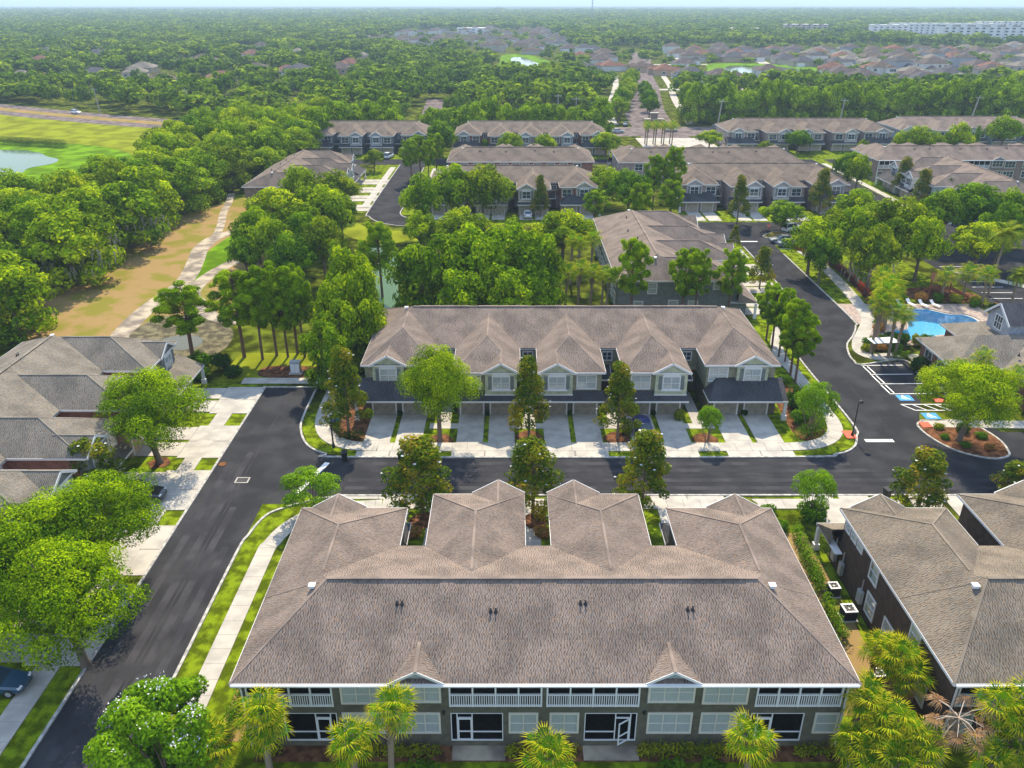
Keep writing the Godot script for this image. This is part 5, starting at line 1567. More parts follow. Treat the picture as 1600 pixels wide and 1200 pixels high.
func roads() -> void:
	# asphalt
	sheet("road", V([-29.7, -10, -23.2, -10, -23.2, -55, -22.95, -57.6, -22.3, -60.4, -20.9, -61.8, -16.8, -63.6, -9.6, -63.85, -9.6, -70.9, -15.3, -70.9, -19.1, -71.6, -21.5, -73.5, -23, -77, -23.4, -80.5, -23.5, -87.35, -30, -87.35]), 0.020, "asphalt")
	sheet("road", V([-9.6, -63.85, 85, -63.85, 85, -76.3, 53.2, -76.3, 51.3, -78.6, 44.8, -78.7, 36.9, -78.5, 36.8, -75.2, 35.6, -72.9, 33.2, -71.5, 28.1, -70.95, -9.6, -70.95]), 0.024, "asphalt")
	sheet("road", V([37.55, -78.4, 45, -78.6, 50.4, -89.5, 50.9, -95.6, 44.8, -94.1, 44.2, -95.2, 44.4, -97.5, 45.5, -101, 47.3, -103.8, 49.2, -107.7, 49.8, -112, 50.0, -150, 43.9, -150, 43.8, -128, 43.0, -115, 40.2, -106, 37.9, -100, 37.4, -94]), 0.028, "asphalt")
	rect("road", 36, -149.5, 84, -168.5, 0.024, "asphalt")
	rect("road", 80.2, -262, 88.4, -150, 0.020, "asphalt")
	rect("parking_court", 74, -112, 104, -148, 0.028, "asphalt")
	rect("parking_court", 84, -149, 100, -172, 0.032, "asphalt")
	rect("road", -48, -243, 175, -234.5, 0.024, "asphalt")
	sheet("road", smooth(V([-31.9, -236, -31.9, -179, -31.0, -173, -28.4, -168.2, -24, -165, -19, -164.4, -12, -164.4, -12, -170.3, -19.7, -170.3, -22.5, -171.5, -24.4, -175, -24.7, -184, -24.7, -236]), false, 3), 0.028, "asphalt")
	struct("highway", ribbon(smooth(V([-420, -470, -260, -388, -188, -347, -127, -318, -60, -303, 0, -298, 60, -300, 130, -302, 300, -306, 600, -300])), -11, 11, 0.03, 0.03), M.old_asphalt)
	struct("median", ribbon(smooth(V([-420, -470, -260, -388, -188, -347, -127, -318, -75, -305])), -3.2, 3.2, 0.05, 0.05), M.dry_grass)
	struct("avenue", ribbon(smooth(V([53, -262, 53, -300, 55, -345, 62, -400, 72, -470, 80, -540, 96, -650, 120, -800])), -8.5, 8.5, 0.035, 0.035), M.old_asphalt)
	struct("avenue_walk", ribbon(smooth(V([68, -318, 71, -345, 77, -400, 87, -470, 95, -540])), -1.6, 1.6, 0.04, 0.04), M.concrete)
	struct("avenue_walk", ribbon(smooth(V([39, -318, 40, -345, 47, -400, 57, -470, 65, -540])), -1.6, 1.6, 0.04, 0.04), M.concrete)
	rect("forecourt", 42, -284, 66, -262, 0.04, "concrete")
	struct("lane", ribbon(smooth(V([-32, -300, -32.2, -330, -34.5, -372, -36.5, -406])), -4.2, 4.2, 0.05, 0.05), M.old_asphalt)
	for k in 4:
		struct("estate_street", ribbon(V([100 + k * 60, -430 - k * 8, 150 + k * 62, -800]), -4, 4, 0.03, 0.03), M.concrete)
	struct("estate_street", ribbon(V([75, -452, 420, -470]), -4, 4, 0.034, 0.034), M.concrete)
	struct("estate_street", ribbon(V([90, -640, 480, -650]), -4, 4, 0.034, 0.034), M.concrete)
	sheet("estate_pond", smooth(V([120, -536, 150, -530, 186, -552, 198, -600, 182, -625, 160, -628, 148, -600, 140, -560]), true), 0.06, "pond_water")
	sheet("estate_bank", smooth(V([110, -525, 150, -518, 196, -540, 216, -605, 190, -650, 150, -650, 136, -600, 126, -560]), true), 0.04, "marsh_grass")
	sheet("avenue_pond", smooth(V([-16, -556, -4, -530, 12, -512, 22, -535, 26, -590, 20, -650, 10, -720, 0, -720, -2, -640]), true), 0.06, "pond_water")
	sheet("avenue_bank", smooth(V([-24, -560, -6, -520, 14, -500, 34, -540, 40, -600, 30, -680, 14, -760, -8, -760, -10, -640]), true), 0.04, "marsh_grass")
	# worn wheel paths and the seam between the two paving passes
	for q in [[-28.3, -12, -28.3, -70], [-26.9, -12, -26.9, -72], [-25.6, -12, -25.6, -62], [-24.4, -12, -24.4, -56]]:
		struct("wheel_path", ribbon(V(q), -0.32, 0.32, 0.032, 0.032), M.worn_asphalt)
	for q in [[-16, -65.2, 84, -65.2], [-16, -66.6, 84, -66.6], [-14, -68.4, 36, -68.4], [-14, -69.7, 34, -69.7]]:
		struct("wheel_path", ribbon(V(q), -0.32, 0.32, 0.034, 0.034), M.worn_asphalt)
	struct("paving_seam", ribbon(V([-26.25, -12, -26.3, -40, -26.2, -62, -26.35, -86]), -0.05, 0.05, 0.036, 0.036), M.worn_asphalt)
	struct("paving_seam", ribbon(V([-22, -67.5, 10, -67.4, 40, -67.55, 84, -67.4]), -0.04, 0.04, 0.036, 0.036), M.worn_asphalt)
	struct("paving_seam", ribbon(smooth(V([41, -79, 41.0, -96, 43.5, -106, 46.6, -114, 47.0, -148])), -0.05, 0.05, 0.036, 0.036), M.worn_asphalt)
	var cr := RandomNumberGenerator.new()
	cr.seed = 8
	for k in 22:   # fine cracks wandering over the asphalt
		var p := Vector2(cr.randf_range(-29, -24), cr.randf_range(-80, -14)) if k < 10 else Vector2(cr.randf_range(-10, 80), cr.randf_range(-70, -65)) if k < 17 else Vector2(cr.randf_range(38, 43), cr.randf_range(-98, -78))
		var line := PackedVector2Array([p])
		var a := cr.randf() * TAU
		for j in 7:
			a += cr.randfn() * 0.5
			p += Vector2(cos(a), sin(a)) * cr.randf_range(0.2, 0.6)
			line.append(p)
		struct("crack", ribbon(line, -0.02, 0.02, 0.038, 0.038), M.rubber)
	# kerbs
	kerb(V([-29.7, -10, -29.7, -87.3]))
	kerb(V([-30.0, -87.4, -23.5, -87.4]))
	kerb(smooth(V([-23.5, -87.3, -23.4, -80.5, -23, -77, -21.5, -73.5, -19.1, -71.6, -15.3, -70.9, 28.1, -70.95, 33.2, -71.5, 35.6, -72.9, 36.8, -75.2, 37.5, -78.3, 37.4, -94, 37.9, -100, 40.2, -106, 43.0, -115, 43.8, -128, 43.9, -149])))
	kerb(smooth(V([-23.2, -10, -23.2, -40, -23.2, -55, -22.95, -57.6, -22.3, -60.4, -20.9, -61.8, -16.8, -63.6, -9.6, -63.85, 40, -63.9, 85, -64])))
	kerb(smooth(V([50, -144, 49.8, -112, 49.2, -107.7, 47.3, -103.8, 45.5, -101, 44.4, -97.5, 44.2, -95.2, 44.8, -94.1, 50.8, -95.6, 50.5, -90])))
	kerb(smooth(V([-31.9, -234, -31.9, -179, -31.0, -173, -28.4, -168.2, -24, -165, -19, -164.4])))
	kerb(smooth(V([-24.7, -230, -24.6, -184, -24.4, -175, -22, -171, -19.7, -170.3, -14, -170.3])))
	# pavements of separate slabs
	walk("sidewalk", V([-32.4, -22, -32.4, -87]), 1.7)
	walk("sidewalk", smooth(V([-20.85, -20, -20.85, -52, -20.6, -56.5, -19.2, -59.8, -16.4, -61.7, -12, -62.4])), 1.5)
	walk("sidewalk", V([-12, -62.45, 36, -62.45]), 1.6)
	walk("sidewalk", smooth(V([-21.3, -88.4, -21.2, -82, -20.8, -78, -19.4, -75.0, -17, -73.4, -14, -73.0])), 1.7)
	walk("sidewalk", V([-14, -73.0, 28, -73.0]), 1.7)
	walk("sidewalk", V([-33, -89.2, -22, -89.2]), 1.6)
	walk("footpath", smooth(V([28, -73.0, 31.4, -73.4, 34, -75, 35.4, -78, 35.5, -84, 35.4, -92, 35.2, -97, 36.2, -102, 38.6, -108, 41.0, -114, 42.0, -122])), 1.6)
	walk("footpath", smooth(V([53.9, -146, 54.6, -139, 54.4, -130, 53.3, -117, 51.9, -110, 49.6, -105.5, 47.6, -102, 46.4, -98.5, 47.5, -96.6, 50.8, -97.2])), 1.9)
	walk("footpath", smooth(V([52.6, -97.4, 52.4, -90, 51.4, -82, 50.9, -79.4])), 1.6)
	walk("footpath", V([45.2, -78.1, 66, -77.6]), 1.7, 0.13)
	walk("footpath", V([89.6, -236, 89.6, -176]), 1.6, 0.1, 3.0)
	walk("footpath", V([-33.4, -230, -33.4, -182]), 1.6, 0.1, 3.0)
	walk("footpath", V([-21.2, -228, -21.2, -184]), 1.6, 0.1, 3.0)
	walk("footpath", V([90.5, -118, 76, -134]), 1.8, 0.1, 3.0)
	# kerbed islands
	var isl := smooth(V([44.4, -77.4, 45.1, -78.5, 46.6, -78.7, 50.2, -78.6, 51.6, -75, 51.3, -72.2, 50.5, -71, 48.5, -70.7, 46, -72.2, 44.7, -74.8]), true, 4)
	sheet("island_bed", isl, 0.12, "mulch")
	var ring := isl.duplicate(); ring.append(isl[0]); ring.append(isl[1])
	kerb(ring, "island_kerb")
	var si := smooth(V([49.6, -156, 51.4, -158.8, 53.6, -160.2, 55.4, -158.6, 55.2, -155.6, 52.4, -154.8]), true, 4)
	sheet("island_bed", si, 0.12, "dry_grass")
	var r2 := si.duplicate(); r2.append(si[0]); r2.append(si[1])
	kerb(r2, "island_kerb")
	# painted lines: bays by the clubhouse, stop bars, the blue wheelchair bays
	var y := 0.036
	var line := func(a: float, b: float, c: float, d: float, w: float) -> void:
		struct("road_marking", ribbon(V([a, b, c, d]), -w / 2, w / 2, y, y), M.road_paint)
	for k in 4:
		line.call(44.6 + 0.05 * k, -93.9 + k * 2.75, 50.0, -94.0 + k * 2.75, 0.14)
	for k in 3:
		line.call(44.75, -93.6 + k * 2.75, 44.85, -91.4 + k * 2.75, 0.16); line.call(45.3, -93.6 + k * 2.75, 45.4, -91.4 + k * 2.75, 0.16)
	line.call(44.9, -82.9, 51.2, -82.9, 0.14); line.call(45.9, -81.4, 51.0, -81.4, 0.14); line.call(44.9, -82.9, 45.9, -81.4, 0.14)
	for k in 4:
		line.call(46.2 + k * 1.3, -82.8, 47.2 + k * 1.3, -81.5, 0.13)
	line.call(37.4, -74.4, 40.4, -74.4, 0.6)
	line.call(-20.4, -64.4, -18.6, -69.9, 0.55)
	line.call(43.9, -152.8, 47.6, -152.8, 0.5)
	for k in 7:
		line.call(56.5 + k * 2.8, -76.2, 56.2 + k * 2.8, -70.8, 0.13)
	for k in 9:
		line.call(75.0, -114.0 - k * 2.8, 80.0, -114.0 - k * 2.8, 0.14)
	for k in 2:
		line.call(50.4, -150.6 + k * 2.9, 55.4, -150.6 + k * 2.9, 0.14)
	for p in [[46.0, -84.6], [46.9, -80.0]]:
		rect("wheelchair_mark", p[0] - 0.75, p[1] - 0.75, p[0] + 0.95, p[1] + 0.75, 0.04, "blue_paint")
		wheelchair(p[0] + 0.1, p[1])
	rect("crossing_pad", 35.6, -76.4, 36.7, -74.7, 0.14, "red_paint")
	rect("crossing_pad", 44.8, -78.4, 45.9, -77.2, 0.15, "red_paint")
	rect("crossing_pad", 49.2, -84.4, 50.6, -83.4, 0.06, "red_paint")
	var g := thing("storm_grate", "white-framed storm grate set in the left road", "grate", Vector3(-26.2, 0, -66.6))
	var gs := Shape.new()
	for k in [-1, 1]:
		gs.cbox(Vector3(k * 0.6, 0.035, 0), Vector3(0.12, 0.03, 1.0)); gs.cbox(Vector3(0, 0.034, k * 0.46), Vector3(1.1, 0.028, 0.1))
	part("frame", gs, M.concrete, g)
	var gb := Shape.new()
	for k in 8:
		gb.cbox(Vector3(-0.5 + k * 0.14, 0.034, 0), Vector3(0.06, 0.02, 0.85))
	part("bars", gb, M.vent_metal, g)
	var mh := Shape.new()
	mh.lathe(Vector3.ZERO, [Vector2(0.42, 0.02), Vector2(0.42, 0.05), Vector2(0.34, 0.055), Vector2(0.32, 0.045), Vector2(0, 0.047)], 16)
	tag(part("manhole_cover", mh, M.mulch, self, Vector3(-29.1, 0.01, -69.6)), "round rust-brown manhole cover by the left kerb", "manhole cover")

func wheelchair(x: float, z: float) -> void:
	var s := Shape.new()
	var y := 0.044
	var dot := func(a: Vector2, b: Vector2, w: float) -> void:
		var n := (b - a).normalized().orthogonal() * w / 2
		var q := [a + n, b + n, b - n, a - n]
		s.quad(Vector3(q[3].x, y, q[3].y), Vector3(q[2].x, y, q[2].y), Vector3(q[1].x, y, q[1].y), Vector3(q[0].x, y, q[0].y))
	for k in 12:
		if k > 1:
			var a := TAU * k / 16 + 0.4; var b := TAU * (k + 1) / 16 + 0.4
			dot.call(Vector2(cos(a), sin(a)) * 0.36, Vector2(cos(b), sin(b)) * 0.36, 0.11)
	dot.call(Vector2(-0.05, -0.5), Vector2(-0.05, 0.05), 0.13); dot.call(Vector2(-0.05, 0.05), Vector2(0.3, 0.05), 0.13); dot.call(Vector2(0.3, 0.05), Vector2(0.42, 0.45), 0.12); dot.call(Vector2(-0.05, -0.2), Vector2(0.22, -0.2), 0.1); dot.call(Vector2(-0.13, -0.6), Vector2(0.05, -0.6), 0.18)
	var o := part(numbered("wheelchair_symbol"), s, M.road_paint, self, Vector3(x, 0, z))
	o.set_meta("kind", "structure")

func townhouses() -> void:
	var olive := {"wall": "wall_olive", "low": "wall_olive", "dormer": "wall_sage", "roof": "roof_brown", "lean": "roof_dark", "shutter": "wall_slate", "door": "wall_moss", "near": true, "rear": true}
	townhouse("townhouse_row", "olive townhouse row in front with screened porches and white balconies", 4, Vector3(20.6, 0, -35.3), PI, olive)
	var moss := olive.duplicate(); moss.rear = false; moss.wall = "wall_moss"; moss.low = "wall_olive"; moss.door = "wall_door"
	townhouse("townhouse_row", "sage green townhouse row across the middle with ten garages", 5, Vector3(-16.8, 0, -99.6), 0.0, moss)
	var brown := {"wall": "wall_brown", "low": "wall_brown", "dormer": "wall_umber", "roof": "roof_taupe", "lean": "roof_taupe", "shutter": "wall_slate", "door": "wall_umber", "near": true, "rear": true}
	townhouse("townhouse_row", "dark brown townhouse row with air conditioners along its side wall", 4, Vector3(63.4, 0, -35.3), PI, brown)
	var brick := {"wall": "wall_brick", "low": "wall_tan", "dormer": "wall_slate", "roof": "roof_grey", "lean": "roof_grey", "shutter": "wall_slate", "door": "wall_tan", "near": true}
	townhouse("townhouse_row", "grey-roofed townhouse row with brick and tan walls along the left road", 5, Vector3(-57.9, 0, -41.6), PI / 2, brick)
	var slate := {"wall": "wall_slate", "low": "wall_slate", "dormer": "wall_sage", "roof": "roof_brown", "shutter": "wall_olive", "door": "wall_olive", "near": true}
	townhouse("townhouse_row", "slate green townhouse row end-on behind the middle row, pines before it", 4, Vector3(15.1, 0, -111.2), PI / 2, slate)
	var mauve := {"wall": "wall_mauve", "low": "wall_mauve", "dormer": "wall_lilac", "roof": "roof_far", "lean": "roof_dark", "shutter": "wall_slate", "door": "wall_beige"}
	townhouse("townhouse_row", "mauve townhouse row with lilac gables beside the red and white cars", 4, Vector3(37.3, 0, -197.0), 0.0, mauve)
	townhouse("townhouse_row", "townhouse row back to back with the mauve one, only its long roof showing", 5, Vector3(73.4, 0, -205.9), PI, mauve)
	var beige := mauve.duplicate(); beige.wall = "wall_brick"; beige.dormer = "wall_beige"
	townhouse("townhouse_row", "brick and beige townhouse row in the centre, half hidden by mossy oaks", 4, Vector3(-18.6, 0, -194.2), 0.0, beige)
	townhouse("townhouse_row", "long-roofed townhouse row behind the brick and beige one", 4, Vector3(20.8, 0, -206.9), PI, beige)
	var grey := mauve.duplicate(); grey.wall = "wall_umber"; grey.dormer = "wall_teal"
	townhouse("townhouse_row", "brown-roofed townhouse row along the cul-de-sac, end-on among oaks", 4, Vector3(-58.9, 0, -176.5), PI / 2, grey)
	var blue := mauve.duplicate(); blue.wall = "wall_slate"; blue.low = "wall_slate"; blue.dormer = "wall_blue"
	townhouse("townhouse_row", "blue-grey townhouse row at the head of the cul-de-sac", 4, Vector3(-62.6, 0, -270.2), 0.0, blue)
	var blue2 := blue.duplicate(); blue2.wall = "wall_brick"
	townhouse("townhouse_row", "far townhouse row behind two round bright trees", 5, Vector3(-17.6, 0, -270.2), 0.0, blue2)
	var north := townhouse("townhouse_row", "north-east townhouse row beside the highway junction with plum walls", 5, Vector3(67.0, 0, -276.9), 0.0, mauve)
	north.scale.x = 1.1
	var teal := mauve.duplicate(); teal.wall = "wall_teal"; teal.low = "wall_teal"; teal.dormer = "wall_white"; teal.roof = "roof_brown"
	townhouse("townhouse_row", "pale teal townhouse row cut by the frame edge under the tall tree belt", 5, Vector3(122.2, 0, -281.3), 0.0, teal)
	var tan := mauve.duplicate(); tan.wall = "wall_umber"; tan.low = "wall_umber"; tan.rear = true; tan.roof = "roof_brown"
	townhouse("townhouse_row", "umber townhouse row showing a corner with screened balconies and a lawn", 5, Vector3(139.6, 0, -209.2), PI, tan)
	townhouse("townhouse_row", "white and teal townhouse row turned sideways beside the dark magnolias", 4, Vector3(112.0, 0, -204.0), -PI / 2, teal)
	drives(Vector3(-16.8, 0, -99.6), 0.0, 5, 9.3, 25.75, 27.45)
	drives(Vector3(20.6, 0, -35.3), PI, 4, 9.2, 26.35, 27.95)
	drives(Vector3(63.4, 0, -35.3), PI, 4, 9.2)
	drives(Vector3(-57.9, 0, -41.6), PI / 2, 5, 8.85, 24.65, 26.35)
	drives(Vector3(15.1, 0, -111.2), PI / 2, 4, 8.6)
	drives(Vector3(37.3, 0, -197.0), 0.0, 4, 8.8)
	drives(Vector3(-58.9, 0, -176.5), PI / 2, 4, 7.6)
	drives(Vector3(-18.6, 0, -194.2), 0.0, 4, 5.0)
	# patios behind the front row
	for p in [[-3.7, -0.4], [4.4, 7.8], [-13.9, -10.6], [14.6, 17.9]]:
		rect("patio", p[0], -35.72, p[1], -34.6, 0.05, "sand" if p[0] > -5 and p[0] < 6 else "mulch")
	rect("planting_bed", -15.8, -35.7, 20.2, -34.5, 0.04, "mulch")
	rect("entry_path", -7.6, -48.9, -6.6, -61.6, 0.06, "concrete"); rect("entry_path", 1.2, -48.9, 2.5, -61.6, 0.06, "concrete"); rect("entry_path", 10.6, -48.9, 11.8, -61.6, 0.06, "concrete")
	for x in [-7.4, 1.9, 11.2, 20.5]:
		rect("entry_path", x - 0.6, -86.0, x + 0.6, -78.2, 0.06, "concrete")
		rect("entry_path", x - 1.6, -78.2, x + 1.6, -77.0, 0.064, "concrete")
	for q in [[-7.6, -74.3, 1.5], [1.8, -75.1, 1.5], [11.2, -74.8, 1.5], [20.5, -74.6, 1.4], [-7.9, -59.8, 1.3], [2.0, -59.8, 1.2], [-35.5, -69.8, 1.1]]:
		var c := PackedVector2Array()
		for k in 10:
			c.append(Vector2(q[0], q[1]) + Vector2(cos(TAU * k / 10), sin(TAU * k / 10)) * q[2] * (1.0 + 0.12 * sin(k * 2.7)))
		sheet("mulch_ring", c, 0.07, "mulch")
	sheet("mulch_bed", smooth(V([-19.4, -83, -19.6, -77, -18.4, -75, -16, -74.2, -15.2, -76, -15.6, -83]), true), 0.06, "mulch")
	sheet("mulch_bed", smooth(V([30.4, -80, 30.6, -74.6, 33, -75.4, 34.3, -78, 34.4, -86, 31.4, -88]), true), 0.06, "mulch")
	rect("side_bed", 20.9, -58, 25.6, -38, 0.05, "dry_grass")
	rect("side_bed", -18.6, -36, -17.0, -58, 0.05, "dry_grass")

func clubhouse() -> void:
	# pool deck of pavers with the basin cut out of it
	var deck := CSGCombiner3D.new()
	deck.name = "pool_deck"
	deck.set_meta("kind", "structure")
	add_child(deck)
	var slab := CSGBox3D.new()
	slab.name = "deck"
	slab.size = Vector3(21, 2.0, 16.5); slab.position = Vector3(60.5, -0.94, -108.75); slab.material = M.paver
	deck.add_child(slab)
	var outline := smooth(V([53.4, -105.4, 54.7, -102.9, 57.6, -102.6, 59.2, -104.4, 62.5, -105.0, 66.5, -107.6, 67.9, -110.2, 67.2, -112.3, 65.2, -112.6, 62.6, -114.8, 60, -114.6, 58.4, -112.4, 57.6, -109.6, 56.0, -106.4]), true, 4)
	for job in [["coping", 1.06, -0.05, M.concrete], ["basin", 1.0, -1.5, M.pool_tile]]:
		var hole := CSGPolygon3D.new()
		hole.name = job[0]
		var pl := PackedVector2Array()
		var mid := Vector2(60.8, -108.6)
		for p in outline:
			var q: Vector2 = mid + (p - mid) * job[1]
			pl.append(Vector2(q.x, q.y))
		hole.polygon = pl
		hole.depth = 2.0
		hole.rotation.x = PI / 2
		hole.position.y = job[2]
		hole.operation = CSGShape3D.OPERATION_SUBTRACTION
		hole.material = job[3]
		deck.add_child(hole)
	sheet("pool_water", outline, -0.16, "pool_water")
	for k in 6:
		var o := thing("lounger", "white pool lounger, one of the row under the mossy oak", "lounger", Vector3(55.6 + k * 1.75, 0.07, -116.0 + 0.3 * sin(k * 1.7)), PI + 0.1 * k, "loungers along the pool deck")
		var s := Shape.new()
		s.bar(Vector3(0, 0.34, -0.9), Vector3(0, 0.34, 0.3), 0.6, 0.05); s.bar(Vector3(0, 0.34, 0.3), Vector3(0, 0.85, 0.85), 0.6, 0.05)
		part("bed", s, M.white_paint, o)
		for q in [[-0.25, -0.8], [0.25, -0.8], [-0.25, 0.25], [0.25, 0.25]]:
			var l := Shape.new()
			l.cbox(Vector3(q[0], 0.16, q[1]), Vector3(0.05, 0.32, 0.05))
			part("leg", l, M.white_paint, o)
	# white shade canopy among the shrubs
	var c := thing("shade_canopy", "small white canopy over the picnic table by the pool gate", "canopy", Vector3(48.6, 0, -97.6), 0.1)
	for k in [-1, 1]:
		var s := Shape.new()
		s.bar(Vector3(k * 0.9 - 0.85, 1.95, 0), Vector3(k * 0.9 + 0.85, 2.0, 0), 1.9, 0.06)
		part("cloth", s, M.white_paint, c)
		for z in [-0.8, 0.8]:
			var p := Shape.new()
			p.tube(Vector3(k * 1.6, 0, z), Vector3(k * 1.6, 1.97, z), 0.04, 0.04, 6)
			part("post", p, M.dark_metal, c)
	# fence with the red hedge along the footpath
	var f := thing("pool_fence", "black metal picket fence between footpath and park lawn", "fence", Vector3.ZERO)
	var line := smooth(V([52.6, -149, 55.9, -143, 56.2, -131, 55.2, -118, 53.4, -110, 51.0, -104.6, 49.2, -101, 50.6, -99.4, 53, -99.6]))
	struct("hedge_bed", ribbon(line, -0.2, 1.6, 0.05, 0.05), M.mulch)
	var rail := Shape.new()
	for i in line.size() - 1:
		var a := Vector3(line[i].x, 0, line[i].y); var b := Vector3(line[i + 1].x, 0, line[i + 1].y)
		for y in [0.2, 1.25]:
			rail.bar(a + Vector3(0, y, 0), b + Vector3(0, y, 0), 0.04, 0.04)
		var k := int(a.distance_to(b) / 0.16)
		for j in k:
			rail.cbox(a.lerp(b, float(j) / k) + Vector3(0, 0.72, 0), Vector3(0.02, 1.2, 0.02))
		if i % 2 == 0:
			var p := Shape.new()
			p.cbox(a + Vector3(0, 0.7, 0), Vector3(0.08, 1.4, 0.08))
			part("post", p, M.dark_metal, f)
	part("rails", rail, M.dark_metal, f)
	# the playset
	var pl := thing("playset", "red-brown wooden playset with roof and slide beside the pool deck", "playset", Vector3(67.6, 0, -121.2), -0.5)
	for q in [[-1.4, -1.0], [1.4, -1.0], [-1.4, 1.0], [1.4, 1.0]]:
		var p := Shape.new(); p.cbox(Vector3(q[0], 1.35, q[1]), Vector3(0.18, 2.7, 0.18))
		part("post", p, M.play_wood, pl)
	for k in 9:
		var p := Shape.new(); p.cbox(Vector3(-1.36 + k * 0.34, 1.3, 0), Vector3(0.32, 0.06, 2.1))
		part("plank", p, M.play_wood, pl)
	var pr := Shape.new()
	for s in [-1, 1]:
		pr.bar(Vector3(0, 3.5, s * 0.01), Vector3(0, 2.6, s * 1.4), 3.2, 0.06)
		for k in 8:
			pr.cbox(Vector3(-1.3 + k * 0.37, 1.75, s * 1.0), Vector3(0.1, 0.8, 0.05))
	part("roof", pr, M.play_wood, pl)
	var ps := Shape.new()
	ps.bar(Vector3(1.4, 1.3, 0), Vector3(4.2, 0.2, 0), 0.7, 0.05); ps.bar(Vector3(1.4, 1.5, 0.36), Vector3(4.2, 0.4, 0.36), 0.05, 0.3); ps.bar(Vector3(1.4, 1.5, -0.36), Vector3(4.2, 0.4, -0.36), 0.05, 0.3)
	part("slide", ps, M.play_wood, pl)
	var lad := Shape.new()
	for s in [-0.4, 0.4]:
		lad.bar(Vector3(-2.6, 0, s), Vector3(-1.4, 1.35, s), 0.1, 0.1)
	for k in 5:
		lad.cbox(Vector3(-2.45 + k * 0.24, 0.2 + k * 0.26, 0), Vector3(0.1, 0.06, 0.8))
	part("ladder", lad, M.play_wood, pl)
	sheet("mulch_bed", smooth(V([63, -118.6, 63.5, -124, 70, -125, 74, -120, 70, -117.6]), true), 0.06, "mulch")
	# the clubhouse: low hipped wings and a tall gabled front
	var o := thing("clubhouse", "grey-roofed clubhouse by the pool with a tall blue-grey gable", "clubhouse", Vector3.ZERO)
	var r := Shape.new()
	hip(r, 51.6, 76.0, -95.4, -85.6, 3.3, Vector3(56.4, 5.6, -90.5), Vector3(71.2, 5.6, -90.5))
	part("roof", r, M.roof_grey, o)
	var r2 := Shape.new()
	hip(r2, 57.0, 66.6, -100.2, -89, 3.32, Vector3(61.8, 5.2, -96.4), Vector3(61.8, 5.2, -89), false)
	part("roof", r2, M.roof_grey, o)
	var r3 := Shape.new()
	hip(r3, 57.5, 72, -92, -80.6, 3.34, Vector3(64.8, 6.2, -92), Vector3(64.8, 6.2, -87.6), false)
	part("roof", r3, M.roof_grey, o)
	var w := Shape.new()
	w.box(Vector3(52.2, 0, -94.8), Vector3(75.4, 3.28, -86.2)); w.box(Vector3(57.6, 0, -99.6), Vector3(66.0, 3.27, -89)); w.box(Vector3(58.1, 0, -92), Vector3(71.4, 3.26, -81.2))
	part("wall", w, M.wall_brick, o)
	var t := Shape.new()
	t.box(Vector3(60.6, 3.2, -96.2), Vector3(70, 6.6, -91.4))
	t.tri(Vector3(60.6, 6.6, -96.2), Vector3(60.6, 6.6, -91.4), Vector3(60.6, 8.3, -93.8))
	part("gable_wall", t, M.wall_blue, o)
	var tr := Shape.new()
	tr.plane([Vector3(60.2, 6.5, -91.0), Vector3(70, 6.5, -91.0), Vector3(70, 8.5, -93.8), Vector3(60.2, 8.5, -93.8)], Vector3.RIGHT)
	tr.plane([Vector3(70, 6.5, -96.6), Vector3(60.2, 6.5, -96.6), Vector3(60.2, 8.5, -93.8), Vector3(70, 8.5, -93.8)], Vector3.LEFT)
	part("gable_roof", tr, M.roof_slate, o)
	var tf := Shape.new()
	tf.bar(Vector3(60.24, 6.36, -91.0), Vector3(60.24, 8.38, -93.8), 0.1, 0.28); tf.bar(Vector3(60.24, 6.36, -96.6), Vector3(60.24, 8.38, -93.802), 0.1, 0.28)
	var tb := []
	edge(tb, Vector3(51.6, 3.3, -95.4), Vector3(51.6, 3.3, -85.6)); edge(tb, Vector3(51.6, 3.3, -85.6), Vector3(57.5, 3.3, -85.6)); edge(tb, Vector3(57.5, 3.34, -80.6), Vector3(72, 3.34, -80.6)); edge(tb, Vector3(57, 3.32, -100.2), Vector3(57, 3.32, -95.4))
	part("rake_boards", tf, M.trim, o)
	for b in tb:
		part("fascia_board", b, M.trim, o)
	window(o, Vector3(60.598, 6.0, -93.8), -PI / 2, 1.5, 1.6, 3)
	for z in [-92.6, -89.4]:
		window(o, Vector3(52.198, 1.6, z), -PI / 2, 1.6, 1.9, 2)
	for x in [60.4, 63.2, 66.0, 68.8]:
		window(o, Vector3(x, 1.6, -81.198), 0, 1.5, 1.9, 2)
	for q in [Vector3(57.6, 4.3, -88.6), Vector3(59.4, 4.6, -86.6)]:
		vent_pipe(o, q)

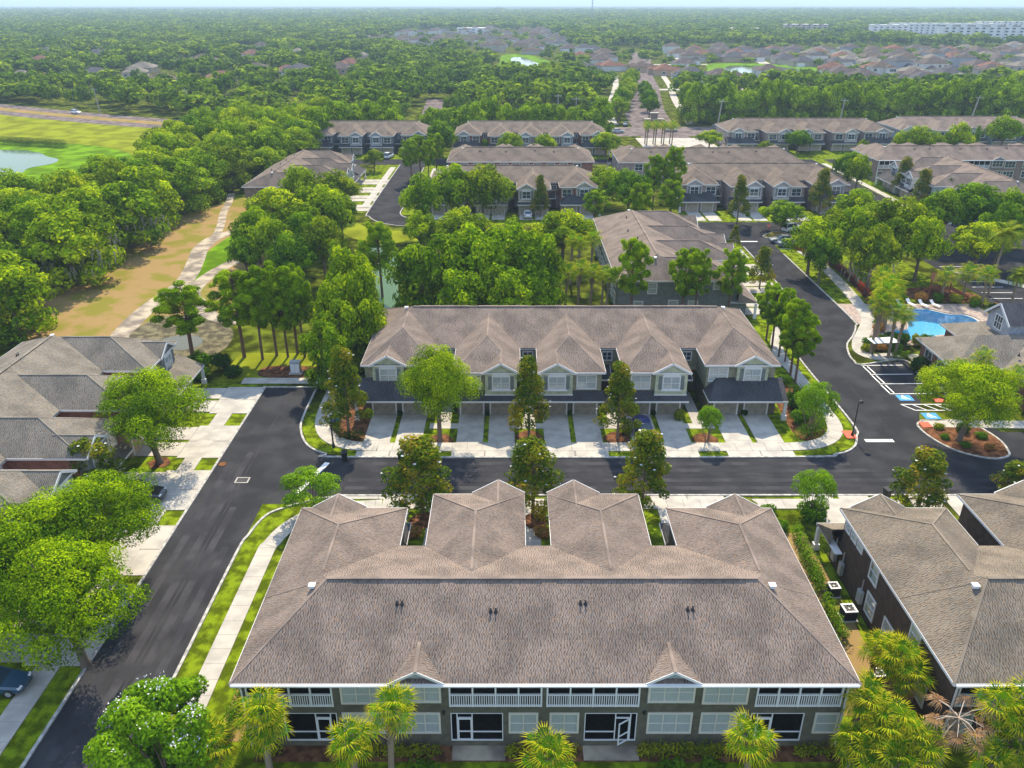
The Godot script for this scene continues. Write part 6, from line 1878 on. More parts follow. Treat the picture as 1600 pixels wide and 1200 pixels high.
func far_estates() -> void:
	var roofs := ["roof_umber", "roof_mauve", "roof_slate", "roof_mauve", "roof_red", "roof_umber", "roof_grey", "roof_slate", "roof_mauve"]
	var wl := ["wall_white", "wall_beige", "wall_white", "wall_tan", "wall_blue"]
	# houses that can be told apart in the estate beyond the tree belt: x, z, turn, kind, roof, wall
	var E := [[101, -485, 0.1, 1, 2, 4, "two-storey house with a slate-blue roof next to the avenue park"], [86, -575, 1.4, 0, 0, 3, "tan house with a brown roof beside the avenue"], [97, -548, 1.5, 2, 4, 3, "red-roofed house on the corner of the avenue"], [106, -522, 1.6, 3, 0, 0, "house with a pale gable behind the red-roofed corner house"], [122, -508, 0.2, 0, 3, 0, "house with mauve roof behind the blue two-storey one"], [124, -478, 0.0, 2, 0, 1, "low hipped house at the edge of the tree belt"], [150, -505, 0.1, 1, 3, 0, "two-storey house in front of the estate pond"], [54, -690, 1.5, 2, 4, 1, "wide red-roofed house left of the avenue"], [47, -574, 1.5, 0, 2, 1, "blue-roofed house left of the avenue by the pond"], [259, -580, 0.3, 1, 2, 4, "dark slate-roofed house in the middle of the estate"], [272, -560, 0.1, 4, 3, 0, "white two-storey house under a mauve roof on the estate's east side"], [205, -502, 0.2, 0, 1, 1, "brown-roofed house just above the tree belt"], [208, -560, -0.4, 2, 4, 3, "orange-brown tiled house above the tree belt"], [346, -600, 0.2, 2, 2, 0, "dark-roofed house below the white apartments"]]
	for e in E:
		house(e[6], e[3], e[0], e[1], e[2], roofs[e[4]], wl[e[5]])
	var put := []
	for e in E:
		put.append(Vector2(e[0], e[1]))
	var r := RandomNumberGenerator.new()
	r.seed = 31
	var pond := V([108, -522, 150, -512, 200, -535, 222, -605, 192, -655, 145, -655, 130, -600])
	var count := 0
	for row in 15:
		for col in 26:
			var x := 66.0 + col * 23.0 + (row % 2) * 8.0 + r.randfn() * 2.0
			var z := -470.0 - row * 29.0 - absf(x - 120) * 0.05 + r.randfn() * 2.5
			if x > 40 - z * 0.66 or count > 125: continue
			if inside(Vector2(x, z), pond): continue
			var av := lerpf(53, 120, clampf((-z - 300) / 500.0, 0, 1))
			if absf(x - av) < 24: continue
			if r.randf() < 0.13: continue
			var ok := true
			for p in put:
				if p.distance_to(Vector2(x, z)) < 20.0: ok = false
			if not ok: continue
			put.append(Vector2(x, z)); count += 1
			house("hip-roofed house in the rows of the estate beyond the tree belt", r.randi() % 4, x, z, (r.randi() % 4) * PI / 2 + r.randfn() * 0.08, roofs[[0, 1, 2, 3, 5, 6, 7, 8, 1, 4][r.randi() % 10]], wl[[0, 1, 0, 4, 3][r.randi() % 5]], "houses of the estate beyond the tree belt")
	# more of the estate left of the avenue, and houses among the woods on the left
	for k in 130:
		var x := 60.0 - r.randf() * (95.0 if k < 40 else 230.0)
		var z := -660.0 - r.randf() * 330.0 if k < 40 else -880.0 - r.randf() * 560.0
		var ok := absf(x - 8) > 30 or z < -770
		for p in put:
			if p.distance_to(Vector2(x, z)) < 20.0: ok = false
		if not ok: continue
		put.append(Vector2(x, z))
		house("hip-roofed house in the rows left of the avenue pond", r.randi() % 4, x, z, (r.randi() % 4) * PI / 2, roofs[[0, 1, 2, 3][r.randi() % 4]], wl[r.randi() % 4], "houses left of the avenue")
	var W := [[-268, -487, 0.6, 0, 4, 0, "white house with an orange tiled roof in the left woods"], [-252, -520, 0.4, 2, 2, 4, "grey-roofed house behind the orange-roofed one"], [-232, -530, 0.3, 3, 6, 1, "house with a pale grey roof among oaks on the left"], [-196, -478, 0.2, 2, 0, 0, "house with a glazed porch facing the highway"], [-168, -496, 0.5, 0, 4, 3, "tan gabled house behind the highway pole"], [-166, -560, 0.2, 2, 1, 1, "plum-roofed house in the left woods"], [-142, -545, 0.3, 3, 4, 0, "house with a reddish roof between the left oaks"], [-150, -640, 0.1, 2, 1, 1, "low mauve-roofed house deep in the woods"], [-190, -640, 0.1, 0, 0, 0, "brown-roofed house far up the left woods"], [-128, -520, 0.9, 1, 2, 4, "blue-roofed two-storey house at the wood edge"], [-235, -660, 0.0, 2, 0, 0, "beige house far off on the left"], [-285, -500, 0.2, 3, 6, 0, "grey-roofed house at the left edge of the frame"], [-112, -560, 0.2, 2, 3, 3, "wide house behind the north-west trees"]]
	for e in W:
		house(e[6], e[3], e[0], e[1], e[2], roofs[e[4]], wl[e[5]]); put.append(Vector2(e[0], e[1]))
	for k in 44:
		var x := -80.0 - r.randf() * 420.0
		var z := -520.0 - r.randf() * 620.0
		var ok := true
		for p in put:
			if p.distance_to(Vector2(x, z)) < 26.0: ok = false
		if not ok or -x > 30 - z * 0.66: continue
		put.append(Vector2(x, z))
		house("hip-roofed house among the oaks of the left woods", r.randi() % 4, x, z, (r.randi() % 4) * PI / 2, roofs[[0, 1, 2, 6, 4][r.randi() % 5]], wl[r.randi() % 4], "houses in the left woods")
	cache.houses = put
	# the pale apartment blocks on the horizon
	for q in [[620, -1260, 150, 14, "wall_white", "long white apartment block on the right skyline"], [760, -1300, 140, 15, "wall_white", "white apartment block at the right edge of the skyline"], [505, -1180, 46, 14, "wall_white", "tall white end block of the apartments"], [560, -1010, 130, 17, "wall_white", "slate-roofed apartment block in front of the white ones"], [430, -1290, 60, 12, "wall_beige", "low pale block left of the white apartments"], [330, -1250, 40, 8, "wall_beige", "small beige block beyond the estate"], [120, -1500, 30, 8, "wall_white", "pale building in the far centre woods"], [-60, -1300, 40, 7, "wall_white", "white shed roof in the far woods left of the tower"]]:
		var b := thing("apartment_block", q[5], "apartments", Vector3(q[0], 0, q[1]), -0.12)
		var w: float = q[2]
		var h: float = q[3]
		var body := Shape.new()
		body.box(Vector3(-w / 2, 0, -9), Vector3(w / 2, h, 9))
		var bays := int(w / 15)
		for k in bays:
			body.box(Vector3(-w / 2 + (k + 0.15) * w / bays, 0, 9), Vector3(-w / 2 + (k + 0.55) * w / bays, h + 1.2, 11))
		part("wall", body, M.white_paint if q[4] == "wall_white" else M[q[4]], b)
		var top := Shape.new()
		top.box(Vector3(-w / 2 - 0.6, h, -9.6), Vector3(w / 2 + 0.6, h + 0.6, 9.6))
		part("roof", top, M.roof_slate if "slate" in q[5] else M.trim, b)
		for floor in int(h / 3):
			for k in bays * 2:
				var wn := Shape.new()
				wn.box(Vector3(-w / 2 + (k + 0.3) * w / bays / 2, floor * 3.2 + 1.0, 9 if k % 2 == 1 else 11), Vector3(-w / 2 + (k + 0.7) * w / bays / 2, floor * 3.2 + 2.6, 9.1 if k % 2 == 1 else 11.1))
				part("window", wn, M.dark_pane, b)
	# the lattice mast on the horizon
	var mast := thing("radio_mast", "tall lattice radio mast on the horizon", "mast", Vector3(160, 0, -1770))
	var ms := Shape.new()
	for k in 3:
		var a := Vector3(cos(TAU * k / 3), 0, sin(TAU * k / 3)) * 1.4; var b := Vector3(cos(TAU * (k + 1) / 3), 0, sin(TAU * (k + 1) / 3)) * 1.4
		ms.bar(a * 1.4, a * 0.5 + Vector3(0, 64, 0), 0.45, 0.45)
		for j in 12:
			ms.bar(a * lerpf(1.4, 0.5, j / 12.0) + Vector3(0, j * 5.3, 0), b * lerpf(1.4, 0.5, (j + 1) / 12.0) + Vector3(0, j * 5.3 + 5.3, 0), 0.3, 0.3)
	part("lattice", ms, M.grey_metal, mast)

func plant_woods() -> void:
	var r := RandomNumberGenerator.new()
	r.seed = 12
	var taken := []
	for c in get_children():
		if c.has_meta("category") and c.get_meta("category") == "tree":
			taken.append(Vector2(c.position.x, c.position.z))
	# the wide oaks along the clearing, their boughs reaching over it
	var front := [[-71.6, -127, 7.9, 13, "first mossy oak of the clearing edge, nearest the dry pond"], [-75.1, -138, 7.5, 13.5, "second mossy oak of the clearing edge"], [-72.1, -149, 7.9, 12.5, "mossy oak bulging into the clearing above the long shadows"], [-74.6, -164, 7.7, 13, "broad oak of the clearing edge before the bend"], [-72.6, -177, 7.3, 12, "broad oak where the sandy track begins"], [-72.1, -189, 6.5, 12, "oak at the head of the clearing"], [-69.1, -201, 5.9, 11, "oak behind the head of the clearing"], [-68.6, -104, 6.5, 10.5, "low broad oak behind the grey-roofed row"], [-76.6, -102, 6.3, 10, "low broad oak at the left edge behind the grey roofs"], [-75.6, -112.5, 6.1, 10.5, "oak between the grey-roofed row and the mossy edge"]]
	for f in front:
		taken.append(Vector2(f[0], f[1]))
		tree("belt", f[4], f[0], f[1], f[3], f[2], ["leaf_mid", "leaf_bright", "leaf_olive"][int(f[3]) % 3], "")
	var jobs := [
		[V([-98, -92, -76, -96, -78, -120, -78, -128, -79, -140, -78, -150, -79, -165, -78, -180, -76, -190, -78, -250, -95, -242, -93, -222, -92, -206, -94, -192, -90, -172, -104, -160, -150, -160]), 8.2, 11.5, "woodland oak between the dry pond clearing and the marsh", "oaks of the west wood", 150],
		[V([-72, -196, -60, -204, -60, -262, -64, -272, -60, -290, -96, -300, -95, -244, -80, -244]), 8.5, 12.0, "woodland oak behind the cul-de-sac townhouses", "oaks behind the cul-de-sac", 60],
		[V([-60, -275, -37, -275, -38, -284, -60, -284]), 7.5, 13.0, "belt tree behind the blue-grey townhouse row", "tree belt behind the far rows", 20],
		[V([-27, -276, 32, -276, 34, -284, -27, -284]), 7.0, 12.5, "belt tree behind the far centre townhouse row", "tree belt behind the far centre row", 30],
		[V([66, -315, 90, -318, 240, -322, 240, -334, 90, -330, 66, -326]), 7.0, 15.0, "tall tree of the belt between highway and estate", "tall tree belt along the highway", 60]]
	for j in jobs:
		var poly: PackedVector2Array = j[0]
		var box := Rect2(poly[0], Vector2.ZERO)
		for p in poly:
			box = box.expand(p)
		var made := 0
		for t in 2600:
			var p := box.position + Vector2(r.randf(), r.randf()) * box.size
			if made >= j[5] or not inside(p, poly): continue
			if absf(p.x) > 26 - p.y * 0.68: continue
			var ok := true
			for q in taken:
				if q.distance_to(p) < j[1] * 0.78: ok = false; break
			if not ok: continue
			taken.append(p); made += 1
			tree("belt" if "belt" in j[3] else "mid", j[3], p.x, p.y, j[2] * r.randf_range(0.72, 1.16), j[1] * r.randf_range(0.62, 0.86), "", j[4])
	# everything beyond: one mass of crowns, thinning in detail with distance
	var spots := []
	var road := smooth(V([-420, -470, -260, -388, -188, -347, -127, -318, -60, -303, 0, -298, 60, -300, 130, -302, 300, -306]))
	var open := [V([-260, -384, -190, -352, -127, -318, -100, -270, -100, -200, -270, -200]), V([34, -250, 70, -250, 70, -340, 78, -420, 90, -500, 110, -680, 80, -680, 66, -540, 50, -430, 36, -330]), V([-24, -560, -6, -520, 14, -500, 34, -540, 40, -600, 30, -680, 14, -760, -8, -760, -10, -640]), V([110, -525, 150, -518, 196, -540, 216, -605, 190, -650, 150, -650, 136, -600, 126, -560]), V([-230, -440, -130, -440, -130, -462, -230, -462]), V([-42, -300, -26, -300, -29, -410, -42, -410]), V([240, -1290, 900, -1350, 900, -900, 520, -960, 480, -1120]), V([-20, -300, 40, -300, 45, -345, -20, -345]), V([66, -336, 110, -340, 110, -420, 76, -420])]
	var houses: Array = cache.houses
	var grid := {}
	for h in houses:
		for dx in range(-1, 2):
			for dz in range(-1, 4):
				grid[Vector2i(int(floor(h.x / 20)) + dx, int(floor(h.y / 20)) + dz)] = grid.get(Vector2i(int(floor(h.x / 20)) + dx, int(floor(h.y / 20)) + dz), []) + [h]
	var lumps := FastNoiseLite.new()
	lumps.seed = 6; lumps.frequency = 0.011; lumps.fractal_octaves = 3
	var z := -286.0
	while z > -4200.0:
		var step := 11.5 + maxf(0.0, -z - 330.0) * 0.0068
		var half := 40.0 - z * 0.70
		var x := -half
		while x < half:
			var p := Vector2(x + r.randfn() * step * 0.33, z + r.randfn() * step * 0.33)
			x += step
			var estate := p.x > 40 and p.x < 60 - p.y * 0.62 and p.y < -440 and p.y > -900 or p.x > -45 and p.x <= 40 and p.y < -640 and p.y > -1000 or p.x > -170 and p.x <= 60 and p.y < -880 and p.y > -1440
			if estate and r.randf() < 0.55: continue
			var belt := p.x > 62 and p.y > -440
			if belt and p.y > -312: continue
			if p.y > -322 and p.x > -100 : continue
			var bad := false
			for o in open:
				if inside(p, o): bad = true; break
			if bad: continue
			if p.y > -480:
				for q in road:
					if q.distance_to(p) < 17: bad = true; break
			if bad: continue
			for h in grid.get(Vector2i(int(floor(p.x / 20)), int(floor(p.y / 20))), []):
				if h.distance_to(p) < (13 if not estate else 10): bad = true; break
				if h.x < -60 and absf(h.x - p.x) < 15 and p.y > h.y and p.y < h.y + 52 and r.randf() < 0.92: bad = true; break
			if bad: continue
			var patch := lumps.get_noise_2d(p.x, p.y)
			if patch < -0.42: continue
			var s := step / 9.0 * r.randf_range(0.5, 1.45) * (1.0 + patch * 0.5) * (0.62 if estate else 1.0)
			var tall := r.randf_range(0.8, 1.2) * (1.0 + maxf(0.0, s - 1) * 0.12) * (0.6 if estate else 1.0)
			spots.append([p, s, tall, r.randf(), patch])
		z -= step
	for v in 3:
		var mm := MultiMesh.new()
		mm.transform_format = MultiMesh.TRANSFORM_3D
		mm.use_colors = true
		mm.mesh = proto("far", v)[0]
		var mine := []
		for i in spots.size():
			if i % 3 == v: mine.append(spots[i])
		mm.instance_count = mine.size()
		for i in mine.size():
			var q: Array = mine[i]
			mm.set_instance_transform(i, Transform3D(Basis(Vector3.UP, q[3] * TAU).scaled(Vector3(q[1], q[2], q[1])), Vector3(q[0].x, -0.8, q[0].y)))
			var t: float = clampf(fmod(q[3] * 17.0, 1.0) * 0.7 + 0.25 + q[4] * 0.7, 0.0, 1.0)
			mm.set_instance_color(i, Color(0.62, 0.70, 1.0).lerp(Color(1.25, 1.1, 0.8), t * t))
		var o := MultiMeshInstance3D.new()
		o.name = numbered("distant_woods")
		o.multimesh = mm
		o.material_override = M.leaf_mid
		add_child(o)
		tag(o, "wooded plain of oak crowns reaching to the horizon", "woods", "", "stuff")

var ordinal := ordinals()
func ordinals() -> Array:
	var ones := ["", "first", "second", "third", "fourth", "fifth", "sixth", "seventh", "eighth", "ninth", "tenth", "eleventh", "twelfth", "thirteenth", "fourteenth", "fifteenth", "sixteenth", "seventeenth", "eighteenth", "nineteenth"]
	var out := [""] + ones.slice(2)
	for t in [["twentieth", "twenty"], ["thirtieth", "thirty"], ["fortieth", "forty"], ["fiftieth", "fifty"]]:
		out.append(t[0])
		for k in range(1, 10):
			out.append(t[1] + "-" + ones[k])
	return out
const TONES := {"leaf_mid": "mid-green", "leaf_bright": "bright yellow-green", "leaf_lime": "lime-green", "leaf_olive": "grey-green", "leaf_dark": "dark green", "leaf_belt": "fresh green", "roof_umber": "brown-roofed", "roof_mauve": "plum-roofed", "roof_slate": "slate-roofed", "roof_red": "red-roofed", "roof_grey": "grey-roofed", "wall_white": "white", "wall_beige": "beige", "wall_tan": "tan", "wall_blue": "blue-grey"}

# things of one group that look alike are told apart by their tone and by how far they stand from a landmark
func tell_apart(group: String, words: String, from: Vector2, landmark: String) -> void:
	var kinds := {}
	for o in get_children():
		if o.has_meta("group") and o.get_meta("group") == group:
			var tone := ""
			for c in o.get_children():
				if c.name == "crown" and c.material_override: tone = TONES.get(c.material_override.resource_name, "")
				if c.name == "wall" and c.material_override: tone = TONES.get(c.material_override.resource_name, "") + " " + tone
				if c.name == "roof" and c.material_override: tone += TONES.get(c.material_override.resource_name, "")
			kinds[tone] = kinds.get(tone, []) + [o]
	for tone in kinds:
		var list: Array = kinds[tone]
		list.sort_custom(func(a, b): return Vector2(a.position.x, a.position.z).distance_to(from) < Vector2(b.position.x, b.position.z).distance_to(from))
		for i in list.size():
			if i < ordinal.size():
				list[i].set_meta("label", ("%s %s %s nearest %s" % [tone, words, ordinal[i], landmark]).strip_edges().replace("  ", " "))

func hedges() -> void:
	hedge("clipped green hedge along the left side of the front building", [Vector2(-18.0, -36.5), Vector2(-18.0, -55.5)], 1.0, 1.1)
	hedge("curving shrub hedge at the far left corner of the front building", [Vector2(-18.0, -56.2), Vector2(-17.4, -58.6), Vector2(-15.6, -60.0)], 1.1, 1.0)
	hedge("green hedge along the dark brown building's side wall", [Vector2(24.6, -57.6), Vector2(24.2, -49.6)], 1.1, 1.5)
	hedge("short hedge beside the two air conditioners", [Vector2(24.2, -48.9), Vector2(24.0, -44.4)], 0.9, 1.1)
	hedge("red flowering hedge behind the black fence by the park", [Vector2(53.4, -147), Vector2(56.6, -142.5), Vector2(56.9, -131), Vector2(55.9, -118), Vector2(54.2, -110.5)], 0.9, 1.2, "red")
	hedge("clipped hedge around the bed at the left end of the middle building", [Vector2(-19.2, -82.5), Vector2(-19.4, -77), Vector2(-18.0, -75.0), Vector2(-15.6, -74.6)], 1.1, 0.9, "dark")
	hedge("clipped hedge along the corner bed at the right end of the middle building", [Vector2(30.6, -75.0), Vector2(33.0, -76.0), Vector2(34.0, -79.0), Vector2(33.8, -86.0)], 1.5, 1.3)
	hedge("yellow-green hedge under the left porch of the front building", [Vector2(-15.4, -35.2), Vector2(-14.1, -35.2)], 0.9, 0.9, "gold")
	hedge("yellow-green hedge under the left paired windows", [Vector2(-9.6, -35.1), Vector2(-4.4, -35.1)], 0.8, 0.7, "gold")
	hedge("yellow-green hedge between the two middle porches", [Vector2(-0.2, -35.1), Vector2(4.2, -35.1)], 0.8, 0.75, "gold")
	hedge("yellow-green hedge under the right paired windows", [Vector2(8.0, -35.1), Vector2(13.6, -35.1)], 0.9, 0.9, "gold")
	hedge("low yellow hedge at the right end of the front building", [Vector2(17.6, -35.1), Vector2(20.2, -35.1)], 0.8, 0.6, "gold")
	hedge("hedge before the screened balcony block", [Vector2(92.5, -206.6), Vector2(98, -206.6)], 1.6, 0.8)
	hedge("long hedge beside the diagonal footpath", [Vector2(91.5, -198), Vector2(91.5, -206)], 1.4, 0.7)
	hedge("clipped hedge inside the pool gate", [Vector2(49.6, -96.2), Vector2(51.8, -96.0)], 0.9, 1.2)
	hedge("hedge along the clubhouse wall", [Vector2(51.2, -94), Vector2(51.0, -87)], 1.1, 1.3, "gold")
	hedge("reed bed at the edge of the pond", [Vector2(-166, -270), Vector2(-158, -268), Vector2(-150, -266), Vector2(-141, -263)], 2.6, 2.4, "dark")
	var B := [[-5.3, -33.2, 1.3, 1.7, "green", "big round shrub beside the tall palm on the rear lawn"], [9.6, -33.3, 1.3, 1.4, "green", "round shrub left of the right porch palm"], [12.0, -33.4, 1.2, 1.4, "green", "round shrub nearest the right porch palm"], [27.0, -60.2, 1.8, 2.0, "green", "large shrub under the crape myrtle between the buildings"], [23.2, -60.9, 1.0, 1.1, "green", "small round shrub by the right end of the front building"], [23.6, -58.4, 0.9, 1.2, "green", "round shrub beside the front building's end wall"], [21.9, -62.0, 0.8, 0.9, "gold", "pale shrub near the verge between the buildings"], [-39.6, -93.4, 2.2, 2.4, "green", "big round shrub by the dry pond"], [-36.6, -92.6, 1.6, 2.8, "dark", "dark shrub in the corner bed beside the left building"], [-38.4, -90.0, 1.5, 1.7, "green", "spreading shrub at the corner of the left building"], [-34.4, -90.4, 1.4, 1.9, "dark", "dark shrub nearest the road end"], [-8.6, -57.5, 1.1, 1.2, "rust", "rust-coloured shrub in the left entry court of the front building"], [2.6, -57.6, 1.0, 1.1, "rust", "rust-coloured shrub in the central entry court"], [-8.2, -51.0, 0.8, 0.9, "green", "small shrub deep in the left entry court"], [3.0, -50.4, 0.8, 0.9, "green", "small shrub deep in the central entry court"], [18.6, -79.0, 0.8, 1.7, "gold", "golden shrub by the entry path of the middle building"], [12.2, -76.2, 1.1, 1.3, "gold", "golden shrub beside the bronze magnolia and blue car"], [26.1, -80.2, 0.5, 0.9, "dark", "small clipped shrub between the last two garages"], [15.9, -80.2, 0.4, 0.8, "dark", "small clipped shrub left of the entry path garages"], [6.5, -80.2, 0.4, 0.8, "dark", "small clipped shrub between the central garages"], [-2.8, -80.2, 0.4, 0.8, "dark", "small clipped shrub between the second pair of garages"], [-12.6, -80.2, 0.5, 0.8, "dark", "small clipped shrub between the first pair of garages"], [32.6, -82.0, 1.8, 2.6, "green", "tall shrub in the corner bed at the right end"], [31.8, -78.4, 1.6, 2.0, "green", "middle shrub in the corner bed at the right end"], [33.0, -88.5, 1.2, 1.5, "green", "shrub at the foot of the nearest slash pine"], [46.4, -77.0, 0.8, 0.8, "gold", "low golden shrub at the tip of the parking island"], [48.6, -76.3, 1.0, 1.2, "dark", "dark shrub under the island oak"], [50.0, -75.0, 0.9, 0.8, "green", "shrub on the right of the parking island"], [46.0, -74.8, 0.7, 0.7, "green", "low shrub on the left of the parking island"], [49.6, -72.6, 0.8, 0.7, "rust", "rusty shrub at the round end of the parking island"], [47.4, -73.2, 0.8, 0.6, "green", "low shrub beside the island kerb"], [52.2, -100.6, 1.6, 2.2, "green", "round clipped shrub between pool and clubhouse"], [51.0, -98.6, 1.3, 1.5, "green", "shrub beside the white canopy"], [51.2, -92.2, 1.4, 2.4, "dark", "tall dark shrub at the clubhouse corner"], [50.4, -101.8, 1.1, 1.3, "green", "shrub by the pool fence"], [57.2, -118.4, 1.6, 1.4, "dark", "dark shrub under the mossy oak trunk"], [60.4, -118.6, 1.4, 1.2, "green", "shrub behind the loungers"], [71.5, -117.2, 1.6, 1.4, "gold", "golden shrub by the tall slim palm"], [73.2, -114.6, 1.2, 1.2, "rust", "rust-coloured shrub at the deck corner"], [22.6, -37.2, 1.2, 1.6, "green", "shrub at the palms by the round condenser"], [24.4, -36.6, 1.2, 1.3, "gold", "golden shrub among the crowded palms"]]
	for b in B:
		bush(b[5], b[0], b[1], b[2], b[3], b[4])
	tell_apart("oaks of the west wood", "oak of the west wood,", Vector2(-56, -98), "the grey-roofed row")
	tell_apart("oaks behind the cul-de-sac", "oak of the north-west wood,", Vector2(-60, -214), "the cul-de-sac rows")
	tell_apart("tree belt behind the far centre row", "tree behind the far centre row,", Vector2(34, -280), "the highway junction")
	tell_apart("tree belt behind the far rows", "tree behind the blue-grey row,", Vector2(-30, -280), "the lane")
	tell_apart("tall tree belt along the highway", "tree in the highway tree belt,", Vector2(64, -320), "the avenue")
	tell_apart("houses of the estate beyond the tree belt", "house in the estate,", Vector2(64, -420), "the avenue entrance")
	tell_apart("houses left of the avenue", "house left of the avenue,", Vector2(8, -600), "the avenue pond")
	tell_apart("cabbage palms crowded between the front and the dark brown building", "crowded cabbage palm", Vector2(20, -36), "the front building's right corner")
	tell_apart("houses in the left woods", "house in the left woods,", Vector2(-190, -350), "the left highway")
	tell_apart("loungers along the pool deck", "white pool lounger,", Vector2(50, -116), "the fence")
	tell_apart("cabbage palms of the upper clump", "cabbage palm of the upper clump,", Vector2(15, -125), "the side building")
	tell_apart("cabbage palms of the lower clump", "cabbage palm of the lower clump behind the middle roof,", Vector2(16, -112), "the side building")
	tell_apart("slim pines by the cul-de-sac", "slim pine by the cul-de-sac,", Vector2(-25, -200), "its kerb")
	for q in [[-21.8, -34.6, 1.9, 2.2], [-19.2, -35.4, 1.7, 2.0], [-20.4, -32.4, 2.0, 2.0], [-22.0, -32.0, 1.6, 1.8]]:
		bush("leafy green shrub at the foot of the white-flowering tree", q[0], q[1], q[2], q[3], "green", "shrubs under the white-flowering tree")
	tell_apart("shrubs under the white-flowering tree", "leafy shrub under the white-flowering tree,", Vector2(-23.2, -36), "the kerb")
	# bright planting by the estate entrance
	var r := RandomNumberGenerator.new(); r.seed = 5
	var ring := [[53.2, -101.4], [54.6, -100.6], [56.2, -101.0], [52.4, -103.2], [51.6, -105.6], [52.6, -107.8], [53.4, -110.4], [54.4, -113.0], [55.6, -115.2], [63.5, -118.4], [66.0, -118.2], [68.4, -117.6], [70.2, -115.6], [71.6, -113.0], [49.2, -99.0], [48.0, -100.4], [47.2, -98.6]]
	for k in ring.size():
		bush("shrub in the planting round the pool deck", ring[k][0], ring[k][1], 0.9 + 0.4 * r.randf(), 1.0 + r.randf(), ["green", "gold", "green", "dark", "rust"][k % 5], "shrubs round the pool deck")
	tell_apart("shrubs round the pool deck", "shrub in the pool planting,", Vector2(48, -97), "the white canopy")
	for q in [[52.4, -106.4, 5.2, "palm at the west rim of the pool"], [53.6, -112.2, 6.0, "palm at the far west corner of the pool deck"], [49.0, -96.2, 6.4, "palm beside the white canopy"], [71.8, -116.4, 5.0, "palm at the far east corner of the pool deck"], [66.6, -118.6, 4.0, "short palm before the playset"], [70.4, -119.4, 4.2, "short palm beside the playset slide"]]:
		far_palm(q[3], Vector3(q[0], 0, q[1]), q[2], 1.8, "sabal", "", "leaf_mid")
	for k in 26:
		bush("low bush in the planted entrance of the estate across the highway", 70 + r.randf() * 14, -318 - r.randf() * 34, 2.0 + r.randf() * 1.5, 1.2 + r.randf(), ["gold", "green", "dark"][k % 3], "bushes of the estate entrance")
	for k in 8:
		far_palm("slim palm of the group at the highway junction", Vector3(43.5 + (k % 4) * 2.7, 0, -272 + (k / 4) * 4.0), 6.0, 1.7, "sabal", "palms at the highway junction")
	for k in 9:
		far_palm("small palm on the bank of the avenue pond", Vector3(-14 + k * 5.0, 0, -498 + (k % 3) * 7), 8.0, 2.4, "sabal", "palms by the avenue pond")
	for k in 26:
		tree("mid", "street tree lining the avenue beyond the highway", (40.5 if k % 2 == 0 else 69.5) + (k / 2) * 2.3, -322 - (k / 2) * 13.5, 8.0 + r.randf() * 2, 4.0 + r.randf(), "", "street trees of the avenue")
	for k in 4:
		tree("mid", "tree on the median of the avenue", 54.5 + k * 2.6, -334 - k * 22.0, 9, 4.2, "leaf_dark", "median trees of the avenue")
	tell_apart("street trees of the avenue", "street tree of the avenue,", Vector2(50, -310), "the junction")
	tell_apart("median trees of the avenue", "median tree of the avenue,", Vector2(54, -310), "the entrance monument")
	tell_apart("bushes of the estate entrance", "low bush in the planted estate entrance,", Vector2(68, -316), "the highway")
	tell_apart("palms by the avenue pond", "palm on the avenue pond bank,", Vector2(40, -500), "the avenue")
	tell_apart("palms at the highway junction", "slim palm at the junction,", Vector2(40, -270), "the far centre row")

func dead_palm() -> void:
	var o := thing("dead_palm", "dead palm with collapsed brown leaves and pale stalks among the live ones", "palm", Vector3(25.4, 0, -33.6))
	var t := palm_trunk(4.9, 0.22, 0.2, true)
	part("trunk", t, M.palm_bark, o)
	var m := [frond(31, 1.5, 0.8, true), frond(32, 1.3, 0.7, true)]
	for i in 15:
		var f := part("frond", m[i % 2], M.leaf_plain, o, top_of(4.9))
		f.basis = Basis(Vector3.UP, i * 2.39996) * Basis(Vector3.BACK, lerpf(0.5, -0.9, i / 14.0))

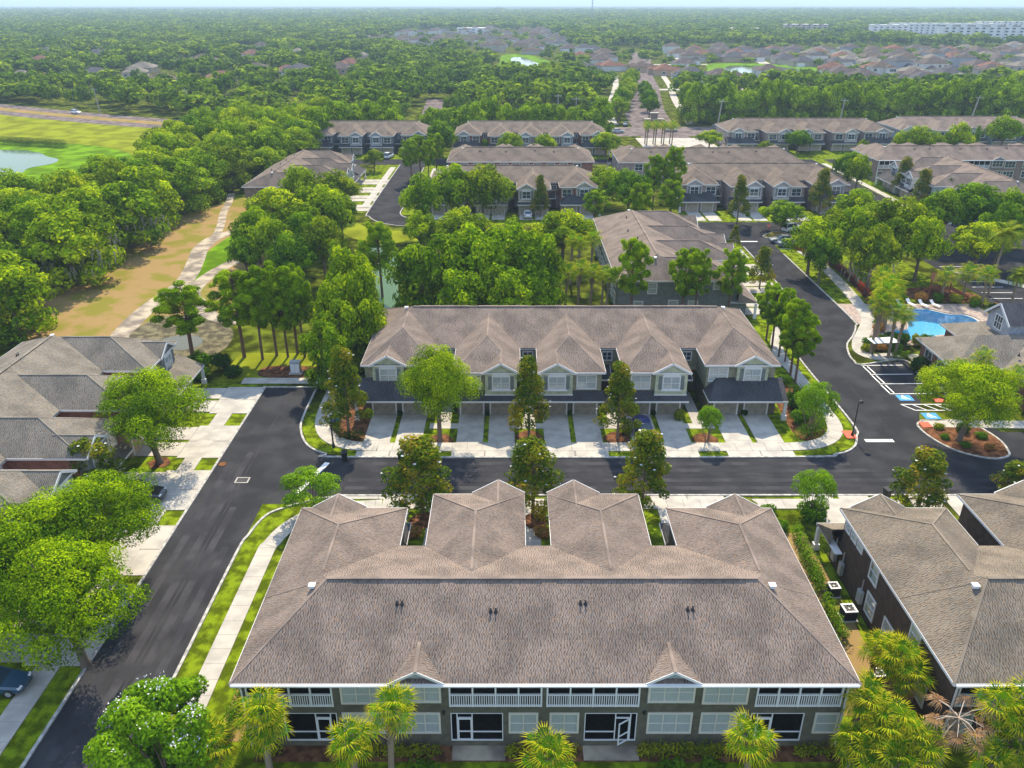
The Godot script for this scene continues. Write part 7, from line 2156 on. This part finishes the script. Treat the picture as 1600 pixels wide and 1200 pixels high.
func street_things() -> void:
	dead_palm()
	car("black SUV parked in the left building's driveway under the oak", Vector3(-34.6, 0.1, -63.2), 0.0, "black", true)
	car("dark teal car in the driveway at the bottom left corner", Vector3(-34.9, 0.1, -40.3), 0.0, "teal")
	car("blue car parked nose-in before the middle building's garage", Vector3(14.1, 0.1, -76.6), PI / 2, "blue")
	car("white SUV parked beside the stop sign island", Vector3(56.6, 0.06, -160.6), 0.5, "white", true)
	car("steel blue car parked in the bay below the island", Vector3(52.6, 0.06, -149.2), 0.05, "steel")
	car("dark car half hidden above the steel blue one", Vector3(52.0, 0.06, -152.0), PI, "grey")
	car("white SUV in the mauve row's driveway", Vector3(71.2, 0.1, -175.5), PI / 2, "white", true)
	car("red car beside the white SUV at the mauve row", Vector3(74.3, 0.1, -175.2), PI / 2, "red", true)
	car("white car before the centre row's garage", Vector3(3.4, 0.1, -172.4), PI / 2, "white")
	car("white car at the head of the cul-de-sac", Vector3(-36.6, 0.06, -245.0), 1.3, "white", true)
	car("silver car at the corner of the balcony block", Vector3(96.0, 0.08, -199.5), 0.3, "silver")
	car("white car parked beyond the mossy oak", Vector3(79.0, 0.06, -160), 0.2, "white")
	car("silver car waiting at the junction by the far centre row", Vector3(37.5, 0.06, -296), 0.15, "silver")
	car("blue car turning into the avenue", Vector3(42.5, 0.06, -314), 1.4, "steel")
	car("silver car crossing the highway junction", Vector3(57.0, 0.06, -299), 0.0, "silver")
	car("dark car leaving the junction along the tree belt", Vector3(74.5, 0.06, -303), 0.05, "grey", true)
	car("white SUV driving on the far left highway", Vector3(-181, 0.06, -350), -0.48, "white", true)
	car("white van entering the trees on the far left highway", Vector3(-126, 0.06, -324), -0.42, "silver", true)
	car("dark blue car parked on the avenue", Vector3(67, 0.06, -420), 1.4, "blue")
	street_lamp("lamp on the kerb corner at the right end of the middle building", 36.4, -75.4, 4.4)
	street_lamp("lamp beside the sidewalk at the junction corner", -18.6, -73.0, 3.4)
	street_lamp("lamp at the end of the cul-de-sac", -18.5, -171.2, 4.2)
	street_lamp("lamp beside the clubhouse path", 57.6, -78.6, 3.4)
	# blue street sign
	var o := thing("street_sign", "blue street name sign on a black post at the left junction", "street sign", Vector3(-18.9, 0, -73.9), 0.1)
	var p := Shape.new(); p.tube(Vector3.ZERO, Vector3(0, 2.9, 0), 0.04, 0.04, 8)
	part("post", p, M.dark_metal, o)
	var b := Shape.new(); b.cbox(Vector3(0.45, 2.75, 0), Vector3(0.95, 0.26, 0.03))
	part("plate", b, M.blue_paint, o)
	stop_sign("red stop sign on the oak island", 50.4, -155.9, 0.0)
	bin("dark wheeled bin on the kerb below the junction hedge", -16.9, -70.2, 0.2)
	bin("dark wheeled bin at the kerb beside the left driveways", -11.2, -70.2, -0.1)
	bin("dark bin on the verge by the dark brown building", 35.0, -63.4, 0.4)
	bin("navy bin at the left kerb beside the grass strip", -30.2, -49.4, 1.4, "paint_teal")
	air_conditioner("air conditioner with white top, farther of the two", 25.1, -49.9, 0.8)
	air_conditioner("air conditioner with white top on a pale pad, nearer of the two", 25.3, -47.3, 0.95)
	air_conditioner("dark air conditioner among the crowded palms", 24.8, -40.9, 0.8)
	# meters and boxes on the dark brown side wall
	for q in [[-53.2, 1.4, 0.7, "tall grey electric meter box on the dark brown side wall, farthest"], [-51.6, 1.2, 0.5, "small meter box on the dark brown side wall"], [-47.9, 1.5, 0.6, "grey meter cabinet beside the lower side window"]]:
		var s := Shape.new()
		s.box(Vector3(-0.28, -0.5, -q[2] / 2), Vector3(0, 0.6, q[2] / 2)); s.tube(Vector3(-0.1, 0.6, 0), Vector3(-0.1, 1.6, 0), 0.05, 0.05, 6); s.box(Vector3(-0.31, -0.4, -q[2] / 2 + 0.06), Vector3(-0.28, 0.5, q[2] / 2 - 0.06))
		tag(part(numbered("meter_box"), s, M.grey_metal, self, Vector3(26.34, q[1], q[0])), q[3], "meter box")
	var u := thing("utility_box", "grey utility cabinet in the mulch behind the road end", "utility box", Vector3(-27.0, 0.04, -91.6))
	var us := Shape.new()
	us.box(Vector3(-0.6, 0.1, -0.4), Vector3(0.6, 1.5, 0.4)); us.box(Vector3(-0.64, 1.5, -0.46), Vector3(0.64, 1.6, 0.46))
	part("cabinet", us, M.grey_metal, u)
	var ud := Shape.new()
	ud.box(Vector3(-0.54, 0.2, 0.4), Vector3(-0.02, 1.4, 0.43)); ud.box(Vector3(0.02, 0.2, 0.4), Vector3(0.54, 1.4, 0.43))
	part("door", ud, M.white_metal, u)
	var up := Shape.new(); up.box(Vector3(-0.8, 0, -0.6), Vector3(0.8, 0.1, 0.6))
	part("pad", up, M.concrete, u)
	utility_pole("leaning pale power pole behind the north-east row, left of two", 69.5, -285, 12.5, 1.2)
	utility_pole("leaning power pole above the north-east row's right end", 112, -288, 12.5, 1.0)
	utility_pole("leaning power pole at the right edge over the teal row", 158, -291, 13, 2.2)
	utility_pole("straight power pole behind the far centre row", 15.6, -287, 14, 0.0)
	utility_pole("second straight power pole behind the far centre row", 21.8, -287, 13, 0.0)
	utility_pole("power pole beside the far left highway", -129, -338, 11, -0.6)
	utility_pole("thin pole behind the white SUV on the far left highway", -172, -352, 10, -0.6)
	for y in [11.6, 10.4, 9.3]:
		var wv := Shape.new()
		var pts := [Vector3(-190, y, -352), Vector3(-129, y, -338), Vector3(-60, y, -300), Vector3(15.6, y + 1, -287), Vector3(69.5, y, -285), Vector3(112, y, -288), Vector3(158, y, -291), Vector3(230, y, -294)]
		for i in pts.size() - 1:
			for j in 6:
				var f := j / 6.0; var g := (j + 1) / 6.0
				wv.bar(pts[i].lerp(pts[i + 1], f) - Vector3(0, 5.2 * f * (1 - f), 0), pts[i].lerp(pts[i + 1], g) - Vector3(0, 5.2 * g * (1 - g), 0), 0.05, 0.05)
		tag(part(numbered("power_line"), wv, M.dark_metal, self), "power line along the highway, %s wire" % {11.6: "the topmost", 10.4: "the middle", 9.3: "the lowest"}[y], "power line", "power lines along the highway")
	# entrance monument on the avenue median
	var en := thing("gatehouse", "small stone entrance monument on the avenue median", "monument", Vector3(54.4, 0, -322))
	var e1 := Shape.new(); e1.box(Vector3(-3.5, 0, -1), Vector3(3.5, 1.4, 1)); e1.box(Vector3(-1.2, 1.4, -0.8), Vector3(1.2, 3.6, 0.8))
	part("wall", e1, M.wall_umber, en)
	var e2 := Shape.new(); e2.box(Vector3(-3.8, 1.4, -1.2), Vector3(3.8, 1.6, 1.2)); e2.box(Vector3(-1.6, 3.6, -1.1), Vector3(1.6, 3.85, 1.1))
	part("capstone", e2, M.concrete, en)
